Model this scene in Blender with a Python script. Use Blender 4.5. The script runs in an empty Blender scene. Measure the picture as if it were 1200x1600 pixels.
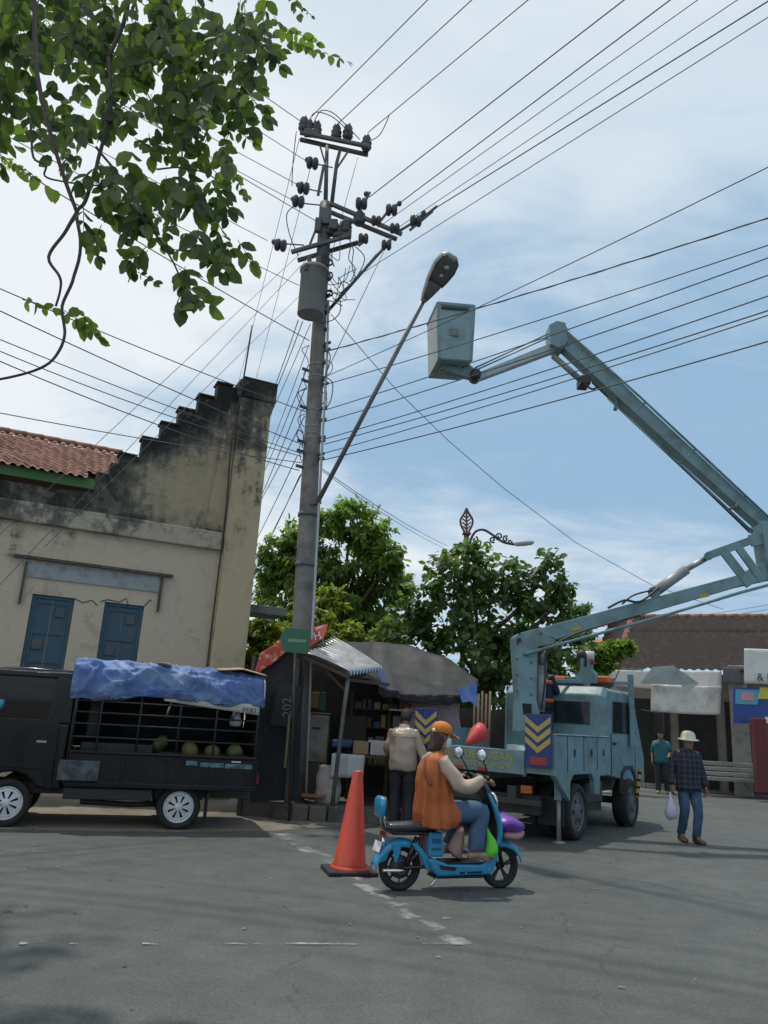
import bpy, math, random
import numpy as np
from mathutils import Vector as V, Matrix as M, noise, Euler
random.seed(7)
R = math.radians
S = bpy.context.scene
COL = S.collection

# ---------------------------------------------------------------- camera
EYE = V((0, 0, 1.5)); FPX = 1202.0
ROLL = math.atan(.06); PITCH = math.atan(324 / FPX)
_X = V((1, 0, 0)); _U = V((0, -math.sin(PITCH), math.cos(PITCH))); _F = V((0, math.cos(PITCH), math.sin(PITCH)))
cr, sr = math.cos(ROLL), math.sin(ROLL)
cx = _X * cr + _U * sr; cy = -_X * sr + _U * cr; cz = -_F
cam = bpy.data.cameras.new('camera'); camo = bpy.data.objects.new('camera', cam); COL.objects.link(camo)
camo.matrix_world = M(((cx.x, cy.x, cz.x, EYE.x), (cx.y, cy.y, cz.y, EYE.y), (cx.z, cy.z, cz.z, EYE.z), (0, 0, 0, 1)))
cam.sensor_fit = 'VERTICAL'; cam.sensor_height = 36; cam.sensor_width = 27; cam.lens = 36 * FPX / 1600
cam.clip_end = 2000; cam.clip_start = .05
S.camera = camo

def ray(x, y):
    u = (x - 600) / FPX; v = -(y - 800) / FPX
    return _X * (u * cr - v * sr) + _U * (u * sr + v * cr) + _F
def P(x, y, Y):                      # the surveyed point at distance Y (metres) down the street
    d = ray(x, y); return EYE + d * (Y / d.y)
def G(x, y, z=0.0):                  # the surveyed point at height z
    d = ray(x, y); return EYE + d * ((z - EYE.z) / d.z)

# ---------------------------------------------------------------- light
SUN = V((-.16, .20, 1)).normalized()
w = bpy.data.worlds.new('World'); S.world = w; w.use_nodes = True
nt = w.node_tree; N = nt.nodes; L = nt.links; N.clear()
def nd(nt, t, **k):
    n = nt.nodes.new(t)
    for a, b in k.items(): setattr(n, a, b)
    return n
out = nd(nt, 'ShaderNodeOutputWorld'); bg = nd(nt, 'ShaderNodeBackground'); L.new(bg.outputs[0], out.inputs[0])
bg.inputs[1].default_value = .10
sky = nd(nt, 'ShaderNodeTexSky', sky_type='NISHITA'); sky.sun_disc = False
sky.sun_elevation = math.asin(SUN.z); sky.sun_rotation = math.atan2(SUN.x, SUN.y)
sky.air_density = 1.0; sky.dust_density = 1.2; sky.ozone_density = 1.0
tc = nd(nt, 'ShaderNodeTexCoord')
sep = nd(nt, 'ShaderNodeSeparateXYZ'); L.new(tc.outputs['Generated'], sep.inputs[0])
def mth(op, a, b=None, c=None, clamp=False, tree=None):
    tree = tree or nt
    n = tree.nodes.new('ShaderNodeMath'); n.operation = op; n.use_clamp = clamp
    for i, q in enumerate((a, b, c)):
        if q is None: continue
        if isinstance(q, (int, float)): n.inputs[i].default_value = q
        else: tree.links.new(q, n.inputs[i])
    return n.outputs[0]
zc = mth('ADD', mth('MAXIMUM', sep.outputs[2], 0.0), .16)
cmb = nd(nt, 'ShaderNodeCombineXYZ')
L.new(mth('DIVIDE', sep.outputs[0], zc), cmb.inputs[0]); L.new(mth('DIVIDE', sep.outputs[1], zc), cmb.inputs[1])
def noi(scale, detail, rough, dist=0.0, vec=None, tree=None):
    tree = tree or nt
    n = tree.nodes.new('ShaderNodeTexNoise'); n.inputs['Scale'].default_value = scale; n.inputs['Detail'].default_value = detail
    n.inputs['Roughness'].default_value = rough; n.inputs['Distortion'].default_value = dist
    if vec is not None: tree.links.new(vec, n.inputs['Vector'])
    return n.outputs[0]
mp = nd(nt, 'ShaderNodeMapping'); L.new(cmb.outputs[0], mp.inputs[0]); mp.inputs['Location'].default_value = (3.1, 1.7, 0); mp.inputs['Rotation'].default_value = (0, 0, R(20)); mp.inputs['Scale'].default_value = (.75, 1.25, 1)
n1 = noi(.95, 7, .52, .25, mp.outputs[0]); n2 = noi(2.8, 8, .6, .5, mp.outputs[0])
# cloud cover: the veil thickens overhead and towards the left
bias = mth('ADD', mth('MULTIPLY', sep.outputs[2], 1.3), mth('MULTIPLY', sep.outputs[0], -.60))
low = mth('MULTIPLY', mth('SUBTRACT', .34, sep.outputs[2], None, True), 2.3)
cv = mth('ADD', mth('ADD', mth('MULTIPLY', n1, 1.35), mth('MULTIPLY', n2, 1.05)), mth('ADD', bias, low))
mr = nd(nt, 'ShaderNodeMapRange', interpolation_type='SMOOTHSTEP'); L.new(cv, mr.inputs[0])
mr.inputs[1].default_value = 1.42; mr.inputs[2].default_value = 2.02; mr.inputs[3].default_value = .06; mr.inputs[4].default_value = .93
n3 = noi(1.5, 5, .5, .2, mp.outputs[0])
ccr = nd(nt, 'ShaderNodeValToRGB'); L.new(mth('ADD', n3, mth('MULTIPLY', sep.outputs[0], -.25)), ccr.inputs[0])
ccr.color_ramp.elements[0].position = .36; ccr.color_ramp.elements[0].color = (6.2, 7.35, 8.4, 1)
ccr.color_ramp.elements[1].position = .62; ccr.color_ramp.elements[1].color = (8.9, 9.3, 9.6, 1)
veil = nd(nt, 'ShaderNodeMix', data_type='RGBA'); veil.inputs[0].default_value = .85
L.new(sky.outputs[0], veil.inputs[6]); veil.inputs[7].default_value = (3.0, 5.0, 7.1, 1)
mx = nd(nt, 'ShaderNodeMix', data_type='RGBA'); L.new(mr.outputs[0], mx.inputs[0]); L.new(veil.outputs[2], mx.inputs[6]); L.new(ccr.outputs[0], mx.inputs[7])
L.new(mx.outputs[2], bg.inputs[0])

sl = bpy.data.lights.new('sun', 'SUN'); sl.energy = 2.6; sl.angle = R(1.2); sl.color = (1, .95, .87)
so = bpy.data.objects.new('sun', sl); COL.objects.link(so); so.location = (0, 0, 40)
so.rotation_euler = SUN.to_track_quat('Z', 'Y').to_euler()
S.view_settings.view_transform = 'Standard'; S.view_settings.look = 'None'
S.view_settings.exposure = 0; S.view_settings.gamma = 1; S.view_settings.use_curve_mapping = False
S.render.engine = 'CYCLES'; S.cycles.max_bounces = 6; S.cycles.transparent_max_bounces = 12

# ---------------------------------------------------------------- helpers
def W(o):
    m = o.matrix_basis.copy()
    while o.parent: o = o.parent; m = o.matrix_basis @ m
    return m
def root_of(o):
    while o.parent: o = o.parent
    return o
def tag(o, label=None, cat=None, group=None, kind=None):
    if label: o['label'] = label
    if cat: o['category'] = cat
    if group: o['group'] = group
    if kind: o['kind'] = kind
    return o
def thing(name, label, cat, loc=(0, 0, 0), rotz=0, group=None):
    o = bpy.data.objects.new(name, None); COL.objects.link(o); o.empty_display_size = .2
    o.location = loc; o.rotation_euler = (0, 0, rotz)
    return tag(o, label, cat, group)
def kids(o): return [c for c in bpy.data.objects if c.parent == o]
def copy_tree(o, parent=None):
    c = o.copy(); COL.objects.link(c); c.parent = parent
    for ch in kids(o): copy_tree(ch, c)
    return c
def inst(name, mesh, m, parent, kind=None):
    o = bpy.data.objects.new(name, mesh); COL.objects.link(o); o.parent = parent
    o.matrix_basis = (W(parent).inverted() @ m) if parent else m
    if kind: o['kind'] = kind
    return o
def frame(o, x, z=(0, 0, 1)):         # matrix with origin o, local x along x
    x = V(x).normalized(); z = V(z); y = z.cross(x).normalized(); z = x.cross(y)
    return M(((x.x, y.x, z.x, o[0]), (x.y, y.y, z.y, o[1]), (x.z, y.z, z.z, o[2]), (0, 0, 0, 1)))
def spline(pts, k=4):
    pts = [V(p) for p in pts]
    if len(pts) < 3: return pts
    o = []
    for i in range(len(pts) - 1):
        a = pts[max(i - 1, 0)]; b = pts[i]; c = pts[i + 1]; d = pts[min(i + 2, len(pts) - 1)]
        for j in range(k):
            t = j / k
            o.append(.5 * ((2 * b) + (c - a) * t + (2 * a - 5 * b + 4 * c - d) * t * t + (3 * b - a - 3 * c + d) * t ** 3))
    return o + [pts[-1]]
class MB:
    def __init__(s): s.v = []; s.f = []; s.s = []; s.m = []
    def add(s, vs, fs, smooth=False, mi=0):
        b = len(s.v); s.v += [V(q) for q in vs]; s.f += [[b + i for i in f] for f in fs]
        s.s += [smooth] * len(fs); s.m += [mi] * len(fs); return s
    def box(s, c, d, m=None, mi=0):
        c = V(c); h = V(d) / 2; vs = []
        for x in (-1, 1):
            for y in (-1, 1):
                for z in (-1, 1):
                    q = V((x * h.x, y * h.y, z * h.z)); vs.append((m @ q if m else q) + c)
        return s.add(vs, [(0, 1, 3, 2), (4, 6, 7, 5), (0, 4, 5, 1), (2, 3, 7, 6), (0, 2, 6, 4), (1, 5, 7, 3)], mi=mi)
    def bx(s, x0, x1, y0, y1, z0, z1, mi=0):
        return s.box(((x0 + x1) / 2, (y0 + y1) / 2, (z0 + z1) / 2), (x1 - x0, y1 - y0, z1 - z0), mi=mi)
    def beam(s, a, b, w_, h_, up=(0, 0, 1), mi=0, w2=None, h2=None):
        a = V(a); b = V(b); d = (b - a).normalized(); up = V(up)
        if abs(d.dot(up)) > .98: up = V((0, 1, 0))
        x = d.cross(up).normalized(); y = x.cross(d)
        w2 = w2 or w_; h2 = h2 or h_; vs = []
        for p, ww, hh in ((a, w_, h_), (b, w2, h2)):
            for i, j in ((-1, -1), (1, -1), (1, 1), (-1, 1)): vs.append(p + x * i * ww / 2 + y * j * hh / 2)
        return s.add(vs, [(0, 1, 2, 3), (7, 6, 5, 4), (0, 4, 5, 1), (1, 5, 6, 2), (2, 6, 7, 3), (3, 7, 4, 0)], mi=mi)
    def tube(s, pts, r, n=8, caps=True, mi=0, flat=1.0):
        pts = [V(p) for p in pts]; k = len(pts)
        rs = r if isinstance(r, (list, tuple)) else [r] * k
        t0 = (pts[1] - pts[0]).normalized(); u = t0.orthogonal().normalized(); vs = []; fs = []
        for i in range(k):
            t = (pts[min(i + 1, k - 1)] - pts[max(i - 1, 0)]).normalized()
            u = (u - t * u.dot(t)); u = u.normalized() if u.length > 1e-6 else t.orthogonal().normalized(); w_ = t.cross(u)
            for j in range(n):
                a = 2 * math.pi * j / n; vs.append(pts[i] + (u * math.cos(a) + w_ * math.sin(a) * flat) * rs[i])
        for i in range(k - 1):
            for j in range(n):
                q = (j + 1) % n; fs.append((i * n + j, i * n + q, (i + 1) * n + q, (i + 1) * n + j))
        s.add(vs, fs, True, mi)
        if caps:
            b = len(s.v) - k * n
            s.f += [[b + j for j in reversed(range(n))], [b + (k - 1) * n + j for j in range(n)]]; s.s += [False] * 2; s.m += [mi] * 2
        return s
    def cyl(s, a, b, r, n=16, r2=None, mi=0): return s.tube([a, b], [r, r if r2 is None else r2], n, True, mi)
    def loft(s, rings, n=16, cap=True, mi=0, pw=2.0):     # ring: (centre, vec_x, vec_y)
        vs = []; fs = []; k = len(rings)
        for c, a, b in rings:
            c = V(c); a = V(a); b = V(b)
            for j in range(n):
                t = 2 * math.pi * j / n; ct, st = math.cos(t), math.sin(t)
                vs.append(c + a * math.copysign(abs(ct) ** (2 / pw), ct) + b * math.copysign(abs(st) ** (2 / pw), st))
        for i in range(k - 1):
            for j in range(n):
                q = (j + 1) % n; fs.append((i * n + j, i * n + q, (i + 1) * n + q, (i + 1) * n + j))
        s.add(vs, fs, True, mi)
        if cap:
            b = len(s.v) - k * n
            s.f += [[b + j for j in reversed(range(n))], [b + (k - 1) * n + j for j in range(n)]]; s.s += [True] * 2; s.m += [mi] * 2
        return s
    def lathe(s, prof, m=None, n=20, mi=0, closed=False):    # prof (r, h) about local z
        m = m or M.Identity(4); vs = []; fs = []; k = len(prof)
        for r_, h in prof:
            for j in range(n):
                a = 2 * math.pi * j / n; vs.append(m @ V((r_ * math.cos(a), r_ * math.sin(a), h)))
        for i in range(k if closed else k - 1):
            i2 = (i + 1) % k
            for j in range(n):
                q = (j + 1) % n; fs.append((i * n + j, i * n + q, i2 * n + q, i2 * n + j))
        return s.add(vs, fs, True, mi)
    def ell(s, c, r_, n=14, k=9, m=None, mi=0):
        c = V(c); vs = []; fs = []
        for i in range(k + 1):
            th = math.pi * i / k
            for j in range(n):
                a = 2 * math.pi * j / n
                q = V((r_[0] * math.sin(th) * math.cos(a), r_[1] * math.sin(th) * math.sin(a), r_[2] * math.cos(th)))
                vs.append(c + (m @ q if m else q))
        for i in range(k):
            for j in range(n):
                q = (j + 1) % n; fs.append((i * n + j, (i + 1) * n + j, (i + 1) * n + q, i * n + q))
        return s.add(vs, fs, True, mi)
    def prism(s, poly, y0, y1, m=None, mi=0):        # polygon in local XZ, extruded along local Y
        m = m or M.Identity(4); n = len(poly)
        vs = [m @ V((p[0], y0, p[1])) for p in poly] + [m @ V((p[0], y1, p[1])) for p in poly]
        fs = [tuple(range(n)), tuple(reversed(range(n, 2 * n)))] + [(i, i + n, (i + 1) % n + n, (i + 1) % n) for i in range(n)]
        return s.add(vs, fs, mi=mi)
    def grid(s, fn, nu, nv, smooth=True, mi=0, wrapu=False):
        vs = [fn(i / nu, j / nv) for i in range(nu + 1) for j in range(nv + 1)]
        fs = [(i * (nv + 1) + j, (i + 1) * (nv + 1) + j, (i + 1) * (nv + 1) + j + 1, i * (nv + 1) + j + 1) for i in range(nu) for j in range(nv)]
        return s.add(vs, fs, smooth, mi)
    def wrinkle(s, amp, fr, seed=0):
        for q in s.v: q += noise.noise_vector(q * fr + V((seed, seed * .7, 0))) * amp
        return s
    def build(s, name, mat_, parent=None, local=False, bevel=0, solid=0, sub=0, label=None, cat=None, group=None, kind=None, fix=True):
        vs = s.v
        if parent:
            pm = W(parent); inv = pm.inverted(); rm = W(root_of(parent))
            vs = [inv @ (rm @ q if local else q) for q in vs]
        xs = [q.x for q in vs]; ys = [q.y for q in vs]; zs = [q.z for q in vs]
        o = V(((min(xs) + max(xs)) / 2, (min(ys) + max(ys)) / 2, min(zs)))
        me = bpy.data.meshes.new(name); me.from_pydata([q - o for q in vs], [], s.f); me.update()
        me.polygons.foreach_set('use_smooth', s.s); me.polygons.foreach_set('material_index', s.m)
        for q in (mat_ if isinstance(mat_, (list, tuple)) else [mat_]): me.materials.append(q)
        if fix:
            import bmesh
            b = bmesh.new(); b.from_mesh(me); bmesh.ops.recalc_face_normals(b, faces=b.faces); b.to_mesh(me); b.free()
        ob = bpy.data.objects.new(name, me); COL.objects.link(ob); ob.parent = parent; ob.location = o
        if solid: q = ob.modifiers.new('solid', 'SOLIDIFY'); q.thickness = solid; q.offset = 0
        if bevel: q = ob.modifiers.new('bevel', 'BEVEL'); q.width = bevel; q.segments = 2; q.limit_method = 'ANGLE'; q.angle_limit = R(40)
        if sub: q = ob.modifiers.new('sub', 'SUBSURF'); q.levels = sub; q.render_levels = sub
        return tag(ob, label, cat, group, kind)

MATS = {}
def mat(name, col, rough=.6, metal=0, var=.15, scale=3., bump=0., bscale=40., dirt=None, damt=.4, dscale=2., spec=.5, tint=None, coat=0, rz=0):
    if name in MATS: return MATS[name]
    m = bpy.data.materials.new(name); m.use_nodes = True; t = m.node_tree; b = t.nodes['Principled BSDF']
    c = t.nodes.new('ShaderNodeTexCoord'); oi = t.nodes.new('ShaderNodeObjectInfo')
    ad = t.nodes.new('ShaderNodeVectorMath'); ad.operation = 'ADD'; t.links.new(c.outputs['Object'], ad.inputs[0])
    sc = t.nodes.new('ShaderNodeVectorMath'); sc.operation = 'SCALE'; t.links.new(oi.outputs['Random'], sc.inputs[3]); sc.inputs[0].default_value = (17, 9, 5)
    t.links.new(sc.outputs[0], ad.inputs[1]); vec = ad.outputs[0]
    n1 = noi(scale, 5, .6, .1, vec, t)
    mx = t.nodes.new('ShaderNodeMix'); mx.data_type = 'RGBA'; t.links.new(n1, mx.inputs[0])
    mx.inputs[6].default_value = (*[max(0, q * (1 - var * 1.6)) for q in col], 1); mx.inputs[7].default_value = (*[min(.9, q * (1 + var * 1.6)) for q in col], 1)
    o = mx.outputs[2]
    if dirt:
        n2 = noi(dscale, 8, .65, .4, vec, t)
        mr = t.nodes.new('ShaderNodeMapRange'); t.links.new(n2, mr.inputs[0]); mr.inputs[1].default_value = .62 - damt * .35; mr.inputs[2].default_value = .80 - damt * .3; mr.inputs[4].default_value = .85
        m2 = t.nodes.new('ShaderNodeMix'); m2.data_type = 'RGBA'; t.links.new(mr.outputs[0], m2.inputs[0]); t.links.new(o, m2.inputs[6]); m2.inputs[7].default_value = (*dirt, 1); o = m2.outputs[2]
    if tint:                                        # piece to piece colour change
        m3 = t.nodes.new('ShaderNodeMix'); m3.data_type = 'RGBA'; t.links.new(oi.outputs['Random'], m3.inputs[0]); t.links.new(o, m3.inputs[6]); m3.inputs[7].default_value = (*tint, 1)
        sm = t.nodes.new('ShaderNodeMath'); sm.operation = 'MULTIPLY'; sm.inputs[1].default_value = .75; t.links.new(oi.outputs['Random'], sm.inputs[0]); t.links.new(sm.outputs[0], m3.inputs[0]); o = m3.outputs[2]
    t.links.new(o, b.inputs['Base Color'])
    mr = t.nodes.new('ShaderNodeMapRange'); t.links.new(n1, mr.inputs[0]); mr.inputs[1].default_value = .3; mr.inputs[2].default_value = .7
    mr.inputs[3].default_value = max(.03, rough - .12); mr.inputs[4].default_value = min(1, rough + .12); t.links.new(mr.outputs[0], b.inputs['Roughness'])
    b.inputs['Metallic'].default_value = metal; b.inputs['Specular IOR Level'].default_value = spec
    if coat: b.inputs['Coat Weight'].default_value = coat; b.inputs['Coat Roughness'].default_value = .08
    if bump:
        n3 = noi(bscale, 4, .6, 0, vec, t); bp = t.nodes.new('ShaderNodeBump'); bp.inputs['Strength'].default_value = bump; bp.inputs['Distance'].default_value = .02
        t.links.new(n3, bp.inputs['Height']); t.links.new(bp.outputs[0], b.inputs['Normal'])
    MATS[name] = m; return m
def leafmat(name, a, b_, trans=.45, a2=None):
    m = bpy.data.materials.new(name); m.use_nodes = True; t = m.node_tree; b = t.nodes['Principled BSDF']; o = t.nodes['Material Output']
    at = t.nodes.new('ShaderNodeAttribute'); at.attribute_name = 'rnd'
    oi = t.nodes.new('ShaderNodeObjectInfo'); s1 = mth('FRACT', mth('ADD', at.outputs['Fac'], oi.outputs['Random'], tree=t), tree=t)
    rp = t.nodes.new('ShaderNodeValToRGB'); t.links.new(s1, rp.inputs[0]); rp.color_ramp.elements[0].color = (*a, 1); rp.color_ramp.elements[1].color = (*b_, 1)
    if a2: e = rp.color_ramp.elements.new(.97); e.color = (*b_, 1); rp.color_ramp.elements[-1].color = (*a2, 1)
    t.links.new(rp.outputs[0], b.inputs['Base Color']); b.inputs['Roughness'].default_value = .45; b.inputs['Specular IOR Level'].default_value = .4
    tr = t.nodes.new('ShaderNodeBsdfTranslucent'); g = t.nodes.new('ShaderNodeMix'); g.data_type = 'RGBA'; g.blend_type = 'MULTIPLY'; g.inputs[0].default_value = 1
    t.links.new(rp.outputs[0], g.inputs[6]); g.inputs[7].default_value = (1.5, 1.9, .7, 1); t.links.new(g.outputs[2], tr.inputs[0])
    ms = t.nodes.new('ShaderNodeMixShader'); ms.inputs[0].default_value = trans; t.links.new(b.outputs[0], ms.inputs[1]); t.links.new(tr.outputs[0], ms.inputs[2]); t.links.new(ms.outputs[0], o.inputs[0])
    return m
def glass(name, col, rough=.05):
    m = bpy.data.materials.new(name); m.use_nodes = True; b = m.node_tree.nodes['Principled BSDF']
    b.inputs['Base Color'].default_value = (*col, 1); b.inputs['Roughness'].default_value = rough; b.inputs['Specular IOR Level'].default_value = .8; b.inputs['Coat Weight'].default_value = .6
    return m
def writing(name, text, m, size, mat_, parent, ext=.002, sx=1.0):     # lettering, centred at m; text plane is local XZ facing -Y
    cu = bpy.data.curves.new(name, 'FONT'); cu.body = text; cu.size = size; cu.extrude = ext; cu.align_x = 'CENTER'; cu.align_y = 'CENTER'; cu.resolution_u = 2
    o = bpy.data.objects.new('tmp', cu); COL.objects.link(o); me = bpy.data.meshes.new_from_object(o.evaluated_get(bpy.context.evaluated_depsgraph_get()))
    bpy.data.objects.remove(o); me.name = name; me.materials.clear(); me.materials.append(mat_)
    me.transform(M.Diagonal((sx, 1, 1, 1))); me.transform(M.Rotation(R(90), 4, 'X'))
    return inst(name, me, m, parent)

# palette
m_black = mat('black_paint', (.004, .005, .007), .25, coat=.25, spec=.35, var=.2, dirt=(.010, .010, .010), damt=.3, dscale=3)
m_rub = mat('rubber', (.018, .018, .018), .8, bump=.2)
m_dark = mat('dark_void', (.014, .014, .014), .85)
m_dark2 = mat('dark_metal', (.03, .032, .034), .55, dirt=(.06, .045, .035), damt=.4)
m_steel = mat('steel', (.35, .35, .34), .38, metal=.8, dirt=(.15, .13, .11), damt=.4)
m_galv = mat('galvanised', (.30, .31, .32), .5, metal=.35, dirt=(.15, .15, .15), damt=.5)
m_white = mat('white_print', (.72, .72, .70), .6, dirt=(.45, .43, .4), damt=.3)
m_skin = mat('skin', (.26, .14, .09), .55, var=.08)
m_hair = mat('hair', (.02, .014, .011), .6, bump=.6, bscale=90)
# ================================================================ ground
def asphalt():
    m = bpy.data.materials.new('asphalt'); m.use_nodes = True; t = m.node_tree; b = t.nodes['Principled BSDF']
    g = t.nodes.new('ShaderNodeNewGeometry'); pos = g.outputs['Position']
    big = noi(.35, 4, .5, .2, pos, t); mid = noi(3, 6, .6, .1, pos, t); fine = noi(140, 3, .7, 0, pos, t)
    mp = t.nodes.new('ShaderNodeMapping'); t.links.new(pos, mp.inputs[0]); mp.inputs['Rotation'].default_value = (0, 0, R(9)); mp.inputs['Scale'].default_value = (.13, 2.9, 1)
    st = noi(1.0, 5, .6, .35, mp.outputs[0], t)
    r1 = t.nodes.new('ShaderNodeValToRGB'); t.links.new(mid, r1.inputs[0])
    r1.color_ramp.elements[0].position = .3; r1.color_ramp.elements[0].color = (.070, .078, .074, 1); r1.color_ramp.elements[1].position = .75; r1.color_ramp.elements[1].color = (.102, .110, .103, 1)
    def mul(a, f, lo, hi, v0, v1):
        mr = t.nodes.new('ShaderNodeMapRange'); t.links.new(f, mr.inputs[0]); mr.inputs[1].default_value = lo; mr.inputs[2].default_value = hi; mr.inputs[3].default_value = v0; mr.inputs[4].default_value = v1
        x = t.nodes.new('ShaderNodeVectorMath'); x.operation = 'SCALE'; t.links.new(a, x.inputs[0]); t.links.new(mr.outputs[0], x.inputs[3]); return x.outputs[0]
    c = mul(r1.outputs[0], big, .3, .7, .86, 1.14); c = mul(c, st, .30, .50, .92, 1.0); c = mul(c, fine, .30, .70, .62, 1.4); c = mul(c, noi(38, 4, .7, .2, pos, t), .30, .70, .84, 1.16); c = mul(c, noi(1.1, 8, .75, 1.2, pos, t), .28, .36, .72, 1.0)
    # three long curved tyre streaks swinging across the junction
    sp = t.nodes.new('ShaderNodeSeparateXYZ'); t.links.new(pos, sp.inputs[0])
    for k, (off, wd, dk) in enumerate(((7.05, .06, .78), (6.75, .05, .80), (7.75, .05, .86), (6.2, .05, .88))):
        cv = mth('ADD', mth('MULTIPLY', mth('POWER', mth('ADD', sp.outputs[0], 5.0, tree=t), 2.0, tree=t), -.028, tree=t), mth('MULTIPLY', mid, .10, tree=t), tree=t)
        dd = mth('ABSOLUTE', mth('SUBTRACT', mth('SUBTRACT', sp.outputs[1], off, tree=t), cv, tree=t), tree=t)
        c = mul(c, dd, wd * .4, wd * 2.4, dk, 1.0)
    vo = t.nodes.new('ShaderNodeTexVoronoi'); vo.feature = 'DISTANCE_TO_EDGE'; vo.inputs['Scale'].default_value = .42
    wv = t.nodes.new('ShaderNodeVectorMath'); wv.operation = 'ADD'; t.links.new(pos, wv.inputs[0]); nn = t.nodes.new('ShaderNodeTexNoise'); nn.inputs['Scale'].default_value = 1.3; nn.inputs['Detail'].default_value = 6; t.links.new(pos, nn.inputs['Vector']); t.links.new(nn.outputs[1], wv.inputs[1]); t.links.new(wv.outputs[0], vo.inputs['Vector'])
    c = mul(c, vo.outputs[0], .0, .006, .72, 1.0); c = mul(c, noi(2.3, 3, .5, .3, pos, t), .22, .30, .68, 1.0)
    t.links.new(c, b.inputs['Base Color']); b.inputs['Roughness'].default_value = .82; b.inputs['Specular IOR Level'].default_value = .35
    bp = t.nodes.new('ShaderNodeBump'); bp.inputs['Strength'].default_value = .35; bp.inputs['Distance'].default_value = .006; t.links.new(fine, bp.inputs['Height']); t.links.new(bp.outputs[0], b.inputs['Normal'])
    return m
def posmat(name, c0, c1, sc, rough=.9, c2=None, s2=.6, bump=.4, bsc=60):
    m = bpy.data.materials.new(name); m.use_nodes = True; t = m.node_tree; b = t.nodes['Principled BSDF']
    g = t.nodes.new('ShaderNodeNewGeometry'); pos = g.outputs['Position']
    r1 = t.nodes.new('ShaderNodeValToRGB'); t.links.new(noi(sc, 8, .65, .3, pos, t), r1.inputs[0]); r1.color_ramp.elements[0].position = .3; r1.color_ramp.elements[1].position = .7
    r1.color_ramp.elements[0].color = (*c0, 1); r1.color_ramp.elements[1].color = (*c1, 1); o = r1.outputs[0]
    if c2:
        mr = t.nodes.new('ShaderNodeMapRange'); t.links.new(noi(s2, 8, .7, .3, pos, t), mr.inputs[0]); mr.inputs[1].default_value = .5; mr.inputs[2].default_value = .62
        m2 = t.nodes.new('ShaderNodeMix'); m2.data_type = 'RGBA'; t.links.new(mr.outputs[0], m2.inputs[0]); t.links.new(o, m2.inputs[6]); m2.inputs[7].default_value = (*c2, 1); o = m2.outputs[2]
    t.links.new(o, b.inputs['Base Color']); b.inputs['Roughness'].default_value = rough
    bp = t.nodes.new('ShaderNodeBump'); bp.inputs['Strength'].default_value = bump; bp.inputs['Distance'].default_value = .02; t.links.new(noi(bsc, 4, .6, 0, pos, t), bp.inputs['Height']); t.links.new(bp.outputs[0], b.inputs['Normal'])
    return m
m_asph = asphalt()
m_dirt = posmat('packed_dirt', (.17, .15, .115), (.25, .225, .175), 1.5, c2=(.13, .115, .09), s2=.8)
MB().grid(lambda u, v: V((-700 + 1400 * u, -700 + 1400 * v, 0)), 8, 8, False).build('ground', m_dirt, kind='structure')
def sheet(name, pts, z, m_, **k):
    b = MB(); b.add([V((p[0], p[1], z)) for p in pts], [tuple(range(len(pts)))]); return b.build(name, m_, **k)
edge = []
for x, y in ((-60, 9.4), (-8, 9.35), (-4.3, 9.75), (-3, 10.1), (-2.1, 10.45), (-1.2, 10.95), (-.45, 11.6), (.3, 12.25), (1.2, 12.9), (2.2, 14.2), (3.2, 16.5), (5.0, 19.5), (7.5, 23.2), (12, 24.2), (60, 22)):
    edge.append((x, y))
edge2 = [(edge[i][0] + (edge[i + 1][0] - edge[i][0]) * k / 5, edge[i][1] + (edge[i + 1][1] - edge[i][1]) * k / 5) for i in range(len(edge) - 1) for k in range(5)] + [edge[-1]]
edge2 = [(x, y + .05 * noise.noise(V((x * 3, y, 0)))) for x, y in edge2]
road = MB(); n = len(edge2)
road.add([V((x, y, .004)) for x, y in edge2] + [V((x, -30, .004)) for x, y in edge2], [(i, i + 1, i + 1 + n, i + n) for i in range(n - 1)])
road.build('road', m_asph, kind='structure')
sheet('pavement', [(7.6, 24.3), (20, 24.6), (20, 30), (9.5, 30)], .02, mat('paving_concrete', (.30, .28, .24), .85, dirt=(.16, .15, .13), damt=.5, bump=.3), kind='structure')
kb = MB(); 
for i in range(16): kb.box((7.8 + i * .82, 24.0 + i * .03 + random.uniform(-.02, .02), .07), (.79, .18, .14))
kb.build('kerb', mat('kerb_stone', (.33, .31, .27), .85, dirt=(.15, .14, .12), damt=.5), bevel=.015, kind='structure')
def worn(name, dens, col=(.42, .43, .40)):
    m = bpy.data.materials.new(name); m.use_nodes = True; t = m.node_tree; b = t.nodes['Principled BSDF']; o = t.nodes['Material Output']
    g = t.nodes.new('ShaderNodeNewGeometry'); pos = g.outputs['Position']
    n_ = mth('ADD', mth('MULTIPLY', noi(3.2, 6, .6, .2, pos, t), .75, tree=t), mth('MULTIPLY', noi(60, 4, .7, .1, pos, t), .25, tree=t), tree=t)
    at = t.nodes.new('ShaderNodeAttribute'); at.attribute_name = 'edge'
    n_ = mth('ADD', n_, mth('MULTIPLY', at.outputs['Fac'], -.28, tree=t), tree=t)
    mr = t.nodes.new('ShaderNodeMapRange'); t.links.new(n_, mr.inputs[0]); mr.inputs[1].default_value = dens; mr.inputs[2].default_value = dens + .13; mr.inputs[4].default_value = .85
    b.inputs['Base Color'].default_value = (*col, 1); b.inputs['Roughness'].default_value = .8
    tr = t.nodes.new('ShaderNodeBsdfTransparent'); ms = t.nodes.new('ShaderNodeMixShader'); t.links.new(mr.outputs[0], ms.inputs[0]); t.links.new(tr.outputs[0], ms.inputs[1]); t.links.new(b.outputs[0], ms.inputs[2]); t.links.new(ms.outputs[0], o.inputs[0])
    return m
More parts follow.
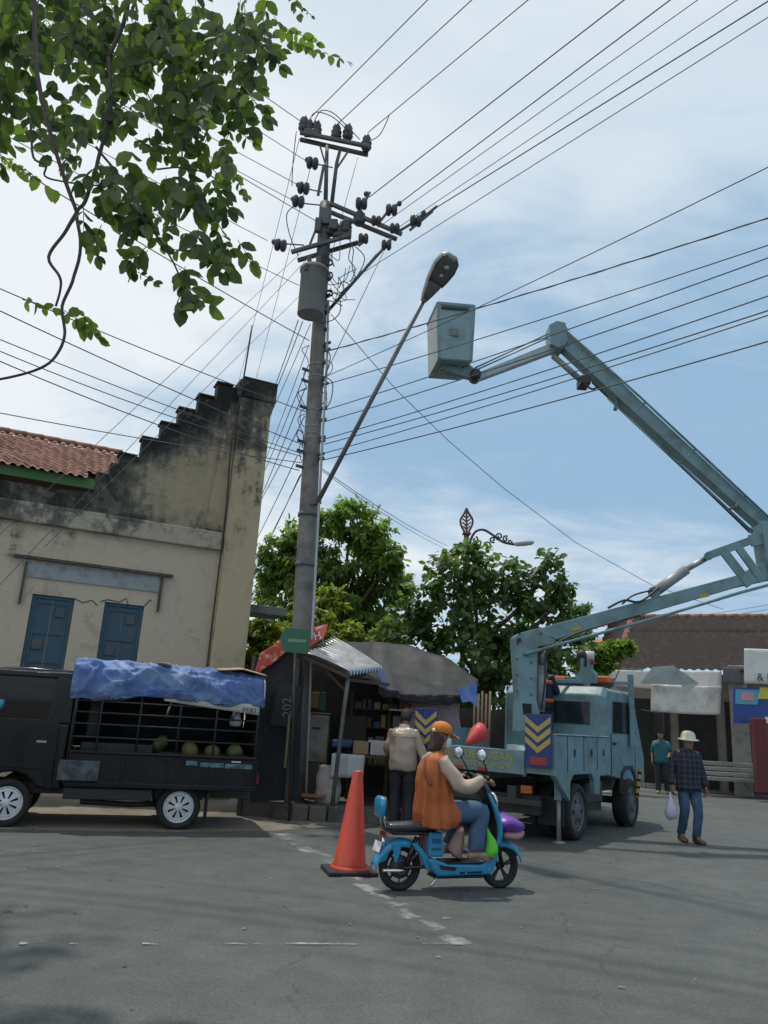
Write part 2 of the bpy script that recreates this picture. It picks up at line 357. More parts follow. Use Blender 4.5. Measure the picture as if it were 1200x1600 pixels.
def stripe(name, pts, wd, z, m_, lab, cat='road marking', **k):
    pts = spline(pts, 8); b = MB(); vs = []; ee = []
    for i, p in enumerate(pts):
        t = (pts[min(i + 1, len(pts) - 1)] - pts[max(i - 1, 0)]).normalized(); s_ = V((t.y, -t.x, 0)); w_ = wd[0] + (wd[1] - wd[0]) * i / (len(pts) - 1)
        for q, e_ in ((-1, 1), (-.5, .2), (0, 0), (.5, .2), (1, 1)): vs.append(V((p.x, p.y, z)) + s_ * q * w_ / 2); ee.append(e_)
    fs = [(i * 5 + j, i * 5 + j + 1, i * 5 + j + 6, i * 5 + j + 5) for i in range(len(pts) - 1) for j in range(4)]
    b.add(vs, fs); o = b.build(name, m_, label=lab, kind='structure', **k)
    a = o.data.attributes.new('edge', 'FLOAT', 'POINT'); a.data.foreach_set('value', ee); return o
stripe('worn_edge_line', [G(436, 1303), G(470, 1318), G(520, 1352), G(585, 1392), G(650, 1435), G(722, 1478)], (.55, .30), .008, worn('worn_paint', .44, (.28, .29, .27)), 'wide worn pale line running diagonally past the traffic cone')
wl = worn('worn_paint_white', .46, (.34, .34, .33))
for (a, b_) in ((395, 560), (583, 630), (660, 722), (222, 246), (350, 385), (30, 40), (108, 122)):
    stripe('worn_stop_line', [G(a, 1477), G((a + b_) / 2, 1477), G(b_, 1478)], (.075, .07), .012 , wl, 'remnant of a worn white line crossing the near asphalt')
stripe('paint_patch', [G(692, 1437), G(716, 1437), G(742, 1437)], (.16, .12), .012, wl, 'small pale paint patch on the asphalt below the scooter')

# ================================================================ old building with the stepped gable
BO = V((-2.46, 14.5, 0)); BX = V((.90, .43, 0)).normalized(); BM = frame(BO, BX)     # local x along the facade, local y into the building
def plaster(name, base, stain_lo, stain_hi, thr, streak=1.0, patch=None, edge=0):
    m = bpy.data.materials.new(name); m.use_nodes = True; t = m.node_tree; b = t.nodes['Principled BSDF']
    g = t.nodes.new('ShaderNodeNewGeometry'); pos = g.outputs['Position']; sp = t.nodes.new('ShaderNodeSeparateXYZ'); t.links.new(pos, sp.inputs[0])
    n1 = noi(1.1, 9, .66, .35, pos, t); n2 = noi(6, 8, .7, .2, pos, t)
    mp = t.nodes.new('ShaderNodeMapping'); t.links.new(pos, mp.inputs[0]); mp.inputs['Scale'].default_value = (4.5, 4.5, .5); n3 = noi(1, 7, .65, .1, mp.outputs[0], t)
    z = t.nodes.new('ShaderNodeMapRange'); t.links.new(sp.outputs[2], z.inputs[0]); z.inputs[1].default_value = stain_lo; z.inputs[2].default_value = stain_hi
    k = mth('ADD', mth('ADD', mth('MULTIPLY', n1, 1.5, tree=t), mth('MULTIPLY', n3, .85 * streak, tree=t), tree=t), mth('MULTIPLY', z.outputs[0], .62, tree=t), tree=t)
    k = mth('ADD', k, mth('MULTIPLY', sp.outputs[0], -.07, tree=t), tree=t); k = mth('ADD', k, mth('MULTIPLY', n2, .75, tree=t), tree=t)
    if edge:          # mould creeping down from the stepped coping, and along the foot above the cornice
        ln_ = mth('MULTIPLY', mth('ADD', sp.outputs[0], 5.16, tree=t), 1.16, tree=t)
        d_ = mth('SUBTRACT', mth('SUBTRACT', sp.outputs[2], 5.25, tree=t), mth('MAXIMUM', ln_, 0.0, tree=t), tree=t)
        m1 = t.nodes.new('ShaderNodeMapRange'); t.links.new(d_, m1.inputs[0]); m1.inputs[1].default_value = -1.1; m1.inputs[2].default_value = .0; m1.inputs[4].default_value = edge
        m2_ = t.nodes.new('ShaderNodeMapRange'); t.links.new(sp.outputs[2], m2_.inputs[0]); m2_.inputs[1].default_value = 5.25; m2_.inputs[2].default_value = 4.75; m2_.inputs[4].default_value = edge * .75
        m3_ = t.nodes.new('ShaderNodeMapRange'); t.links.new(sp.outputs[0], m3_.inputs[0]); m3_.inputs[1].default_value = -4.0; m3_.inputs[2].default_value = -4.9; m3_.inputs[4].default_value = edge * .8
        k = mth('ADD', k, mth('MAXIMUM', m3_.outputs[0], mth('MAXIMUM', m1.outputs[0], m2_.outputs[0], tree=t), tree=t), tree=t)
    rp = t.nodes.new('ShaderNodeValToRGB'); mr = t.nodes.new('ShaderNodeMapRange'); t.links.new(k, mr.inputs[0]); mr.inputs[1].default_value = thr + .55; mr.inputs[2].default_value = thr + 1.25; t.links.new(mr.outputs[0], rp.inputs[0])
    e = rp.color_ramp.elements; e[0].color = (*base, 1); e[1].color = (.018, .019, .016, 1)
    for p_, c_ in ((.28, tuple(q * .82 for q in base)), (.46, (.165, .155, .12)), (.66, (.085, .082, .066)), (.82, (.04, .04, .034))):
        x = e.new(p_); x.color = (*c_, 1)
    o = rp.outputs[0]
    pr = t.nodes.new('ShaderNodeMapRange'); t.links.new(n2, pr.inputs[0]); pr.inputs[1].default_value = .60; pr.inputs[2].default_value = .66; pr.inputs[4].default_value = .22
    mx = t.nodes.new('ShaderNodeMix'); mx.data_type = 'RGBA'; t.links.new(pr.outputs[0], mx.inputs[0]); t.links.new(o, mx.inputs[6]); mx.inputs[7].default_value = (*(patch or tuple(q * 1.12 for q in base)), 1)
    n5 = noi(1.7, 10, .72, 1.1, pos, t); p2 = t.nodes.new('ShaderNodeMapRange'); t.links.new(n5, p2.inputs[0]); p2.inputs[1].default_value = .585; p2.inputs[2].default_value = .60; p2.inputs[4].default_value = .30
    mx2 = t.nodes.new('ShaderNodeMix'); mx2.data_type = 'RGBA'; t.links.new(p2.outputs[0], mx2.inputs[0]); t.links.new(mx.outputs[2], mx2.inputs[6]); mx2.inputs[7].default_value = (.27, .225, .165, 1)
    t.links.new(mx2.outputs[2], b.inputs['Base Color']); b.inputs['Roughness'].default_value = .9
    bp = t.nodes.new('ShaderNodeBump'); bp.inputs['Strength'].default_value = .5; bp.inputs['Distance'].default_value = .03
    t.links.new(mth('ADD', mth('MULTIPLY', n2, .6, tree=t), noi(35, 4, .6, 0, pos, t), tree=t), bp.inputs['Height']); t.links.new(bp.outputs[0], b.inputs['Normal'])
    return m
m_wall = plaster('cream_plaster', (.60, .50, .37), 2.2, 5.6, 1.66)
m_para = plaster('stained_plaster', (.42, .345, .23), 5.6, 9.0, 1.16, streak=.7, edge=.50)
m_pil = plaster('ochre_plaster', (.56, .45, .29), 3.0, 8.8, 1.34, patch=(.44, .41, .35))
m_corn = plaster('cornice_plaster', (.50, .44, .33), 3.0, 6.2, 1.12, streak=.3)
bt = thing('old_building', 'old cream building with a stepped mould stained gable and blue shutters behind the black pickup', 'building', BO, math.atan2(BX.y, BX.x))
def B(): return MB()
FL = -14.0
# facade with two window openings, built of butted slabs
wins = [(-3.70, -3.03), (-2.54, -1.87)]
b = B(); z0w, z1w = 1.55, 3.20
b.bx(FL, -.60, 0, .35, 0, z0w); b.bx(FL, -.60, 0, .35, z1w, 4.38)
xs = [FL] + [q for p in wins for q in p] + [-.60]
for i in range(0, len(xs), 2): b.bx(xs[i], xs[i + 1], 0, .35, z0w, z1w)
b.build('wall', m_wall, bt, True)
b = B(); b.bx(FL, .05, 8.0, 8.3, 0, 5.0); b.bx(-.25, .0, .35, 8.0, 0, 5.2); b.build('wall', m_wall, bt, True)
b = B(); b.bx(FL, -.62, -.10, .30, 4.381, 4.66); b.bx(FL, -.62, -.05, .30, 4.66, 4.74); b.build('cornice', m_corn, bt, True, bevel=.02)
# parapet and stepped gable, one outline
sz = [(-3.01, 5.16), (-3.01, 5.50), (-2.80, 5.50), (-2.80, 5.72), (-2.66, 5.72), (-2.66, 5.90), (-2.31, 5.92), (-2.31, 6.29), (-2.01, 6.29), (-2.01, 6.66), (-1.72, 6.66), (-1.72, 7.02), (-1.38, 7.02), (-1.38, 7.38), (-1.05, 7.38), (-1.05, 7.72), (-.62, 7.72)]
poly = [(-.62, 4.741), (FL, 4.741), (FL, 5.05)] + [(-3.6, 5.06)] + [(-3.01, 5.10)] + sz
b = B(); b.prism(poly, .02, .30); b.build('gable', m_para, bt, True, bevel=.015)
for (x0, zt) in ((-2.66, 5.90), (-2.31, 6.29), (-2.01, 6.66), (-1.72, 7.02), (-1.38, 7.38), (-1.05, 7.72)):   # weathered cap on every step
    b = B(); b.bx(x0 - .03, x0 + .30, -.012, .335, zt + .001, zt + .045); b.wrinkle(.008, 5); b.build('step_cap', m_para, bt, True, bevel=.01)
# pilaster and its cap
b = B(); b.prism([(-.60, 0), (.02, 0), (.03, 7.18), (.09, 7.50), (-.60, 7.50)], -.14, .36); b.build('pilaster', m_pil, bt, True, bevel=.02)
b = B(); b.prism([(-.66, 7.501), (.10, 7.501), (.11, 7.93), (-.60, 7.93), (-.60, 7.86), (-.66, 7.86)], -.17, .42); b.build('pilaster_cap', m_para, bt, True, bevel=.02)
b = B(); b.prism([(-.98, 4.75), (-.61, 4.75), (-.61, 7.4), (-.78, 7.4)], -.06, .015); b.build('buttress', m_para, bt, True, bevel=.015)
b = B(); b.tube(spline([BM @ V(q) for q in ((-.58, -.25, 9.0), (-.62, -.24, 8.0), (-.65, -.24, 7.5), (-.70, -.17, 6.5), (-.66, -.17, 5.2), (-.66, -.16, 4.0), (-.64, -.04, 2.5), (-.62, -.04, .5))], 3), .018, 6); b.build('lightning_rod', m_dark2, bt)
# lintel band with dark mouldings
b = B(); b.bx(-3.86, -1.66, -.025, -.001, 3.47, 3.73); b.build('lintel_band', mat('grey_render', (.34, .37, .37), .9, var=.1, dirt=(.2, .19, .17), damt=.4, dscale=5), bt, True)
b = B(); b.bx(-4.10, -1.45, -.09, -.001, 3.765, 3.81); b.bx(-3.90, -3.862, -.06, -.001, 3.0, 3.72); b.bx(-1.655, -1.61, -.06, -.001, 3.12, 3.74); b.wrinkle(.012, 6)
b.build('moulding', mat('dark_render', (.12, .10, .08), .9, dirt=(.04, .04, .035), damt=.5, dscale=6), bt, True)
m_crk = mat('crack', (.08, .07, .055), .95)
for pts in (((-2.62, 3.19), (-2.5, 3.24), (-2.3, 3.22), (-2.2, 3.30), (-2.15, 3.2)), ((-3.05, 3.2), (-2.9, 3.14), (-2.75, 3.2), (-2.66, 3.12)), ((-1.87, 3.2), (-1.8, 3.3), (-1.76, 3.32))):
    B().tube([V((x, -.002, z)) for x, z in pts], .009, 5).build('plaster_crack', m_crk, bt, True)
m_shut = mat('blue_paint', (.045, .095, .135), .6, var=.2, dirt=(.10, .11, .11), damt=.35, dscale=5)
m_pane = glass('window_pane', (.008, .012, .016), .35)
for wi, (x0, x1) in enumerate(wins):
    w_ = B(); w_.bx(x0, x0 + .06, .04, .12, z0w, z1w); w_.bx(x1 - .06, x1, .04, .12, z0w, z1w); w_.bx(x0 + .06, x1 - .06, .04, .12, z1w - .06, z1w); w_.bx(x0 + .06, x1 - .06, .04, .12, z0w, z0w + .06)
    wo = w_.build('window', m_shut, bt, True, bevel=.006)
    xm = (x0 + x1) / 2
    for a, c in ((x0 + .062, xm - .003), (xm + .003, x1 - .062)):
        s = B(); s.bx(a, c, .075, .10, z0w + .062, z1w - .062); 
        for zz in (z0w + .062, 2.08, 2.55, z1w - .14): s.bx(a, c, .058, .0745, zz, zz + .078)
        s.bx(a, a + .045, .06, .0745, z0w + .14, z1w - .14) if a < xm - .1 else s.bx(c - .045, c, .06, .0745, z0w + .14, z1w - .14)
        s.build('shutter', m_shut, wo, True, bevel=.003)
    for (pa, pz) in (((xm + .06, 2.86), None), ((xm - .22, 2.30), None)):
        B().bx(pa[0], pa[0] + .16, .05, .072, pa[1], pa[1] + .16).build('pane', m_pane, wo, True)
# fascia, tiled roof
b = B(); b.bx(FL, -3.02, .04, .09, 5.165, 5.345); b.build('fascia', mat('green_paint', (.065, .19, .045), .6, var=.2, dirt=(.12, .14, .1), damt=.3), bt, True)
m_tile = mat('clay_tile', (.19, .065, .042), .85, var=.3, scale=9, dirt=(.09, .06, .05), damt=.45, dscale=8, tint=(.36, .20, .15), bump=.3)
rise = 1.06 / 1.65
b = B(); b.add([V((FL, .1, 5.33)), V((-1.1, .1, 5.33)), V((-1.1, 1.75, 5.33 + 1.65 * rise)), V((FL, 1.75, 5.33 + 1.65 * rise)), V((FL, 4.2, 4.9)), V((-1.1, 4.2, 4.9))], [(0, 1, 2, 3), (3, 2, 5, 4)]); roof = b.build('roof', mat('roof_boards', (.08, .06, .05), .9), bt, True)
tm = MB(); tw, tl = .155, .185
tm.grid(lambda u, v: V((u * tw - .012 + u * .024, v * tl, .028 * math.sin(u * 2 * math.pi) * .8 + .03 - v * .02 )), 8, 1)
tile_me = tm.build('tile', m_tile, bt, True, fix=False); tme = tile_me.data; bpy.data.objects.remove(tile_me)
hid = MB(); rot = M.Rotation(math.atan(rise), 4, 'X'); ncol = int((-1.2 - (-8.2)) / tw)
for r_ in range(12):
    for c_ in range(ncol):
        x = -8.2 + c_ * tw; m_ = BM @ M.Translation((x + random.uniform(-.006, .006), .02 + r_ * .163 * math.cos(math.atan(rise)), 5.35 + r_ * .163 * math.sin(math.atan(rise)) + random.uniform(-.003, .006))) @ rot @ M.Rotation(random.uniform(-.03, .03), 4, 'Z')
        if x > -3.16 and r_ < 2: continue
        if x > -2.6 or x < -5.05 - .0 * r_:
            hid.add([m_ @ v.co for v in tme.vertices], [tuple(p.vertices) for p in tme.polygons], True)
        else: inst('tile', tme, m_, roof)
hid.build('tiles_out_of_view', m_tile, roof, kind='stuff', fix=False)
b = B(); x = -8.2
while x < -2.6:
    b.cyl(BM @ V((x, 1.66, 5.40 + 1.62 * rise)), BM @ V((x + .33, 1.66, 5.40 + 1.62 * rise)), .055, 10, .065); x += .30
b.build('ridge', m_tile, roof)
# concrete canopy slab on the far side
b = B(); b.box(P(398, 955, 15.6), (1.1, .8, .16), M.Rotation(.43, 3, 'Z')); b.build('canopy_slab', mat('grey_concrete', (.2, .2, .18), .9, dirt=(.08, .08, .07), damt=.5), bt, bevel=.01)

# ================================================================ far right shop building
RB = thing('shop_building', 'low shop building with a dark tiled hip roof at the far right of the street', 'building', (9.9, 24.5, 0))
e0 = P(960, 1042, 24.5); e1 = P(1200, 1046, 22.6); r0 = P(988, 975, 27.5); r1 = P(1200, 953, 26.0)
e0.z = e1.z = 3.42; r0.z = r1.z = 5.55
dirx = (e1 - e0).normalized(); e1 = e0 + dirx * 9; dr = V((dirx.x, dirx.y, 0)); r1 = r0 + dr * 9
m_otile = mat('old_tile', (.020, .014, .013), .95, var=.55, scale=7, dirt=(.060, .030, .023), damt=.30, dscale=5, bump=.8, bscale=14)
def slope(a, b_, c, d, nu, nv):   # eave a-b_, ridge d-c
    nrm = (b_ - a).cross(d - a).normalized()
    if nrm.z < 0: nrm = -nrm
    ln = (b_ - a).length
    def fn(u, v):
        p = (a.lerp(b_, u)).lerp(d.lerp(c, u), v); k = v * nv / 2; saw = 1 - (k - math.floor(k)) if v < 1 else 0
        return p + nrm * (.08 * saw + .03 * math.sin(u * ln / .24 * 2 * math.pi + v * nv * .9) + .03 * noise.noise(p * 1.3))
    return MB().grid(fn, nu, nv)
slope(e0, e1, r1, r0, 300, 44).build('roof', m_otile, RB, kind='stuff')
bk = P(918, 1040, 32); bk.z = 3.5
slope(bk, e0, r0, r0 + V((-.3, 1.5, 0)), 60, 30).build('roof', m_otile, RB, kind='stuff')
b = MB(); k = 0
p = r0.copy(); 
while (p - r0).length < 8.4:
    b.cyl(p, p + dr * .42, .11, 8, .13); p = p + dr * .38
p = e0.lerp(r0, .02); dd = (r0 - e0).normalized()
while (p - e0).length < (r0 - e0).length: b.cyl(p, p + dd * .42, .10, 8, .12); p = p + dd * .38
b.build('ridge', mat('ridge_tile', (.22, .10, .065), .9, dirt=(.08, .05, .04), damt=.5, dscale=3), RB)
nw = V((-dr.y, dr.x, 0))
wl_o = e0 + nw * .5
b = MB(); b.beam(V((wl_o.x, wl_o.y, 1.7)), V((wl_o.x, wl_o.y, 1.7)) + dr * 10, .3, 3.4); b.build('wall', mat('shop_wall', (.20, .19, .16), .9, dirt=(.1, .1, .09), damt=.4), RB)
b = MB()
for i in range(7): b.beam(V((wl_o.x, wl_o.y, 1.35)) - nw * .17 + dr * (.5 + i * 1.3), V((wl_o.x, wl_o.y, 1.35)) - nw * .17 + dr * (1.55 + i * 1.3), .04, 2.5)
b.build('doorway', m_dark, RB)
b = MB(); b.box(P(1155, 1105, 23.2) - V((0, 0, .8)), (.5, .35, 4.0), M.Rotation(math.atan2(dr.y, dr.x), 3, 'Z')); b.build('pillar', mat('grey_plaster', (.30, .29, .27), .9, dirt=(.15, .14, .13), damt=.4), RB, bevel=.02)
b = MB(); b.beam(P(1000, 974, 27), P(1000, 958, 27), .04, .04); b.beam(P(995, 958, 27), P(1006, 959, 27), .03, .03); b.build('antenna', m_dark2, RB)
m_cloth = mat('white_tarp', (.76, .73, .68), .75, var=.06, dirt=(.38, .36, .32), damt=.35, dscale=1.2)
m_cloth2 = mat('grey_tarp', (.33, .38, .38), .6, var=.1, dirt=(.2, .21, .2), damt=.3)
def cloth(name, q, Y, m_, lab, cat, nu=24, nv=10, amp=.05, solid=.012, fr=1.6, parent=None, dy=None, **k):
    c = [P(x, y, Y + (dy[i] if dy else 0)) for i, (x, y) in enumerate(q)]
    def fn(u, v):
        p = c[0].lerp(c[1], u).lerp(c[3].lerp(c[2], u), v)
        return p + V((0, 1, 0)) * (amp * (noise.noise(V((p.x * fr * 2.2, p.z * fr * .6, 1))) + .5 * math.sin(u * 22 + noise.noise(p * 2) * 2) * v * .5)) + V((0, 0, -.10 * amp / .05 * math.sin(u * math.pi) * .25))
    o = MB().grid(fn, nu, nv).build(name, m_, parent, solid=solid)
    return tag(o, lab, cat, **k) if not parent else o
cloth('hanging_tarp', [(938, 1046), (1128, 1048), (1127, 1082), (945, 1070)], 23.0, m_cloth, 'wide off white tarp strip hanging under the tiled eave', 'tarp')
cloth('hanging_tarp', [(1018, 1068), (1127, 1072), (1126, 1117), (1017, 1111)], 22.7, m_cloth, 'lower square white sheet hanging over the shop doorway', 'tarp')
b = MB(); A = [P(1000, 1068, 22.4), P(1020, 1042, 22.4), P(1052, 1040, 22.3), P(1064, 1070, 22.3), P(1092, 1068, 22.2), P(1071, 1085, 22.2)]
b.add(A, [(0, 1, 2), (0, 2, 3), (3, 2, 4), (3, 4, 5)]); b.build('folded_tarp', m_cloth2, label='grey green folded tarp with a pointed flap in front of the white sheets', cat='tarp', solid=.02)
cloth('hanging_tarp', [(1130, 1042), (1164, 1042), (1164, 1068), (1130, 1066)], 22.9, mat('dull_tarp', (.13, .13, .125), .8), 'dark grey panel between the white tarps and the shop banner', 'panel')
bn = cloth('shop_banner', [(1163, 1013), (1290, 1016), (1290, 1070), (1163, 1068)], 21.6, mat('banner_white', (.66, .66, .64), .6, dirt=(.45, .44, .42), damt=.2), 'white cloth banner with black lettering at the right edge under the roof', 'banner', amp=.02)
writing('lettering', '& MEBEL', frame(P(1215, 1060, 21.45), (1, -.05, 0)), .30, mat('ink', (.02, .02, .02), .7), bn, .004)
bl = thing('shop_sign', 'blue shop sign with a cyan panel and a yellow corner beside the dark red post', 'sign', P(1180, 1130, 21.8))
def pl(q, Y, t=.03):
    c = [P(x, y, Y) for x, y in q]; return MB().add(c + [p + V((0, t, 0)) for p in c], [(0, 1, 2, 3), (7, 6, 5, 4), (0, 4, 5, 1), (1, 5, 6, 2), (2, 6, 7, 3), (3, 7, 4, 0)])
pl([(1146, 1074), (1260, 1076), (1260, 1132), (1147, 1130)], 21.8, .06).build('board', mat('sign_blue', (.03, .07, .28), .5), bl)
pl([(1149, 1077), (1186, 1078), (1184, 1101), (1149, 1100)], 21.78, .01).build('panel', mat('sign_cyan', (.08, .38, .58), .5), bl)
pl([(1157, 1082), (1179, 1082), (1177, 1095), (1158, 1094)], 21.765, .01).build('print', mat('sign_pink', (.60, .28, .30), .5), bl)
pl([(1188, 1074), (1260, 1076), (1260, 1093), (1184, 1092)], 21.77, .01).build('corner_panel', mat('sign_yellow', (.62, .55, .06), .5), bl)
pl([(1195, 1120), (1260, 1121), (1260, 1131), (1196, 1130)], 21.765, .01).build('print', m_white, bl)
b = MB(); b.box(P(1188, 1180, 21.3), (.36, .2, 1.9)); b.build('shop_post', mat('maroon', (.13, .02, .02), .6, dirt=(.07, .03, .03), damt=.4), label='dark red painted post standing under the blue shop sign', cat='post', bevel=.02)
b = MB(); q = P(1148, 1212, 22.5)
for i in range(4): b.box(q + V((0, -.1 * i, .30 - .13 * i)), (1.9, .4, .10))
b.build('shop_steps', mat('step_grey', (.26, .25, .23), .85, dirt=(.12, .12, .11), damt=.4), label='grey steps in front of the shop at the right', cat='steps', bevel=.01)
# small far roof behind the boom
b = MB(); b.add([P(925, 1013, 36), P(985, 1016, 36), P(985, 1000, 38), P(930, 1000, 38)], [(0, 1, 2, 3)]); 
b2 = thing('far_house', 'distant house with an orange tiled ridge seen under the boom', 'house', P(955, 1040, 37))
b.build('roof', mat('orange_tile', (.35, .13, .07), .9, var=.3, scale=6), b2, solid=.1); MB().box(P(955, 1050, 37.5), (2.6, 1.5, 2.6)).build('wall', mat('far_wall', (.25, .22, .19), .9), b2)
# ================================================================ foliage
def leaves_mesh(name, pos, dr, nr, ln, wd, rnd, droop=.18, fold=.22):
    n = len(pos); dr = dr / np.linalg.norm(dr, axis=1)[:, None]
    sd = np.cross(dr, nr); sd /= np.linalg.norm(sd, axis=1)[:, None] + 1e-9; up = np.cross(sd, dr)
    L_ = ln[:, None]; W_ = wd[:, None] / 2
    def pt(t, s, h): return pos + dr * L_ * t + sd * W_ * s + up * (L_ * (-droop * t * t) + W_ * h)
    v = np.stack([pt(0, 0, 0), pt(.42, 0, -.02), pt(1, 0, 0), pt(.16, -.66, fold * .6), pt(.45, -1, fold), pt(.78, -.74, fold), pt(.16, .66, fold * .6), pt(.45, 1, fold), pt(.78, .74, fold)], 1).reshape(-1, 3)
    base = (np.arange(n) * 9)[:, None]
    f = np.concatenate([base + np.array([0, 3, 4, 1]), base + np.array([1, 4, 5, 2]), base + np.array([0, 1, 7, 6]), base + np.array([1, 2, 8, 7])], 1).reshape(-1, 4)
    me = bpy.data.meshes.new(name); me.vertices.add(len(v)); me.vertices.foreach_set('co', v.astype(np.float32).ravel())
    me.loops.add(f.size); me.loops.foreach_set('vertex_index', f.astype(np.int32).ravel())
    me.polygons.add(len(f)); me.polygons.foreach_set('loop_start', np.arange(0, f.size, 4, dtype=np.int32)); me.polygons.foreach_set('loop_total', np.full(len(f), 4, dtype=np.int32))
    me.update(calc_edges=True); a = me.attributes.new('rnd', 'FLOAT', 'POINT'); a.data.foreach_set('value', np.repeat(rnd, 9).astype(np.float32)); return me
rng = np.random.default_rng(5)
def crown(tree, name, lumps, count, ln, wr, mat_, droop=.5, shell=.55, squash=.8, spray=0):
    c = np.array([[*p, r] for p, r in lumps]); w_ = c[:, 3] ** 2; pick = rng.choice(len(c), count, p=w_ / w_.sum())
    d = rng.normal(size=(count, 3)); d /= np.linalg.norm(d, axis=1)[:, None]
    # sub clumps on each lump give the uneven edge
    sub = rng.normal(size=(len(c), 26, 3)); sub /= np.linalg.norm(sub, axis=2)[:, :, None]; k = rng.integers(0, 26, count)
    sd = sub[pick, k]; rr = c[pick, 3]
    rad = rr * (shell + (1.02 - shell) * rng.random(count) ** .6)
    ctr = c[pick, :3] + sd * (rad * rng.choice([1, .8, 1.12], count))[:, None] * np.array([1, 1, squash])
    pos = ctr + d * (rr * .26)[:, None] * rng.random(count)[:, None] ** .5 * np.array([1, 1, .6])
    out = pos - c[pick, :3]; out /= np.linalg.norm(out, axis=1)[:, None] + 1e-6
    dr = out * .6 + rng.normal(size=(count, 3)) * .55 + np.array([0, 0, -droop]); nr = np.array([0, 0, 1.]) + rng.normal(size=(count, 3)) * .45 + out * .3
    l_ = ln * (.7 + .6 * rng.random(count)); rn = np.clip(.5 + .28 * rng.normal(size=count) * .6 + (rng.random(len(c))[pick] - .5) * .5, 0, .999)
    me = leaves_mesh(name, pos, dr, nr, l_, l_ * wr, rn); me.materials.append(mat_)
    o = bpy.data.objects.new(name, me); COL.objects.link(o); o.parent = tree; o.matrix_basis = W(tree).inverted(); o['kind'] = 'stuff'; return o
def lump(px, Y): return [(P(x, y, Y + dy), r / FPX * Y * 1.04) for x, y, r, dy in px]
def trunk(tree, base, lumps, r0, top, m_):
    b = MB(); base = V(base); top = V(top); mid = base.lerp(top, .5) + V((.15, 0, 0)); b.tube(spline([base, mid, top], 4), [r0, r0 * .95, r0 * .92, r0 * .88, r0 * .85, r0 * .8, r0 * .75, r0 * .7, r0 * .65], 10); b.wrinkle(.02, 3); b.build('trunk', m_, tree)
    for (p, r_) in lumps[::2]:
        p = V(p); k = random.uniform(.45, 1); a = base.lerp(top, k); m1 = a.lerp(p, .5) + V((0, 0, -.25)); q = MB(); pts = spline([a, m1, p], 4); q.tube(pts, [r0 * .42 * (1 - .8 * i / (len(pts) - 1)) for i in range(len(pts))], 6)
        for _ in range(3):
            e = p + V((random.gauss(0, 1), random.gauss(0, 1), random.gauss(0, .7))).normalized() * r_ * .8; q.tube([p.lerp(a, .2), p.lerp(e, .5) + V((0, 0, .1)), e], [r0 * .12, r0 * .08, r0 * .03], 5)
        q.build('limb', m_, tree)
m_bark = mat('bark', (.10, .08, .06), .9, var=.3, scale=6, bump=.7, bscale=20)
lf_a = leafmat('leaf_feathery', (.11, .165, .05), (.25, .31, .095), .55)
lf_b = leafmat('leaf_broad', (.05, .09, .038), (.15, .205, .075), .42)
lf_y = leafmat('leaf_yellowish', (.11, .15, .03), (.24, .25, .05), .5, (.30, .16, .03))
La = lump([(548, 812, 36, 0), (505, 822, 34, .5), (585, 838, 34, 0), (470, 838, 34, .6), (438, 862, 32, 1), (425, 895, 26, 1), (610, 868, 22, -.5), (615, 912, 28, 0), (560, 880, 58, .5), (500, 895, 58, 1), (455, 930, 50, 1), (590, 935, 40, .4), (540, 960, 62, .5), (480, 1000, 60, .6), (600, 985, 40, .8), (430, 975, 30, 0), (575, 1020, 55, .5)], 20)
t = thing('feathery_tree', 'tall tree with light feathery foliage behind the concrete utility pole', 'tree', (-.6, 20.5, 0))
trunk(t, (-.6, 20.5, 0), La, .22, P(525, 930, 20.5), m_bark); crown(t, 'crown', La, 30000, .17, .42, lf_a, droop=.7)
Lb = lump([(740, 878, 34, 0), (728, 858, 16, 0), (700, 895, 36, 0), (682, 880, 16, 0), (770, 895, 38, .4), (805, 905, 34, 0), (862, 872, 15, -.2), (858, 895, 22, 0), (880, 915, 16, 0), (840, 930, 40, .2), (868, 950, 26, .2), (665, 935, 34, .2), (640, 965, 32, .3), (612, 985, 22, .2), (700, 960, 62, .4), (775, 965, 66, .6), (835, 1000, 60, .4), (735, 1030, 80, .6), (650, 1010, 45, .6), (820, 1060, 60, .5), (880, 1020, 42, .6), (905, 990, 20, .8), (760, 1090, 60, .8), (880, 1080, 40, .8), (680, 1070, 50, .8)], 16.5)
t = thing('broadleaf_tree', 'dense dark broadleaved tree between the stall and the boom truck', 'tree', (2.2, 17.2, 0))
trunk(t, (2.2, 17.2, 0), Lb, .16, P(755, 985, 17), m_bark); cb = crown(t, 'crown', Lb, 8200, .155, .74, lf_b, droop=.35)
# the broad leaves nearest the street are single leaves
one = leaves_mesh('leaf', np.array([[0., 0, 0]]), np.array([[1., 0, 0]]), np.array([[0., 0, 1]]), np.array([1.]), np.array([.78]), np.array([.3])); one.materials.append(lf_b)
for i in range(240):
    p, r_ = random.choice(Lb); d = V((random.gauss(0, 1), -abs(random.gauss(0, 1)) - .4, random.gauss(0, 1) + .3)).normalized(); q = V(p) + d * r_ * random.uniform(.95, 1.12)
    s = .15 * random.uniform(.8, 1.3); m_ = frame(q, d * .6 + V((random.gauss(0, .5), random.gauss(0, .4), -.6)), V((random.gauss(0, .4), random.gauss(0, .4) - .2, 1))) @ M.Scale(s, 4)
    inst('leaf', one, m_, t)
Lc = lump([(412, 985, 26, 0), (392, 1010, 28, 0), (430, 1010, 24, 0), (390, 1045, 30, .3), (420, 1050, 28, 0), (395, 985, 18, 0), (455, 995, 24, .5)], 17.5)
t = thing('yellowish_shrub', 'yellow green shrub beside the pilaster of the old building', 'shrub', (-2.7, 17.6, 0))
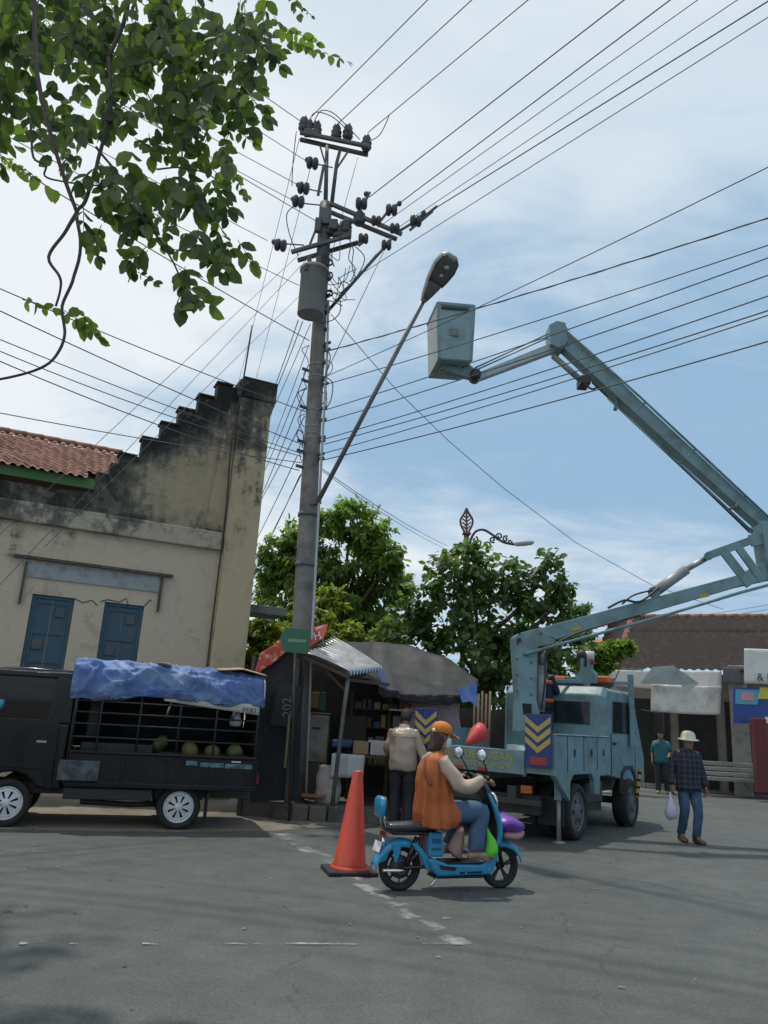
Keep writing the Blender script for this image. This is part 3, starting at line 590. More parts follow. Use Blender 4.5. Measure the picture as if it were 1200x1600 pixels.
trunk(t, (-2.7, 17.6, 0), Lc, .07, P(405, 1000, 17.6), m_bark); crown(t, 'crown', Lc, 5200, .13, .45, lf_y, droop=.5)
Ld = lump([(505, 985, 30, 0), (540, 1000, 34, .3), (478, 960, 22, .2), (575, 1005, 26, .3), (520, 940, 26, .8)], 16.8)
t = thing('yellowish_tree', 'small yellow green tree just above the zinc stall roof', 'tree', (-.8, 17.2, 0))
trunk(t, (-.8, 17.2, 0), Ld, .08, P(525, 985, 17), m_bark); crown(t, 'crown', Ld, 5200, .13, .5, lf_y, droop=.6)
Le = lump([(935, 1022, 16, 0), (960, 1015, 15, 0), (978, 1012, 11, 0), (945, 1035, 14, 0), (915, 1040, 18, 0)], 21.5)
t = thing('bright_shrub', 'small bright green shrub behind the truck cab in front of the tiled roof', 'shrub', (6.6, 21.9, 0))
trunk(t, (6.6, 21.9, 0), Le, .06, P(945, 1030, 21.7), m_bark); crown(t, 'crown', Le, 2200, .16, .45, leafmat('leaf_bright', (.08, .13, .02), (.18, .24, .05), .5), droop=.4)
Lf = lump([(905, 962, 9, 0), (915, 952, 6, 0), (898, 955, 6, 0), (906, 975, 11, 0), (885, 972, 9, 0)], 45)
t = thing('far_conifer', 'tiny dark pointed tree far away just above the boom', 'tree', (13.2, 45, 0))
trunk(t, (13.2, 45, 0), Lf, .15, P(906, 965, 45), m_bark); crown(t, 'crown', Lf, 1200, .3, .3, lf_b, droop=-.6)

# ---------------------------------------------------------------- overhanging branches, top left
lf_o = leafmat('leaf_overhead', (.042, .066, .034), (.155, .20, .055), .42)
lf_l = leafmat('leaf_young', (.10, .15, .035), (.19, .24, .06), .5)
ot = thing('overhanging_tree', 'roadside tree whose leafy branches hang in from the top left corner', 'tree', (-6.0, 5.2, 0))
b = MB(); b.tube(spline([V((-6, 5.2, 0)), V((-5.9, 5.3, 2.5)), V((-5.5, 5.4, 5.2)), V((-4.9, 5.5, 8.2)), V((-4.2, 5.6, 10.5))], 4), [.30 - .011 * i for i in range(17)], 12); b.wrinkle(.03, 3); b.build('trunk', m_bark, ot)
m_twig = mat('twig_bark', (.075, .06, .055), .8, var=.2)
def br(px, r0, r1, name='branch'):
    pts = spline([P(x, y, Y) for x, y, Y in px], 5); MB().tube(pts, [r0 + (r1 - r0) * i / (len(pts) - 1) for i in range(len(pts))], 7).wrinkle(.004, 9).build(name, m_twig, ot)
br([(40, -260, 5.6), (52, -60, 5.3), (55, 80, 5.1), (62, 140, 5.05), (78, 205, 5.0), (97, 268, 5.0), (120, 332, 5.0)], .022, .014)
MB().tube(spline([V((-5.2, 5.45, 6.9)), V((-4.2, 5.6, 8.4)), P(40, -262, 5.6)], 4), [.12 - .009 * i for i in range(9)], 8).build('branch', m_bark, ot)
br([(120, 332, 5), (100, 365, 5), (76, 402, 5), (92, 430, 5), (95, 448, 5), (87, 478, 5)], .014, .008)
br([(170, 90, 5), (172, 150, 5), (162, 215, 5), (150, 262, 5), (133, 315, 5), (120, 334, 5), (126, 385, 5), (113, 440, 5), (97, 478, 5), (101, 525, 5), (82, 562, 5), (45, 582, 5), (-30, 598, 5)], .016, .009)
br([(48, 190, 5), (52, 245, 5), (72, 258, 5), (70, 275, 5), (100, 284, 5), (155, 290, 5)], .010, .006, 'twig')
br([(150, 230, 5), (190, 280, 5), (230, 345, 5), (265, 400, 5), (290, 450, 5), (310, 480, 5)], .010, .005, 'twig')
br([(245, 265, 5), (290, 262, 5), (330, 275, 5), (352, 300, 5)], .007, .004, 'twig')
br([(170, 90, 5), (200, -20, 5.1), (150, -200, 5.4), (42, -262, 5.6)], .018, .02)
br([(285, 200, 5), (284, 260, 5), (282, 290, 5)], .008, .005, 'twig')
recs = []
def spray(x0, y0, x1, y1, n, size, Y, young=0, hang=.6):
    a = P(x0, y0, Y); b_ = P(x1, y1, Y + random.uniform(-.15, .15)); ax = (b_ - a); L0 = ax.length; ax.normalize()
    sd = ax.cross(V((random.gauss(0, .3), -1, random.gauss(0, .35)))).normalized(); nr = sd.cross(ax)
    if random.random() < .8: MB_tw.tube([a, a.lerp(b_, .5) + V((0, 0, .01)), b_], [.0035, .003, .002], 4)
    for i in range(n):
        for s in (-1, 1):
            if i == n - 1 and s == 1: d = ax
            else: d = (ax * .55 + sd * s + V((0, 0, -hang * random.uniform(.5, 1.6))) + V((random.gauss(0, .2), random.gauss(0, .25), random.gauss(0, .15)))).normalized()
            recs.append((a.lerp(b_, (i + .5) / n), d, nr + V((random.gauss(0, .45), random.gauss(0, .45), random.gauss(0, .3))), size * random.uniform(.55, 1.2), young))
MB_tw = MB()
mass = [(100, 25, 85, 5.6), (200, 30, 95, 5.3), (300, 40, 90, 5.2), (375, 70, 50, 5.1), (30, 50, 60, 6.6), (18, 120, 35, 6.6), (10, 180, 22, 6.6), (330, 160, 50, 5.1), (260, 130, 75, 5.2), (370, 165, 32, 5), (180, 85, 70, 5.5), (405, 35, 30, 5), (415, 90, 14, 5), (40, 175, 18, 6.4)]
tot = sum(m_[2] ** 2 for m_ in mass)
for (x, y, r_, Y) in mass:
    for _ in range(int(158 * r_ ** 2 / tot) + 2):
        a = random.uniform(0, 6.28); q = math.sqrt(random.random()) * r_; X_, Y_ = x + q * math.cos(a), y + q * math.sin(a) * .9
        an = R(random.gauss(92, 28)); l_ = random.uniform(35, 62)
        spray(X_, Y_ - 22, X_ + l_ * math.cos(an), Y_ - 22 + l_ * math.sin(an), 3, .150 * Y / 5.4, Y + random.uniform(-.35, .35), 0)
mass2 = [(128, 212, 24, 3), (122, 250, 22, 3), (155, 262, 28, 4), (190, 165, 24, 3), (200, 215, 38, 5), (250, 235, 40, 5), (285, 275, 38, 5), (240, 305, 40, 6), (215, 350, 34, 5), (285, 345, 44, 6), (325, 300, 32, 4), (345, 345, 26, 3), (362, 385, 28, 5), (322, 395, 30, 4), (138, 345, 12, 2), (155, 372, 14, 2), (275, 440, 18, 2), (295, 468, 16, 2), (345, 235, 22, 3), (180, 280, 22, 3), (310, 225, 30, 3), (245, 400, 20, 2), (365, 225, 14, 2), (160, 145, 25, 3), (285, 475, 12, 1), (385, 130, 20, 3), (175, 320, 16, 2)]
for (x, y, r_, k) in mass2:
    for _ in range(k):
        a = random.uniform(0, 6.28); q = math.sqrt(random.random()) * r_; X_, Y_ = x + q * math.cos(a), y + q * math.sin(a) * .9
        an = R(random.gauss(88, 35)); l_ = random.uniform(28, 48)
        spray(X_, Y_ - 18, X_ + l_ * math.cos(an), Y_ - 18 + l_ * math.sin(an), 3, random.choice((.09, .12, .15)), 5 + random.uniform(-.2, .25), 1 if random.random() < .07 else 0)
for a in ((435, 40, 500, 70, 6, .10), (450, 62, 548, 98, 8, .085), (0, 242, 30, 262, 5, .06), (25, 258, 62, 282, 5, .06), (35, 468, 88, 486, 4, .11), (100, 485, 160, 530, 5, .12), (362, 262, 384, 310, 5, .075), (70, 170, 100, 192, 4, .05), (270, 390, 345, 398, 6, .10), (345, 250, 372, 275, 4, .08), (120, 480, 150, 520, 4, .10)):
    spray(*a[:6], 5.0, 1, hang=.9)
spray(455, -12, 468, 28, 4, .075, 5.0, 0); spray(470, 10, 490, 28, 3, .04, 5, 0); spray(215, 425, 245, 445, 3, .07, 5, 0)
# further canopy outside the picture, up and to the left
for _ in range(170):
    p = V((random.uniform(-6.2, -3.3), random.uniform(3.2, 7.8), random.uniform(7.2, 10.5)))
    for _k in range(6):
        d = V((random.gauss(0, 1), random.gauss(0, 1), -.8 + random.gauss(0, .5))).normalized(); recs.append((p + V((random.gauss(0, .16), random.gauss(0, .16), random.gauss(0, .12))), d, V((random.gauss(0, .4), random.gauss(0, .4), 1)), .2, 0))
for i, r_ in enumerate(((-5.3, 6.6, 8.9), (-4.4, 4.0, 8.6), (-5.6, 3.8, 9.2), (-4.0, 7.0, 9.2))):
    MB().tube(spline([V((-4.9, 5.5, 8.2)), V((-4.9, 5.5, 8.2)).lerp(V(r_), .5) + V((0, 0, .3)), V(r_)], 3), [.1 - .012 * k for k in range(7)], 6).build('branch', m_bark, ot)
MB_tw.build('rachis', m_twig, ot, kind='stuff')
vis = [r_ for r_ in recs if r_[0].z < 7.2 or r_[0].x > -3.2]
near = [r_ for r_ in vis if r_[4]] + sorted([r_ for r_ in vis if not r_[4]], key=lambda r_: -r_[0].x + random.uniform(-1.2, 1.2) + (r_[0] - EYE).length * .8)
pick = near[:300]; pid = set(id(r_) for r_ in pick)
def lm(nm, m_):
    me = leaves_mesh(nm, np.array([[0., 0, 0]]), np.array([[1., 0, 0]]), np.array([[0., 0, 1]]), np.array([1.]), np.array([.62]), np.array([.2])); me.materials.append(m_); return me
l0, l1 = lm('leaf', lf_o), lm('young_leaf', lf_l)
for p, d, nr, s, yg in pick: inst('young_leaf' if yg else 'leaf', l1 if yg else l0, frame(p, d, nr) @ M.Scale(s, 4), ot)
rest = [r_ for r_ in recs if id(r_) not in pid]
A = lambda k: np.array([list(r_[k]) for r_ in rest])
ln = np.array([r_[3] for r_ in rest])
me = leaves_mesh('leaves', A(0), A(1), A(2), ln, ln * .62, rng.random(len(rest))); me.materials.append(lf_o)
o = bpy.data.objects.new('leaves', me); COL.objects.link(o); o.parent = ot; o.matrix_basis = W(ot).inverted(); o['kind'] = 'stuff'

# ================================================================ utility pole
PY = 12.8
def Q(x, y, d=0): return P(x, y, PY + d)
up_ = thing('utility_pole', 'tall concrete utility pole with crossarms insulators and a drum transformer', 'utility pole', (Q(457, 1255).x, PY, 0))
m_conc = mat('pole_concrete', (.235, .225, .205), .85, var=.12, scale=2, dirt=(.12, .11, .10), damt=.5, dscale=3, bump=.3)
m_ins = mat('insulator', (.075, .075, .082), .5); m_arm = mat('crossarm_steel', (.11, .115, .12), .6, dirt=(.05, .04, .035), damt=.4)
axis = [(457, 1262), (472, 980), (487, 700), (499, 505), (509, 318)]
pts = [Q(*q) for q in axis]; pts[0].z = 0
MB().tube(pts, [.185, .168, .148, .128, .108], 20).build('shaft', m_conc, up_)
def at(y):      # pole axis at image height y
    for (x0, y0), (x1, y1) in zip(axis, axis[1:]):
        if y1 <= y <= y0: return Q(x0 + (x1 - x0) * (y - y0) / (y1 - y0), y)
for y in (643, 668, 679, 686, 706, 721, 590, 572):
    p = at(y); MB().cyl(p - V((0, 0, .012)), p + V((0, 0, .012)), .148 if y > 600 else .142, 20).build('band', m_galv, up_)
for y in (805, 883):
    p = at(y); MB().cyl(p - V((0, 0, .03)), p + V((0, 0, .03)), .175, 20).build('band', m_arm, up_)
MB().tube([Q(513, 470, -.1), Q(511, 560, -.13), Q(500, 760, -.16), Q(488, 985, -.19), Q(478, 1240, -.2)], .022, 8).build('conduit', mat('pale_conduit', (.45, .45, .44), .5), up_)
MB().tube([at(420) + V((0, 0, 0)), at(321)], [.128, .118], 16).build('steel_sleeve', m_arm, up_)
MB().box(at(345) + V((0, -.12, 0)), (.2, .12, .35)).build('clamp_plate', m_arm, up_, bevel=.01)
# transformer drum
tp, bt_ = Q(489, 420, -.42), Q(488, 492, -.42)
b = MB(); c = (tp + bt_) / 2; h = (tp.z - bt_.z) / 2; tm_ = M.Translation(c)
b.lathe([(0, -h + .02), (.215, -h + .02), (.215, -h - .01), (.24, -h), (.24, h - .08), (.265, h - .08), (.265, h - .02), (.24, h), (.1, h + .03), (0, h + .035)], tm_, 24)
tr = b.build('transformer', mat('transformer_grey', (.30, .31, .32), .5, dirt=(.17, .15, .13), damt=.4), up_)
for dx, dy in ((-.1, -.08), (.08, -.1), (0, .1)):
    q = c + V((dx, dy, h + .02)); MB().lathe([(.03, 0), (.045, .04), (.03, .06), (.045, .10), (.03, .12), (.04, .16), (0, .2)], M.Translation(q), 10).build('bushing', m_ins, tr)
for a in (0, 2.1, 4.2): MB().box(c + V((.26 * math.cos(a), .26 * math.sin(a), h - .12)), (.05, .05, .12)).build('lug', m_arm, tr)
MB().beam(c + V((.0, .2, .2)), c + V((.12, .42, .2)), .1, .06).build('bracket', m_arm, tr)
def arm(a, b_, w_=.07, name='crossarm'): return MB().beam(a, b_, w_, w_).build(name, m_arm, up_, bevel=.008)
arm(Q(469, 207, -.10), Q(577, 229, -.10)); arm(Q(469, 218, .10), Q(575, 242, .10))
arm(Q(516, 318, -.14), Q(628, 366, -.14)); arm(Q(515, 331, .14), Q(620, 374, .14))
arm(Q(455, 394, -.14), Q(547, 368, -.14)); arm(Q(465, 407, .14), Q(560, 379, .14))
MB().tube([at(330), Q(511, 228)], [.045, .035], 10).build('extension_pipe', m_arm, up_); MB().tube([Q(518, 322), Q(526, 255), Q(532, 232)], [.04, .035, .03], 10).build('extension_pipe', m_arm, up_)
MB().beam(Q(497, 305, -.12), Q(506, 258, -.12), .05, .05).build('brace', m_arm, up_); MB().beam(Q(500, 228), Q(510, 262), .03, .03).build('brace', m_arm, up_)
MB().beam(Q(545, 235, 0), Q(527, 262), .03, .03).build('brace', m_arm, up_); MB().beam(Q(503, 335, 0), Q(483, 385), .035, .035).build('brace', m_arm, up_)
MB().tube([Q(597, 390), Q(515, 483)], .032, 8).build('strut', m_arm, up_)
def disc(x, y, r=9.5, n=2, d=0, dirv=(1, 0, 0)):
    rr = r / FPX * 13.9; mm = frame(Q(x, y, d), (0, 1, 0), dirv); pr = []
    for i in range(n):
        h0 = (i - (n - 1) / 2) * rr * .95; pr += [(rr * .55, h0 - rr * .50), (rr * .92, h0 - rr * .34), (rr * 1.05, h0), (rr * .9, h0 + rr * .30), (rr * .5, h0 + rr * .46)]
    MB().lathe([(0, pr[0][1])] + pr + [(0, pr[-1][1])], mm, 16).build('disc_insulator', m_ins, up_)
wl_dir = V((-.74, -.66, .1)); wr_dir = V((.70, -.70, .02))
for x, y in ((488, 255), (474, 294), (466, 315), (438, 383)): disc(x, y, 10, 2, -.12, wl_dir)
for a, b_ in (((498, 257), (520, 262)), ((484, 296), (503, 300)), ((476, 318), (505, 321)), ((447, 381), (475, 383))): MB().tube([Q(*a, -.08), Q(*b_)], .014, 6).build('link_rod', m_arm, up_)
for x, y in ((565, 318), (612, 328), (650, 345), (588, 345), (617, 357), (568, 373), (604, 383)): disc(x, y, 10 if y < 350 and x != 588 else 8.5, 2, -.15, wr_dir)
for x, y in ((518, 352), (528, 358), (540, 350), (561, 336)): 
    MB().lathe([(0, -.04), (.08, -.04), (.12, .03), (.08, .06), (.12, .10), (.08, .14), (.11, .18), (.07, .22), (.04, .28), (0, .28)], M.Translation(Q(x, y + 12, -.1)), 12).build('post_insulator', m_ins, up_)
for x, y in ((525, 215), (543, 215), (572, 232), (482, 208), (494, 210), (474, 203)):
    MB().lathe([(0, -.04), (.07, -.04), (.11, .03), (.07, .07), (.11, .12), (.07, .17), (.09, .22), (.06, .28), (.04, .33), (0, .33)], M.Translation(Q(x, y, 0)), 12).build('post_insulator', m_ins, up_)
MB().box(Q(487, 208, -.05), (.3, .12, .14)).build('fuse_box', m_ins, up_, bevel=.02); MB().box(Q(535, 366, -.1), (.34, .12, .16)).build('fuse_box', m_ins, up_, bevel=.02)
for y in (410, 430, 458, 482): MB().lathe([(.05, -.02), (.07, -.02), (.07, .02), (.05, .02)], frame(Q(515 if y < 470 else 511, y, -.1), (0, 0, 1), (0, 1, 0)), 8, closed=True).build('step_ring', m_arm, up_)
for y, s in ((540, 1), (550, 1), (583, -1), (600, -1), (603, 1), (641, 1), (659, 1), (641, -1), (686, 1), (692, 1), (694, -1), (709, -1), (712, 1), (719, 1), (733, -1)):
    p = at(min(y, 1200)); MB().beam(p + V((s * .13, -.08, 0)), p + V((s * .24, -.16, .0)), .035, .05).build('wire_clamp', m_ins, up_, bevel=.005)
# jumper loops
for pp in ([(491, 190), (500, 174), (512, 173), (525, 180), (545, 200), (562, 218)], [(575, 222), (592, 212), (602, 195), (608, 180)], [(463, 205), (458, 250), (456, 290)], [(460, 322), (448, 335), (452, 365), (466, 400)], [(470, 430), (485, 450), (510, 458)], [(472, 455), (490, 470), (515, 470), (535, 478)], [(545, 372), (552, 390), (550, 415), (556, 435)], [(548, 385), (545, 405), (555, 420), (548, 440)], [(530, 450), (535, 440), (545, 445), (535, 455), (528, 470)],
           [(555, 385), (570, 405), (552, 440), (530, 458), (512, 455)], [(509, 545), (516, 556), (512, 575), (508, 590)], [(511, 590), (520, 600), (517, 625), (508, 640)], [(500, 505), (520, 500), (532, 485), (530, 460)], [(470, 690), (464, 680), (467, 672), (474, 680), (472, 700)], [(487, 180), (497, 175), (520, 183), (545, 205)]):
    MB().tube(spline([Q(x, y, -.16) for x, y in pp], 4), .010, 5).build('jumper_wire', m_ins, up_)

# link hardware between the discs and the crossarms, and the cable clutter round the pole head
for a, b_ in (((565, 322), (563, 338)), ((562, 338), (561, 345)), ((604, 333), (594, 346)), ((588, 345), (584, 345)), ((642, 350), (622, 362)), ((617, 357), (612, 362)), ((568, 378), (560, 384)), ((604, 386), (612, 372)), ((572, 312), (578, 300)), ((618, 322), (626, 316)), ((657, 338), (664, 330)), ((655, 345), (683, 322)), ((640, 360), (676, 330))):
    MB().beam(Q(*a, -.15), Q(*b_, -.15), .035, .045).build('link_plate', m_arm, up_, bevel=.006)
for x, y in ((572, 303), (624, 318), (662, 333), (480, 250), (466, 289), (458, 311), (428, 378)): MB().ell(Q(x, y, -.15), (.05, .05, .06), 8, 6).build('dead_end_clamp', m_ins, up_)
rq = random.Random(11)
for i in range(8):
    x0, y0 = rq.uniform(508, 522), rq.uniform(372, 470); x1, y1 = x0 + rq.uniform(8, 46), y0 + rq.uniform(-35, 25)
    MB().tube(spline([Q(x0, y0, -.17), Q(x0 + rq.uniform(5, 20), y0 + rq.uniform(5, 24), -.2), Q((x0 + x1) / 2 + rq.uniform(-6, 12), (y0 + y1) / 2 + rq.uniform(0, 18), -.22), Q(x1, y1, -.16)], 5), .0075, 5).build('jumper_wire', m_ins, up_)
for i in range(10):
    y0 = rq.uniform(520, 725); s_ = rq.choice((-1, 1)); x0 = at(y0); p0 = x0 + V((s_ * .14, -.1, 0)); MB().tube(spline([p0, p0 + V((s_ * rq.uniform(.06, .16), -.02, -.1)), p0 + V((s_ * rq.uniform(.02, .14), 0, -.26)), p0 + V((0, 0, -.36))], 4), .008, 5).build('jumper_wire', m_ins, up_)
for i in range(7): p = at(440 + i * 26); MB().beam(p + V((.12, -.06, 0)), p + V((.18, -.12, .02)), .04, .06).build('cable_clip', m_ins, up_, bevel=.005)
MB().box(Q(497, 352, -.2), (.12, .1, .3)).build('fuse_box', m_ins, up_, bevel=.02); MB().box(Q(521, 352, -.2), (.16, .12, .22)).build('fuse_box', m_ins, up_, bevel=.02)

# street lamp on the pole
lt = thing('street_lamp', 'grey street lamp head on a long slanting pipe clamped to the utility pole', 'street lamp', Q(497, 782))
a, e = P(496, 785, 12.65), P(664, 466, 11.0)
MB().tube([a, e], [.042, .036], 12).build('arm', mat('lamp_pipe', (.22, .22, .225), .5, metal=.3, dirt=(.13, .12, .11), damt=.3), lt)
MB().beam(a + V((-.16, .05, -.05)), a + V((.05, .0, .03)), .1, .07).build('clamp', m_arm, lt)
B0, B1 = P(662, 470, 11.0), P(706, 401, 10.5)
ax = (B1 - B0); ln_ = ax.length; ax.normalize(); vw = (EYE - B0).normalized(); nrm = (vw - ax * vw.dot(ax)).normalized(); sdv = ax.cross(nrm).normalized(); nrm = (nrm * .93 + sdv * (.37 if sdv.x > 0 else -.37)).normalized(); sdv = ax.cross(nrm).normalized()
def hd(t, w_, k0, k1): return (B0 + ax * ln_ * t + nrm * (k0 + k1) / 2, sdv * w_, nrm * (k1 - k0) / 2)
b = MB(); b.loft([hd(-.02, .045, -.05, .03), hd(.12, .085, -.10, .035), hd(.45, .155, -.14, .04), hd(.75, .19, -.145, .045), hd(.95, .165, -.12, .045), hd(1.04, .09, -.07, .035)], 24, pw=3); b.build('housing', mat('lamp_housing', (.36, .37, .37), .45, dirt=(.22, .2, .18), damt=.4), lt)
b = MB(); b.loft([hd(.42, .115, .035, .05), hd(.5, .128, .035, .062), hd(.75, .155, .035, .068), hd(.93, .13, .035, .062), hd(.99, .07, .035, .05)], 24, pw=3); b.build('lens', glass('lamp_glass', (.075, .075, .075), .25), lt)
b = MB(); b.loft([hd(.06, .05, .03, .04), hd(.14, .07, .03, .046), hd(.36, .115, .03, .046), hd(.40, .10, .03, .04)], 20, pw=3.4); b.build('gear_cover', mat('lamp_cover', (.13, .135, .14), .4), lt)

for t_, w_ in ((.60, .035), (.78, .045)): MB().ell(B0 + ax * ln_ * t_ + nrm * .062, (w_, w_, w_ * .6), 10, 6).build('reflector_spot', mat('reflector_pale', (.5, .5, .48), .3), lt)
b = MB()
for s_ in (-1, 1): b.tube([B0 + ax * ln_ * t_ + sdv * s_ * w_ + nrm * .045 for t_, w_ in ((.40, .12), (.55, .15), (.75, .172), (.93, .148), (1.0, .08))], .014, 6)
b.build('lens_frame', m_arm, lt)
# ================================================================ overhead wires
m_w = mat('cable', (.11, .118, .14), .6, var=.1); m_wg = mat('grey_cable', (.17, .18, .20), .6, var=.1); ORD = ['topmost', 'second', 'third', 'fourth', 'fifth', 'sixth', 'seventh', 'eighth', 'ninth', 'tenth', 'eleventh']
def wire(pts3, r_, lab, grp, sag=0., m_=None, twist=False):
    if len(pts3) == 2 and sag: a, c = pts3; pts3 = [a.lerp(c, i / 12) - V((0, 0, sag * 4 * (i / 12) * (1 - i / 12))) for i in range(13)]
    r_ *= .70; b = MB(); b.tube(pts3, r_, 6)
    if twist:
        q = pts3 if len(pts3) > 2 else [pts3[0].lerp(pts3[1], i / 60) for i in range(61)]; o = []
        tot_ = sum((q[i + 1] - q[i]).length for i in range(len(q) - 1)); n_ = int(tot_ / .06)
        for i in range(n_ + 1):
            s_ = i / n_ * (len(q) - 1); j = min(int(s_), len(q) - 2); p = q[j].lerp(q[j + 1], s_ - j); an = i * .5; o.append(p + V((.3 * math.cos(an), -.2 * math.cos(an), math.sin(an))) * r_ * 1.1)
        b.tube(o, r_ * .7, 4)
    b.build('overhead_wire', m_ or m_w, label=lab, cat='wire', group=grp)
def toz(px, z, k=1.5, start=None):           # far end at the height z, then run on past the picture edge
    d = ray(*px); e = EYE + d * ((z - 1.5) / d.z); return start + (e - start) * k
gu = 'wires climbing to the upper right'
for i, (a, c, r_) in enumerate((((482, 187), (668, 0), .012), ((528, 193), (737, 0), .012), ((575, 207), (825, 0), .012))):
    s = Q(*a); wire([s, toz(c, s.z - .1, 1.6, s)], r_, '%s wire rising to the upper right from the top crossarm' % ('left', 'middle', 'right')[i], gu)
for i, (a, c, r_) in enumerate((((577, 308), (975, 0), .0135), ((622, 319), (1047, 0), .0135), ((590, 356), (1090, 0), .009), ((620, 357), (1152, 0), .009), ((655, 341), (1200, 2), .0145), ((545, 440), (1200, 27), .009))):
    s = Q(*a, -.15); wire([s, toz(c, s.z - .05, 1.6, s)], r_, '%s wire from the left in the fan rising right from the lower crossarm' % ORD[i].replace('topmost', 'first'), gu)
gr = 'low cables running right past the bucket'
for i, (a, c, r_, tw_) in enumerate((((510, 588), (1200, 250), .010, 0), ((507, 550), (1200, 331), .014, 1), ((508, 601), (1200, 373), .012, 0), ((507, 641), (1200, 392), .012, 0), ((507, 659), (1200, 419), .012, 0), ((507, 686), (1200, 451), .012, 0), ((507, 694), (1200, 474), .012, 0), ((507, 708), (1200, 481), .011, 0), ((504, 719), (1200, 522), .013, 0))):
    s = Q(*a, -.15); e = toz(c, s.z, 1.45, s); wire([s, e], r_, '%s from the top of the low cables crossing the right picture edge' % ORD[i], gr, sag=.10, twist=tw_)
gl = 'cables running left from the utility pole'
for i, (a, c, r_) in enumerate((((472, 191), (222, 0), .011), ((476, 250), (112, 0), .010), ((464, 288), (0, 18), .010), ((456, 312), (0, 52), .010), ((498, 348), (0, 35), .011), ((418, 376), (0, 140), .010), ((467, 446), (0, 200), .010), ((483, 532), (0, 238), .012), ((477, 643), (0, 444), .012), ((471, 694), (0, 478), .012), ((475, 710), (0, 523), .011))):
    s = Q(*a, -.12); e = toz(c, s.z, 1.35, s); wire([s, e], r_, '%s cable from the top on the left side of the utility pole' % ORD[i], gl, sag=.08)
for i, (a, c, r_, Y) in enumerate((((471, 713), (0, 534), .011, 0), ((467, 735), (0, 549), .012, 0), ((471, 723), (0, 642), .010, 9.2))):
    s = Q(*a, -.12); e = toz(c, s.z, 1.35, s) if not Y else s + (P(*c, 9.2) - s) * 1.2; wire([s, e], r_, ('fourth lowest', 'second lowest', 'lowest thin')[i] + ' cable crossing in front of the stepped gable', gl, sag=.16 if not Y else .05)
gd = 'cables dropping away behind the old building'
for i, (a, c, r_, tw_) in enumerate((((468, 216), (372, 598), .009, 0), ((485, 262), (398, 597), .009, 0), ((466, 500), (428, 602), .012, 0), ((473, 502), (431, 604), .012, 0), ((485, 506), (420, 648), .010, 0), ((482, 540), (417, 708), .010, 0), ((482, 570), (413, 732), .012, 0), ((477, 606), (409, 769), .013, 1), ((476, 650), (406, 779), .012, 0), ((464, 713), (396, 847), .012, 0), ((469, 742), (393, 897), .012, 0), ((474, 735), (397, 880), .010, 0), ((559, 246), (512, 420), .009, 0), ((600, 392), (510, 582), .011, 0))):
    s = Q(*a, .12)
    if i > 11: wire([Q(*a), Q(*c)], r_, ('thin wire dropping from the top crossarm past the pole', 'steep wire from the strut insulator down to the pole')[i - 12], 'short wires on the pole'); continue
    e = toz(c, s.z, 1.7 if i > 1 else 1.5, s); wire([s, e], r_, '%s of the steep cables vanishing behind the old building left of the pole' % (ORD + ['twelfth'])[i].replace('topmost', 'leftmost'), gd, sag=.12, twist=tw_)
gf = 'faint wires crossing the facade'
for i, (a, c, Ye) in enumerate((((470, 395), (0, 835), 10.6), ((480, 405), (60, 850), 10.8), ((475, 455), (125, 800), 11.2))):
    s = Q(*a); e = P(*c, Ye); wire([s, s + (e - s) * 1.12], .007, '%s of the faint pale wires slanting over the tiled roof and facade' % ('leftmost', 'middle', 'rightmost')[i], gf, m_=m_wg)
s = Q(517, 491); wire([s] + [P(x, y, Y) for x, y, Y in ((620, 610, 14), (700, 688, 15.2), (786, 762, 16.6), (900, 848, 18.8), (1020, 915, 21.5), (1130, 952, 24.2))], .011, 'single cable sagging down right from the transformer to the far shop roof', 'service cables')
s = Q(504, 733); wire([s, P(700, 853, 26)], .011, 'thin cable descending from the pole towards the ornate lamp', 'service cables', sag=.1, m_=m_wg); wire([Q(504, 736), P(704, 861, 26)], .009, 'lower twin of the thin cable descending towards the ornate lamp', 'service cables', sag=.12, m_=m_wg)
for i in range(4):
    wire([P(850, 985 + i * 9, 34), P(1200, 945 + i * 7, 30)], .014, '%s of the distant wires seen under the boom above the shop roof' % ('highest', 'second highest', 'second lowest', 'lowest')[i], 'distant wires', sag=.15, m_=m_wg)

# ornate street lamp behind the trees
DY = 24.
def D(x, y, d=0): return P(x, y, DY + d)
ol = thing('ornate_lamp', 'ornate street lamp with a leaf shaped finial and scroll arm rising above the trees', 'street lamp', (D(730, 870).x, DY, 0))
m_orn = mat('ornate_brown', (.16, .075, .055), .6, dirt=(.07, .05, .045), damt=.4); m_ornd = mat('ornate_dark', (.035, .04, .05), .5)
b = MB(); q = D(729, 832); b.tube([V((q.x, DY, 0)), q], [.10, .085], 10); b.build('post', m_orn, ol)
for y in (834, 858): MB().box(D(729, y), (.26, .26, .06)).build('collar', m_orn, ol, bevel=.01)
def leafpts(s): return [(729, 794), (729 + 4 * s, 803), (729 + 9.5 * s, 812), (729 + 8 * s, 822), (729 + 3 * s, 831)]
for s in (-1, 1):
    MB().tube(spline([D(x, y) for x, y in leafpts(s)], 3), .035, 6).build('finial_frame', m_orn, ol)
    for y in (806, 812, 818, 824): MB().beam(D(729, y + 4), D(729 + s * (6.5 if y < 820 else 5), y - 2), .05, .04).build('finial_vein', m_orn, ol)
MB().beam(D(729, 833), D(729, 794), .06, .06).build('finial_stem', m_orn, ol)
MB().tube(spline([D(733, 858), D(736, 842), D(744, 830), (D(756, 828)), D(770, 836), D(786, 847), D(806, 851)], 4), .04, 7).build('scroll_arm', m_ornd, ol)
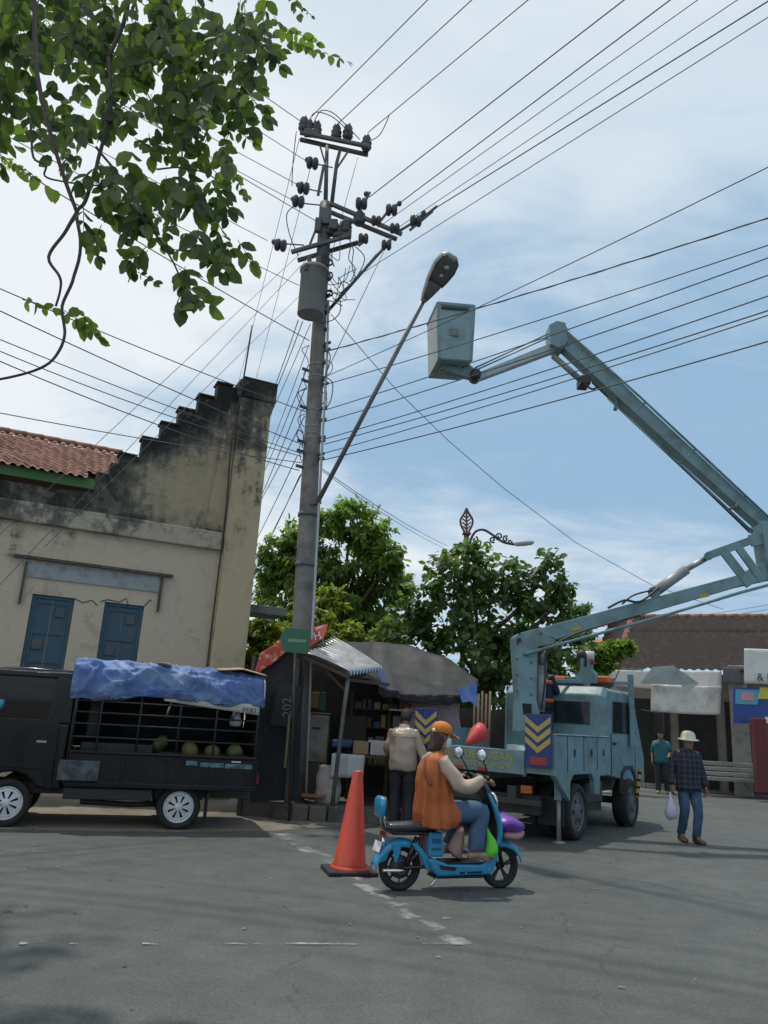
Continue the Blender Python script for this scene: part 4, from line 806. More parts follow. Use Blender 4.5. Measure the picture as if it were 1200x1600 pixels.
def spiral(cx_, cy_, r_, turns, ph, s=1):
    return MB().tube([D(cx_ + s * r_ * (1 - t_ / 24 * .8) * math.cos(ph + turns * 6.28 * t_ / 24), cy_ + r_ * (1 - t_ / 24 * .8) * math.sin(ph + turns * 6.28 * t_ / 24)) for t_ in range(25)], .028, 5).build('scroll', m_ornd, ol)
for a in ((748, 849, 9, 1.3, 0, 1), (740, 857, 6, 1.2, 2, -1), (762, 852, 6, 1.3, 3, 1), (770, 843, 5, 1.2, 1, 1), (780, 838, 6, 1.3, 2, 1), (790, 842, 5, 1.2, 4, -1), (797, 846, 3.5, 1.1, 0, 1), (742, 843, 5, 1, 5, 1)): spiral(*a)
a, e = D(803, 850), D(834, 848); b = MB(); b.loft([(a.lerp(e, t_), V((0, w_, 0)), V((0, 0, h_))) for t_, w_, h_ in ((0, .06, .05), (.2, .13, .08), (.6, .16, .08), (.92, .13, .06), (1, .05, .03))], 14, pw=3); b.build('lamp_head', mat('led_head', (.40, .42, .43), .5), ol)
# ================================================================ roadside stall
m_wood = mat('old_wood', (.085, .06, .04), .8, var=.3, scale=5, dirt=(.03, .025, .02), damt=.4)
m_plast = mat('dark_plastic', (.02, .022, .024), .5)
st = thing('food_stall', 'dark roadside stall with zinc and black tarp roofs beside the utility pole', 'stall', (-.4, 12.9, 0))
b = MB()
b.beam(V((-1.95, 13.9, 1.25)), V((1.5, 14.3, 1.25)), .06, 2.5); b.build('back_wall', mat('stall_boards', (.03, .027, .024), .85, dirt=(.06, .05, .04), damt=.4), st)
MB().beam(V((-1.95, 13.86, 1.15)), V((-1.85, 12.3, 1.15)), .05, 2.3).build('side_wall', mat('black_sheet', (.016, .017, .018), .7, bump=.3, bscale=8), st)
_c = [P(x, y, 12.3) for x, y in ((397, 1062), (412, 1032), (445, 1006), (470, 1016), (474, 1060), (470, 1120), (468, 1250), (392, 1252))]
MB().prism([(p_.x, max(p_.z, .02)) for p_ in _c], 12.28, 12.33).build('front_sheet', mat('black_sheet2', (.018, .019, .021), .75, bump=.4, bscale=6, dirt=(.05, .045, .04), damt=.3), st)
TF = MB()
def tarpf(u, v):
    a = P(535 + 0 * u, 1004, 14.3); pts_t = [P(520, 1003, 14.2), P(575, 1004, 14.4), P(640, 1008, 14.4), P(705, 1032, 14.1), P(748, 1064, 13.6)]
    pts_b = [P(560, 1050, 12.7), P(600, 1077, 12.5), P(650, 1088, 12.5), P(700, 1088, 12.6), P(742, 1084, 12.9)]
    k = u * 4; i = min(int(k), 3); f_ = k - i
    t_ = pts_t[i].lerp(pts_t[i + 1], f_); q = pts_b[i].lerp(pts_b[i + 1], f_); p = t_.lerp(q, v)
    p.z += -.10 * math.sin(v * math.pi) * math.sin(u * math.pi) + .022 * noise.noise(V((p.x * 3, p.y * 3, 0))) + .05 * v * v * noise.noise(V((u * 9, v * 1.2, 4))) + .012 * math.sin(u * 31 + v * 2) * v + .02 * max(0, 1 - abs(u - .33) * 18) + .02 * max(0, 1 - abs(u - .70) * 18)
    return p
TF.grid(tarpf, 44, 26).build('tarp_roof', mat('black_tarp', (.018, .019, .021), .6, var=.3, spec=.3, dirt=(.038, .038, .038), damt=.4, dscale=2.5, bump=.3, bscale=12), st, solid=.012)
b = MB()     # hanging lip
b.grid(lambda u, v: (lambda p: V((p.x, p.y - .02 + .03 * math.sin(u * 40), p.z - v * (.12 + .05 * noise.noise(V((u * 8, 0, 3)))))))(tarpf(.2 + .8 * u, 1)), 50, 4).build('tarp_valance', mat('black_tarp', (0, 0, 0)), st, solid=.01)
m_bt = mat('blue_tarp', (.07, .15, .46), .5, var=.25, scale=3, dirt=(.25, .33, .55), damt=.45, dscale=3, bump=.5, bscale=9)
for q in ([(592, 1046), (600, 1050), (606, 1082), (598, 1078)], [(716, 1078), (746, 1066), (746, 1105), (735, 1096), (722, 1098)]):
    c = [P(x, y, 12.55) for x, y in q]; b = MB(); b.add(c, [tuple(range(len(c)))]); b.wrinkle(.02, 5); b.build('tarp_edge', m_bt, st, solid=.02)
# zinc roof
zc_ = [P(520, 998, 13.3), P(598, 1046, 12.9), P(546, 1053, 11.95), P(474, 1022, 12.2)]
def zn(u, v):
    p = zc_[0].lerp(zc_[1], u).lerp(zc_[3].lerp(zc_[2], u), v); return p + V((0, 0, .040 * math.cos(v * 11 * 2 * math.pi) + .02 * math.sin(u * 3.1)))
MB().grid(zn, 10, 11 * 12).build('zinc_sheet', mat('zinc', (.46, .46, .46), .28, metal=.9, var=.25, scale=2, dirt=(.16, .14, .12), damt=.4, dscale=2), st, solid=.006)
MB().beam(P(476, 1027, 12.2), P(546, 1058, 11.97), .04, .05).build('rafter', m_wood, st); MB().beam(P(505, 1055, 12.3), P(580, 1058, 12.4), .04, .05).build('rafter', m_wood, st)
MB().beam(P(497, 1035, 12.2), P(540, 1080, 12.2), .035, .035).build('brace', m_wood, st); MB().beam(P(545, 1062, 12.1), P(608, 1070, 12.5), .04, .05).build('rafter', m_wood, st)
p = P(544, 1060, 12.05); g = G(516, 1284); MB().tube([p, P(536, 1120, 12.1), g], [.032, .032, .03], 8).build('post', mat('post_grey', (.16, .17, .17), .6, metal=.3, dirt=(.08, .06, .05), damt=.4), st)
for x, y in ((-1.9, 12.3), (.3, 13.6), (1.45, 13.7), (-1.2, 12.25)): MB().beam(V((x, y, 0)), V((x, y, 2.35)), .06, .06).build('post', m_wood, st)
b = MB(); 
# left banner roof, red with yellow marks
lb = [P(396, 1060, 12.18), P(406, 1022, 12.22), P(446, 992, 12.22), P(456, 1012, 12.18)]
def lbf(u, v):
    p = lb[0].lerp(lb[3], u).lerp(lb[1].lerp(lb[2], u), v); p.z += .04 * noise.noise(p * 4); return p
def bmat():
    m = bpy.data.materials.new('torn_banner'); m.use_nodes = True; t = m.node_tree; b_ = t.nodes['Principled BSDF']; g_ = t.nodes.new('ShaderNodeNewGeometry')
    r = t.nodes.new('ShaderNodeValToRGB'); t.links.new(noi(7, 4, .6, 1.2, g_.outputs['Position'], t), r.inputs[0]); r.color_ramp.interpolation = 'CONSTANT'
    e = r.color_ramp.elements; e[0].color = (.25, .02, .02, 1); e[1].position = .62; e[1].color = (.45, .40, .33, 1)
    for q, c in ((.36, (.42, .03, .03)), (.53, (.50, .22, .03)), (.58, (.42, .03, .03))): x = e.new(q); x.color = (*c, 1)
    t.links.new(r.outputs[0], b_.inputs['Base Color']); b_.inputs['Roughness'].default_value = .5; return m
m_tb = bmat()
MB().grid(lbf, 16, 10).build('banner_roof', m_tb, st, solid=.012)
m_red = mat('banner_red', (.36, .03, .03), .5, dirt=(.15, .03, .03), damt=.35)
rb = MB(); rb.add([P(446, 994, 12.6), P(513, 974, 12.9), P(506, 996, 12.7), P(480, 1014, 12.4), P(452, 1012, 12.4)], [(0, 1, 2, 3, 4)]); rbo = rb.build('red_banner', m_red, st, solid=.02)
writing('lettering', 'H', frame(P(496, 994, 12.5), (1, 0, .35)), .17, m_white, rbo)
MB().beam(P(440, 996, 12.6), P(513, 973, 12.9), .03, .03).build('roof_edge', m_wood, st)
# black banner with faded figures
MB().box(P(447, 1102, 12.05), (.36, .02, .62), M.Rotation(.12, 3, 'Y')).build('black_banner', mat('black_banner', (.02, .02, .022), .6), st)
writing('lettering', '202', frame(P(449, 1105, 12.03), (-.12, 0, 1), (-1, 0, -.12)), .20, mat('faded_print', (.16, .16, .16), .7), kids(st)[-1], .001)
# floor plinth and edging stones
b = MB(); b.bx(-1.9, .9, 12.3, 13.9, 0, .22); b.build('plinth', mat('plinth', (.10, .09, .075), .9, bump=.4), st, bevel=.01)
rs = random.Random(3)
for i in range(9):
    x = -1.25 + i * .27; y = 12.18 + max(0, i - 2) * .03; q = MB(); q.box((x, y, .10), (.25, .16, .2 + rs.random() * .05)); q.wrinkle(.012, 7, i); q.build('edging_stone', mat('edge_stone', (.12, .11, .095), .9, dirt=(.05, .045, .04), damt=.5), st, bevel=.02)
q = MB(); q.ell(G(440, 1276) + V((0, 0, .08)), (.19, .13, .13)); q.wrinkle(.03, 6); q.build('kerb_block', mat('pale_stone', (.26, .25, .22), .9, dirt=(.14, .13, .11), damt=.4), label='pale broken kerb block on the ground left of the stall front', cat='stone')
# things in the stall
def bxat(name, px, Y, d, m_, lab, cat, rot=0, bevel=.006, **k):
    c = P(*px, Y); return MB().box(c, d, M.Rotation(rot, 3, 'Z')).build(name, m_, label=lab, cat=cat, bevel=bevel, **k)
cb_ = thing('cupboard', 'tall narrow cupboard with a pale worn door inside the dark stall', 'cupboard', V((P(493, 1180, 13.2).x, 13.2, .22)))
x_ = P(493, 1155, 13.2).x; MB().bx(x_ - .22, x_ + .22, 13.15, 13.55, .22, 1.55).build('carcass', mat('cupboard_brown', (.09, .075, .06), .7, dirt=(.04, .035, .03), damt=.4), cb_, bevel=.01)
MB().bx(x_ - .19, x_ + .2, 13.13, 13.149, .78, 1.5).build('door', mat('cupboard_door', (.30, .28, .23), .7, dirt=(.16, .14, .11), damt=.5, dscale=4), cb_, bevel=.004)
MB().bx(x_ - .05, x_ + .07, 13.12, 13.129, 1.28, 1.32).build('handle', m_dark2, cb_)
b = MB(); sc_ = V((P(513, 1215, 12.5).x, 12.5, .22))
b.loft([(sc_ + V((0, 0, 0)), V((.17, 0, 0)), V((0, .13, 0))), (sc_ + V((0, 0, .05)), V((.2, 0, 0)), V((0, .15, 0))), (sc_ + V((.01, 0, .22)), V((.19, 0, 0)), V((0, .15, 0))), (sc_ + V((0, 0, .38)), V((.185, 0, 0)), V((0, .14, 0))), (sc_ + V((-.02, 0, .50)), V((.13, 0, 0)), V((0, .11, 0))), (sc_ + V((-.01, 0, .56)), V((.15, 0, .03)), V((0, .12, 0))), (sc_ + V((-.02, 0, .53)), V((.10, 0, 0)), V((0, .08, 0)))], 28)
b.wrinkle(.03, 9); b.build('sack', mat('woven_sack', (.40, .38, .34), .8, dirt=(.26, .24, .2), damt=.4, dscale=6, bump=.5, bscale=60), label='off white woven sack standing at the foot of the stall post', cat='sack')
tb = thing('stall_table', 'table draped with a pale cloth at the front of the stall', 'table', V((P(560, 1190, 12.5).x, 12.5, .2)))
x_ = P(548, 1190, 12.5).x; MB().bx(x_ - .28, x_ + .95, 12.35, 12.95, .92, .95).build('table_top', m_wood, tb, bevel=.004)
MB().grid(lambda u, v: V((x_ - .29 + u * .5, 12.34 + .012 * math.sin(u * 20), .96 - v * .36 * (1 - .1 * u))), 24, 6).build('cloth', mat('table_cloth', (.42, .44, .45), .7, var=.08), tb, solid=.008)
for dx in (-.24, .9):
    for dy in (12.4, 12.9): MB().beam(V((x_ + dx, dy, .2)), V((x_ + dx, dy, .92)), .04, .04).build('leg', m_wood, tb)
m_clear = mat('cloudy_plastic', (.36, .38, .38), .3, var=.15)
q = P(566, 1167, 12.6); b = MB(); b.box((q.x, 12.6, 1.06), (.28, .26, .2)); b.build('food_box', mat('amber_box', (.23, .17, .08), .4, dirt=(.12, .09, .05), damt=.5), label='brownish plastic food box left on the stall table', cat='box', bevel=.01)
q = P(590, 1165, 12.6); b = MB(); b.box((q.x, 12.6, 1.07), (.30, .26, .22)); b.build('food_box', m_clear, label='cloudy white plastic food box right on the stall table beside the man', cat='box', bevel=.01)
bxat('poster', (478, 1093), 13.4, (.46, .02, .26), mat('poster_yellow', (.20, .15, .04), .6, dirt=(.25, .09, .03), damt=.5, dscale=5), 'yellow and orange poster on the dark back of the stall', 'poster')
bxat('poster', (505, 1096), 13.38, (.10, .02, .30), mat('poster_green', (.02, .10, .06), .6), 'narrow green poster strip beside the yellow poster in the stall', 'poster')
bxat('crate', (553, 1142), 13.6, (.42, .3, .5), mat('crate_brown', (.05, .04, .03), .8), 'dark wooden crate stack deep inside the stall behind the table', 'crate')
bxat('basin', (535, 1162), 13.0, (.34, .3, .12), mat('blue_plastic', (.02, .06, .16), .4), 'dark blue plastic basin inside the stall', 'basin', bevel=.03)
bxat('tray', (490, 1243), 12.4, (.36, .3, .03), mat('orange_tray', (.26, .09, .04), .6), 'flat dull orange tray on the plinth left of the sack', 'tray')
gd_ = random.Random(21); gm = [mat('goods_%s' % c_, q_, .5) for c_, q_ in (('red', (.16, .03, .02)), ('pale', (.24, .23, .2)), ('green', (.03, .09, .04)), ('blue', (.03, .06, .14)), ('tan', (.16, .11, .06)), ('yellow', (.22, .17, .04)))]
sh_ = thing('goods_shelf', 'shelf rack of small snack packets in the shade at the back of the stall', 'shelf', V((.2, 13.7, .22)))
for z_ in (.75, 1.05, 1.35, 1.65): MB().bx(-.35, 1.0, 13.55, 13.85, z_, z_ + .02).build('shelf_plank', m_wood, sh_)
for x_ in (-.35, 1.0): MB().bx(x_ - .02, x_ + .02, 13.56, 13.84, .22, 1.95).build('upright', m_wood, sh_)
for z_ in (.77, 1.07, 1.37, 1.67):
    x_ = -.3
    while x_ < .95: w_ = gd_.uniform(.05, .14); h_ = gd_.uniform(.09, .22); MB().bx(x_, x_ + w_, 13.58, 13.58 + gd_.uniform(.05, .15), z_, z_ + h_).build('packet', gd_.choice(gm), sh_, bevel=.006); x_ += w_ + gd_.uniform(.01, .05)
cloth('pink_banner', [(632, 1092), (712, 1084), (722, 1150), (640, 1150)], 13.2, mat('banner_pink', (.42, .33, .36), .6, dirt=(.32, .25, .28), damt=.3), 'faded pink banner with a red curl hanging under the black tarp', 'banner', amp=.02)
pk = bpy.data.objects[-1] if False else [o for o in bpy.data.objects if o.name.startswith('pink_banner')][0]
MB().tube(spline([P(x, y, 13.12) for x, y in ((628, 1106), (629, 1094), (634, 1088), (640, 1092), (637, 1100), (642, 1104))], 4), .03, 6).build('curl_print', mat('curl_red', (.30, .05, .04), .6), pk)
for y in (1095, 1103): MB().beam(P(648, y, 13.14), P(700, y - 3, 13.14), .004, .02).build('print_line', mat('print_red', (.34, .16, .17), .6), pk)
bxat('shelf_board', (628, 1110), 13.0, (.42, .25, .03), mat('shelf_pale', (.36, .35, .33), .6), 'pale shelf board jutting out above the man in the beige jacket', 'shelf')
b = MB(); 
for x, y0, Y in ((714, 1078, 14.6),): b.tube([P(x, y0, Y), V((P(x, y0, Y).x, Y, 0))], .06, 8)
b.build('timber_post', m_wood, label='rough timber post behind the pink banner', cat='post')
for i, x in enumerate((742, 748, 754, 760, 766)):
    p = P(x, 1080 + i % 2 * 4, 14.8); MB().tube([p, V((p.x, 14.8, 0))], .022, 6).build('bamboo_pole', mat('bamboo', (.20, .15, .09), .7, tint=(.10, .08, .06)), label='%s bamboo pole from the left in the row between tarp and boom truck' % ORD[i].replace('topmost', 'first'), cat='pole', group='bamboo poles behind the truck')
bw = MB(); bw.beam(V((1.6, 15.0, .9)), V((4.7, 16.5, .9)), .12, 1.8); bw.build('garden_wall', mat('garden_wall', (.08, .075, .06), .9, dirt=(.04, .045, .03), damt=.5), label='low dark wall behind the boom truck under the broadleaved tree', cat='wall')
# green street sign
gs = thing('street_name_sign', 'green pointed street name sign on a thin post at the left end of the stall', 'sign', G(452, 1283) * 1.0)
gq = P(461, 1001, 11.9); m_sg = mat('sign_green', (.03, .14, .075), .5, dirt=(.05, .12, .08), damt=.3)
w2, h2 = .235, .195; hexp = [(-w2, .02), (-w2 * .68, h2), (w2 * .85, h2 * .92), (w2, h2 * .7), (w2, -h2 * .7), (w2 * .8, -h2), (-w2 * .62, -h2 * .92)]
sgo = MB().prism(hexp, -.012, .012, M.Translation(gq)).build('sign_plate', m_sg, gs, bevel=.004)
MB().box(gq + V((.03, -.015, 0)), (.27, .004, .045)).build('faded_print', mat('faded_green', (.22, .33, .27), .6, dirt=(.1, .22, .15), damt=.5, dscale=12), sgo)
MB().tube([gq + V((0, .03, .1)), G(452, 1283)], .022, 8).build('post', m_dark2, gs)
MB().box(P(449, 1158, 11.95), (.035, .02, .75)).build('warning_strip', mat('strip_ochre', (.18, .14, .07), .6), gs)

# ================================================================ traffic cone
c0 = G(545, 1364); tc_ = thing('traffic_cone', 'tall plain orange traffic cone on a black base behind the blue scooter', 'traffic cone', c0)
tlt = M.Translation(c0) @ M.Rotation(.03, 4, 'Y'); m_cone = mat('cone_orange', (.54, .062, .028), .45, var=.12, dirt=(.40, .06, .03), damt=.35, dscale=5)
MB().lathe([(.175, .05), (.18, .07), (.162, .10), (.05, .965), (.046, .975), (.036, .975), (.03, .95), (.0, .95)], tlt, 32).build('body', m_cone, tc_)
MB().lathe([(.195, .045), (.195, .06), (.175, .075)], tlt, 32).build('collar', m_cone, tc_)
MB().box(c0 + V((0, 0, .024)), (.50, .46, .045), M.Rotation(.25, 3, 'Z')).build('base', m_rub, tc_, bevel=.015)

# ================================================================ wheels
def wheel(parent, c, axis, r_, w_, m_r, spokes=8, name='wheel', holes=True, tyre_w=.3, hub=.25, dep=.02):
    """c centre, axis points outwards"""
    mm = frame(c, (0, 0, 1) if abs(V(axis).z) < .9 else (1, 0, 0), axis); ri = r_ * (1 - tyre_w); h = w_ / 2
    ty = MB().lathe([(ri, -h * .85), (r_ * .93, -h), (r_, -h * .7), (r_, h * .7), (r_ * .93, h), (ri + (r_ - ri) * .4, h * 1.03), (ri, h * .85)], mm, 40, closed=True).build(name, m_rub, parent)
    rm = MB(); rm.lathe([(ri, -h * .8), (ri, h * .86), (ri * .93, h * .86), (ri * .90, h * .6), (ri * .9, -h * .6)], mm, 40, closed=True).build('rim', m_r, ty)
    sp = MB()
    for i in range(spokes):
        a = 6.283 * i / spokes; a0, a1 = a - .5 * 6.283 / spokes * (.58 if holes else .30), a + .5 * 6.283 / spokes * (.58 if holes else .30)
        for ra, rb2, k0, k1 in ((hub * ri, .92 * ri, .62 if not holes else 1.0, 1.0 if not holes else 1.25),):
            q = [mm @ V((rr * math.cos(aa), rr * math.sin(aa), z_)) for rr, aa, z_ in ((ra, a - (a - a0) * k0, h * .88), (ra, a + (a1 - a) * k0, h * .88), (rb2, a + (a1 - a) * k1, h * .74), (rb2, a - (a - a0) * k1, h * .74))]
            n_ = (mm.to_3x3() @ V((0, 0, 1))) * -.02; sp.add(q + [p_ + n_ for p_ in q], [(0, 1, 2, 3), (7, 6, 5, 4), (0, 4, 5, 1), (1, 5, 6, 2), (2, 6, 7, 3), (3, 7, 4, 0)])
    sp.build('spokes', m_r, ty)
    if holes: MB().lathe([(ri * .92, h * .70), (ri * .74, h * .80), (ri * .71, h * .78), (ri * .92, h * .66)], mm, 40, closed=True).build('hubcap_ring', m_r, ty)
    MB().lathe([(0, h * .95), (hub * ri * .7, h * .95), (hub * ri * 1.12, h * .86), (hub * ri * 1.12, h * .6), (0, h * .6)], mm, 24).build('hub', m_r, ty)
    MB().lathe([(0, h * .35), (ri * .9, h * .35), (ri * .9, -h * .3), (0, -h * .3)], mm, 24).build('brake_disc', m_dark2, ty)
    return ty

# ================================================================ black pickup, local x forward, y towards the camera
PO = V((-2.39, 10.5, 0)); PX = V((-.953, -.302, 0)); pu = thing('pickup_truck', 'black pickup truck with a caged bed under a blue tarp, parked at the left', 'pickup truck', PO, math.atan2(PX.y, PX.x))
PM = frame(PO, PX)
m_hub = mat('hubcap_silver', (.66, .67, .68), .35, metal=.2, var=.05, dirt=(.4, .4, .38), damt=.3)
def pb(name, m_, fn, bevel=0, parent=None, **k): b = MB(); fn(b); return b.build(name, m_, parent or pu, True, bevel=bevel, **k)
for x in (0, 2.03):
    for s, yy in ((1, -.10), (-1, -1.38)):
        wheel(pu, PM @ V((x, yy, .27)), (PM.to_3x3() @ V((0, s, 0))), .275, .17, m_hub, 8)
for x in (0, 2.03): pb('axle', m_dark2, lambda b: b.cyl(PM.inverted() @ (PM @ V((x, -1.3, .27))), (x, -.15, .27), .04, 10))
pb('chassis', m_dark2, lambda b: (b.bx(-.95, 2.6, -1.1, -1.0, .36, .48), b.bx(-.95, 2.6, -.45, -.35, .36, .48), b.bx(.4, 1.2, -.95, -.5, .30, .42), b.bx(-.3, .3, -1.2, -.2, .34, .46)))
pb('exhaust', m_dark2, lambda b: b.tube([(1.2, -.3, .28), (.6, -.28, .26), (.25, -.25, .28)], .035, 8))
# cab: outline with the wheel arch, then the roof and pillars
arc = [(2.03 + .36 * math.cos(a), .27 + .36 * math.sin(a)) for a in [math.pi * i / 12 for i in range(13)]]
cab_low = [(1.44, .42)] + [(x, z) for x, z in reversed(arc) if z > .42] + [(2.95, .42), (3.12, .50), (3.10, .95), (2.98, 1.22), (1.44, 1.22)]
pb('cab_body', m_black, lambda b: b.prism([(x, z) for x, z in cab_low], -1.44, -.02), bevel=.03)
pb('door', m_black, lambda b: (b.prism([(1.62, .44), (1.66, .63), (1.70, .66), (2.40, .70), (2.55, .80), (2.60, 1.26), (1.56, 1.26), (1.55, .44)], -.025, .006)), bevel=.012)
dh = pb('door_handle', m_steel, lambda b: b.bx(1.68, 1.80, .006, .03, .98, 1.01), bevel=.008)
pb('cab_roof', m_black, lambda b: b.loft([((x, -.73, z), V((0, w_, 0)), V((0, 0, .05))) for x, w_, z in ((1.42, .60, 1.81), (1.50, .655, 1.835), (2.0, .665, 1.85), (2.35, .655, 1.825), (2.50, .60, 1.775))], 24, pw=4))
for y in (-.06, -1.40):
    pb('rear_pillar', m_black, lambda b: b.prism([(1.44, 1.221), (1.72, 1.221), (1.68, 1.80), (1.45, 1.82)], y - .03, y + .03), bevel=.015)
    pb('front_pillar', m_black, lambda b: b.beam((2.95, y, 1.22), (2.46, y - .0, 1.80), .06, .07), bevel=.015)
    pb('roof_rail', m_black, lambda b: b.beam((1.5, y, 1.80), (2.48, y, 1.79), .06, .07), bevel=.02)
m_gl = glass('tinted_glass', (.006, .009, .010), .03)
m_gl.node_tree.nodes['Principled BSDF'].inputs['Coat Weight'].default_value = 0; m_gl.node_tree.nodes['Principled BSDF'].inputs['Specular IOR Level'].default_value = .4
pb('side_window', m_gl, lambda b: b.prism([(1.70, 1.25), (2.88, 1.25), (2.46, 1.76), (1.68, 1.76)], -.07, -.06))
pb('side_window', m_gl, lambda b: b.prism([(1.70, 1.25), (2.88, 1.25), (2.46, 1.76), (1.68, 1.76)], -1.40, -1.39))
pb('windscreen', m_gl, lambda b: b.add([(2.93, -.1, 1.24), (2.93, -1.36, 1.24), (2.46, -1.3, 1.78), (2.46, -.16, 1.78)], [(0, 1, 2, 3)]), solid=.01)
pb('gutter_highlight', m_steel, lambda b: b.beam((1.50, -.035, 1.842), (2.42, -.035, 1.832), .012, .012)); pb('window_highlight', m_steel, lambda b: b.beam((1.70, -.05, 1.245), (2.86, -.05, 1.245), .012, .012)); pb('window_divider', m_plast, lambda b: b.beam((2.42, -.055, 1.25), (2.42, -.055, 1.76), .025, .02))  # bright strips added as the highlights of roof edge and window frame
pb('rear_window', m_gl, lambda b: b.bx(1.43, 1.438, -1.3, -.16, 1.30, 1.74))
pb('seat', m_dark, lambda b: (b.bx(1.55, 1.68, -1.3, -.2, 1.0, 1.60), b.bx(1.6, 2.1, -1.3, -.2, .95, 1.08)), bevel=.03)
pb('cup', mat('cyan_plastic', (.10, .40, .50), .4), lambda b: b.cyl((2.32, -.050, 1.36), (2.32, -.050, 1.47), .07, 16, .08)).data.materials[0]
pb('headlight', m_gl, lambda b: b.bx(3.10, 3.125, -.40, -.12, .72, .88), bevel=.01); pb('headlight', m_gl, lambda b: b.bx(3.10, 3.125, -1.34, -1.06, .72, .88), bevel=.01)
pb('bumper', m_plast, lambda b: b.bx(3.0, 3.2, -1.46, 0, .36, .52), bevel=.03)
mo = pb('wing_mirror', m_plast, lambda b: (b.beam((2.72, .0, 1.28), (2.75, .14, 1.34), .02, .02), b.bx(2.70, 2.76, .08, .24, 1.28, 1.50)), bevel=.012)
# bed
pb('bed_floor', m_dark2, lambda b: b.bx(-.93, 1.40, -1.42, .02, .50, .56))
bs = pb('side_panel', m_black, lambda b: b.bx(-.93, 1.40, .021, .055, .49, .885), bevel=.01); pb('side_panel', m_black, lambda b: b.bx(-.93, 1.40, -1.455, -1.421, .49, .885), bevel=.01)
pb('top_rail', m_black, lambda b: b.beam((-.93, .045, .90), (1.40, .045, .90), .055, .04), bevel=.012); pb('lower_rail', m_black, lambda b: b.beam((-.93, .065, .52), (1.40, .065, .52), .03, .06), bevel=.008)
for x in (-.9, -.35, .2, .75, 1.36): pb('panel_rib', m_black, lambda b: b.bx(x - .02, x + .02, .056, .072, .56, .87), bevel=.005)
pb('tailgate', m_black, lambda b: b.bx(-.965, -.932, -1.42, .02, .50, .88), bevel=.01); pb('headboard', m_black, lambda b: b.bx(1.401, 1.432, -1.42, .02, .50, 1.90), bevel=.01)
m_fade = mat('faded_lettering', (.12, .24, .28), .6, dirt=(.02, .03, .035), damt=.6, dscale=14)
for x0, x1, z in ((-.88, -.52, .77), (-.50, -.20, .775), (-.16, -.02, .79)): pb('faded_sticker', m_fade, lambda b: b.bx(x0, x1, .0725, .075, z, z + .055))
pb('side_sticker', m_white, lambda b: b.bx(-.72, -.60, .0725, .0745, .845, .86))
pb('side_box', mat('dirty_silver', (.11, .13, .14), .5, metal=.3, dirt=(.03, .035, .04), damt=.6, dscale=9), lambda b: b.bx(1.02, 1.50, .05, .12, .56, .80), bevel=.012)
pb('mud_guard', m_plast, lambda b: b.bx(-.36, -.34, -.2, .02, .12, .46)); pb('side_guard', m_plast, lambda b: b.bx(.35, 1.4, .0, .04, .34, .47), bevel=.01)
pb('tail_light', mat('tail_red', (.30, .02, .02), .3), lambda b: b.bx(-.99, -.966, -.15, 0, .58, .70), bevel=.006)
# cage above the bed
m_cage = mat('cage_steel', (.028, .03, .032), .55, metal=.1, dirt=(.05, .045, .04), damt=.4)
for y in (.03, -1.43):
    for z in (1.08, 1.24, 1.38, 1.52): pb('cage_rail', m_cage, lambda b: b.tube([(-.9, y, z), (1.40, y, z)], .011, 6))
    for x in (-.9, -.35, .12, .62, 1.1, 1.40): pb('cage_upright', m_cage, lambda b: b.tube([(x, y, .9), (x, y, 1.92)], .014, 6))
pb('shade_sheet', mat('black_sheet3', (.012, .012, .014), .8, bump=.3, bscale=8), lambda b: b.grid(lambda u, v: V((-.92 + 2.33 * u, -1.40 + .03 * math.sin(u * 19), .9 + v * 1.02)), 30, 4), solid=.006)  # dark tarp sheet added so the caged bed looks shaded
pb('shade_flap', mat('black_sheet3', (0, 0, 0)), lambda b: b.grid(lambda u, v: V((-.925 + .02 * math.sin(v * 9), -1.40 + 1.25 * u, .9 + v * 1.0)), 12, 4), solid=.006)  # dark flap added to keep the rear of the cage looking shaded
for x in (-.55, .35, 1.2): pb('tarp_hoop', m_cage, lambda b: b.tube([(x, .03, 1.9), (x, -.7, 1.99), (x, -1.43, 1.9)], .014, 6))
for x in (.30, -.55): pb('cage_strut', m_steel, lambda b: b.tube([(x, .0, 1.36), (x - .05, .02, 1.58)], .016, 6))
bn_ = pb('bed_banner', mat('bed_banner', (.48, .47, .42), .6, dirt=(.3, .29, .25), damt=.4), lambda b: b.grid(lambda u, v: V((-.90 + 1.25 * u, .062 + .008 * math.sin(u * 14), 1.62 - (.14 - .11 * u) * v - .02)), 16, 3), solid=.006)
writing('lettering', 'PERI', PM @ M.Translation((-.76, .078, 1.51)) @ M.Rotation(math.pi, 4, 'Z'), .10, mat('grey_print', (.08, .08, .08), .7), bn_, .001)
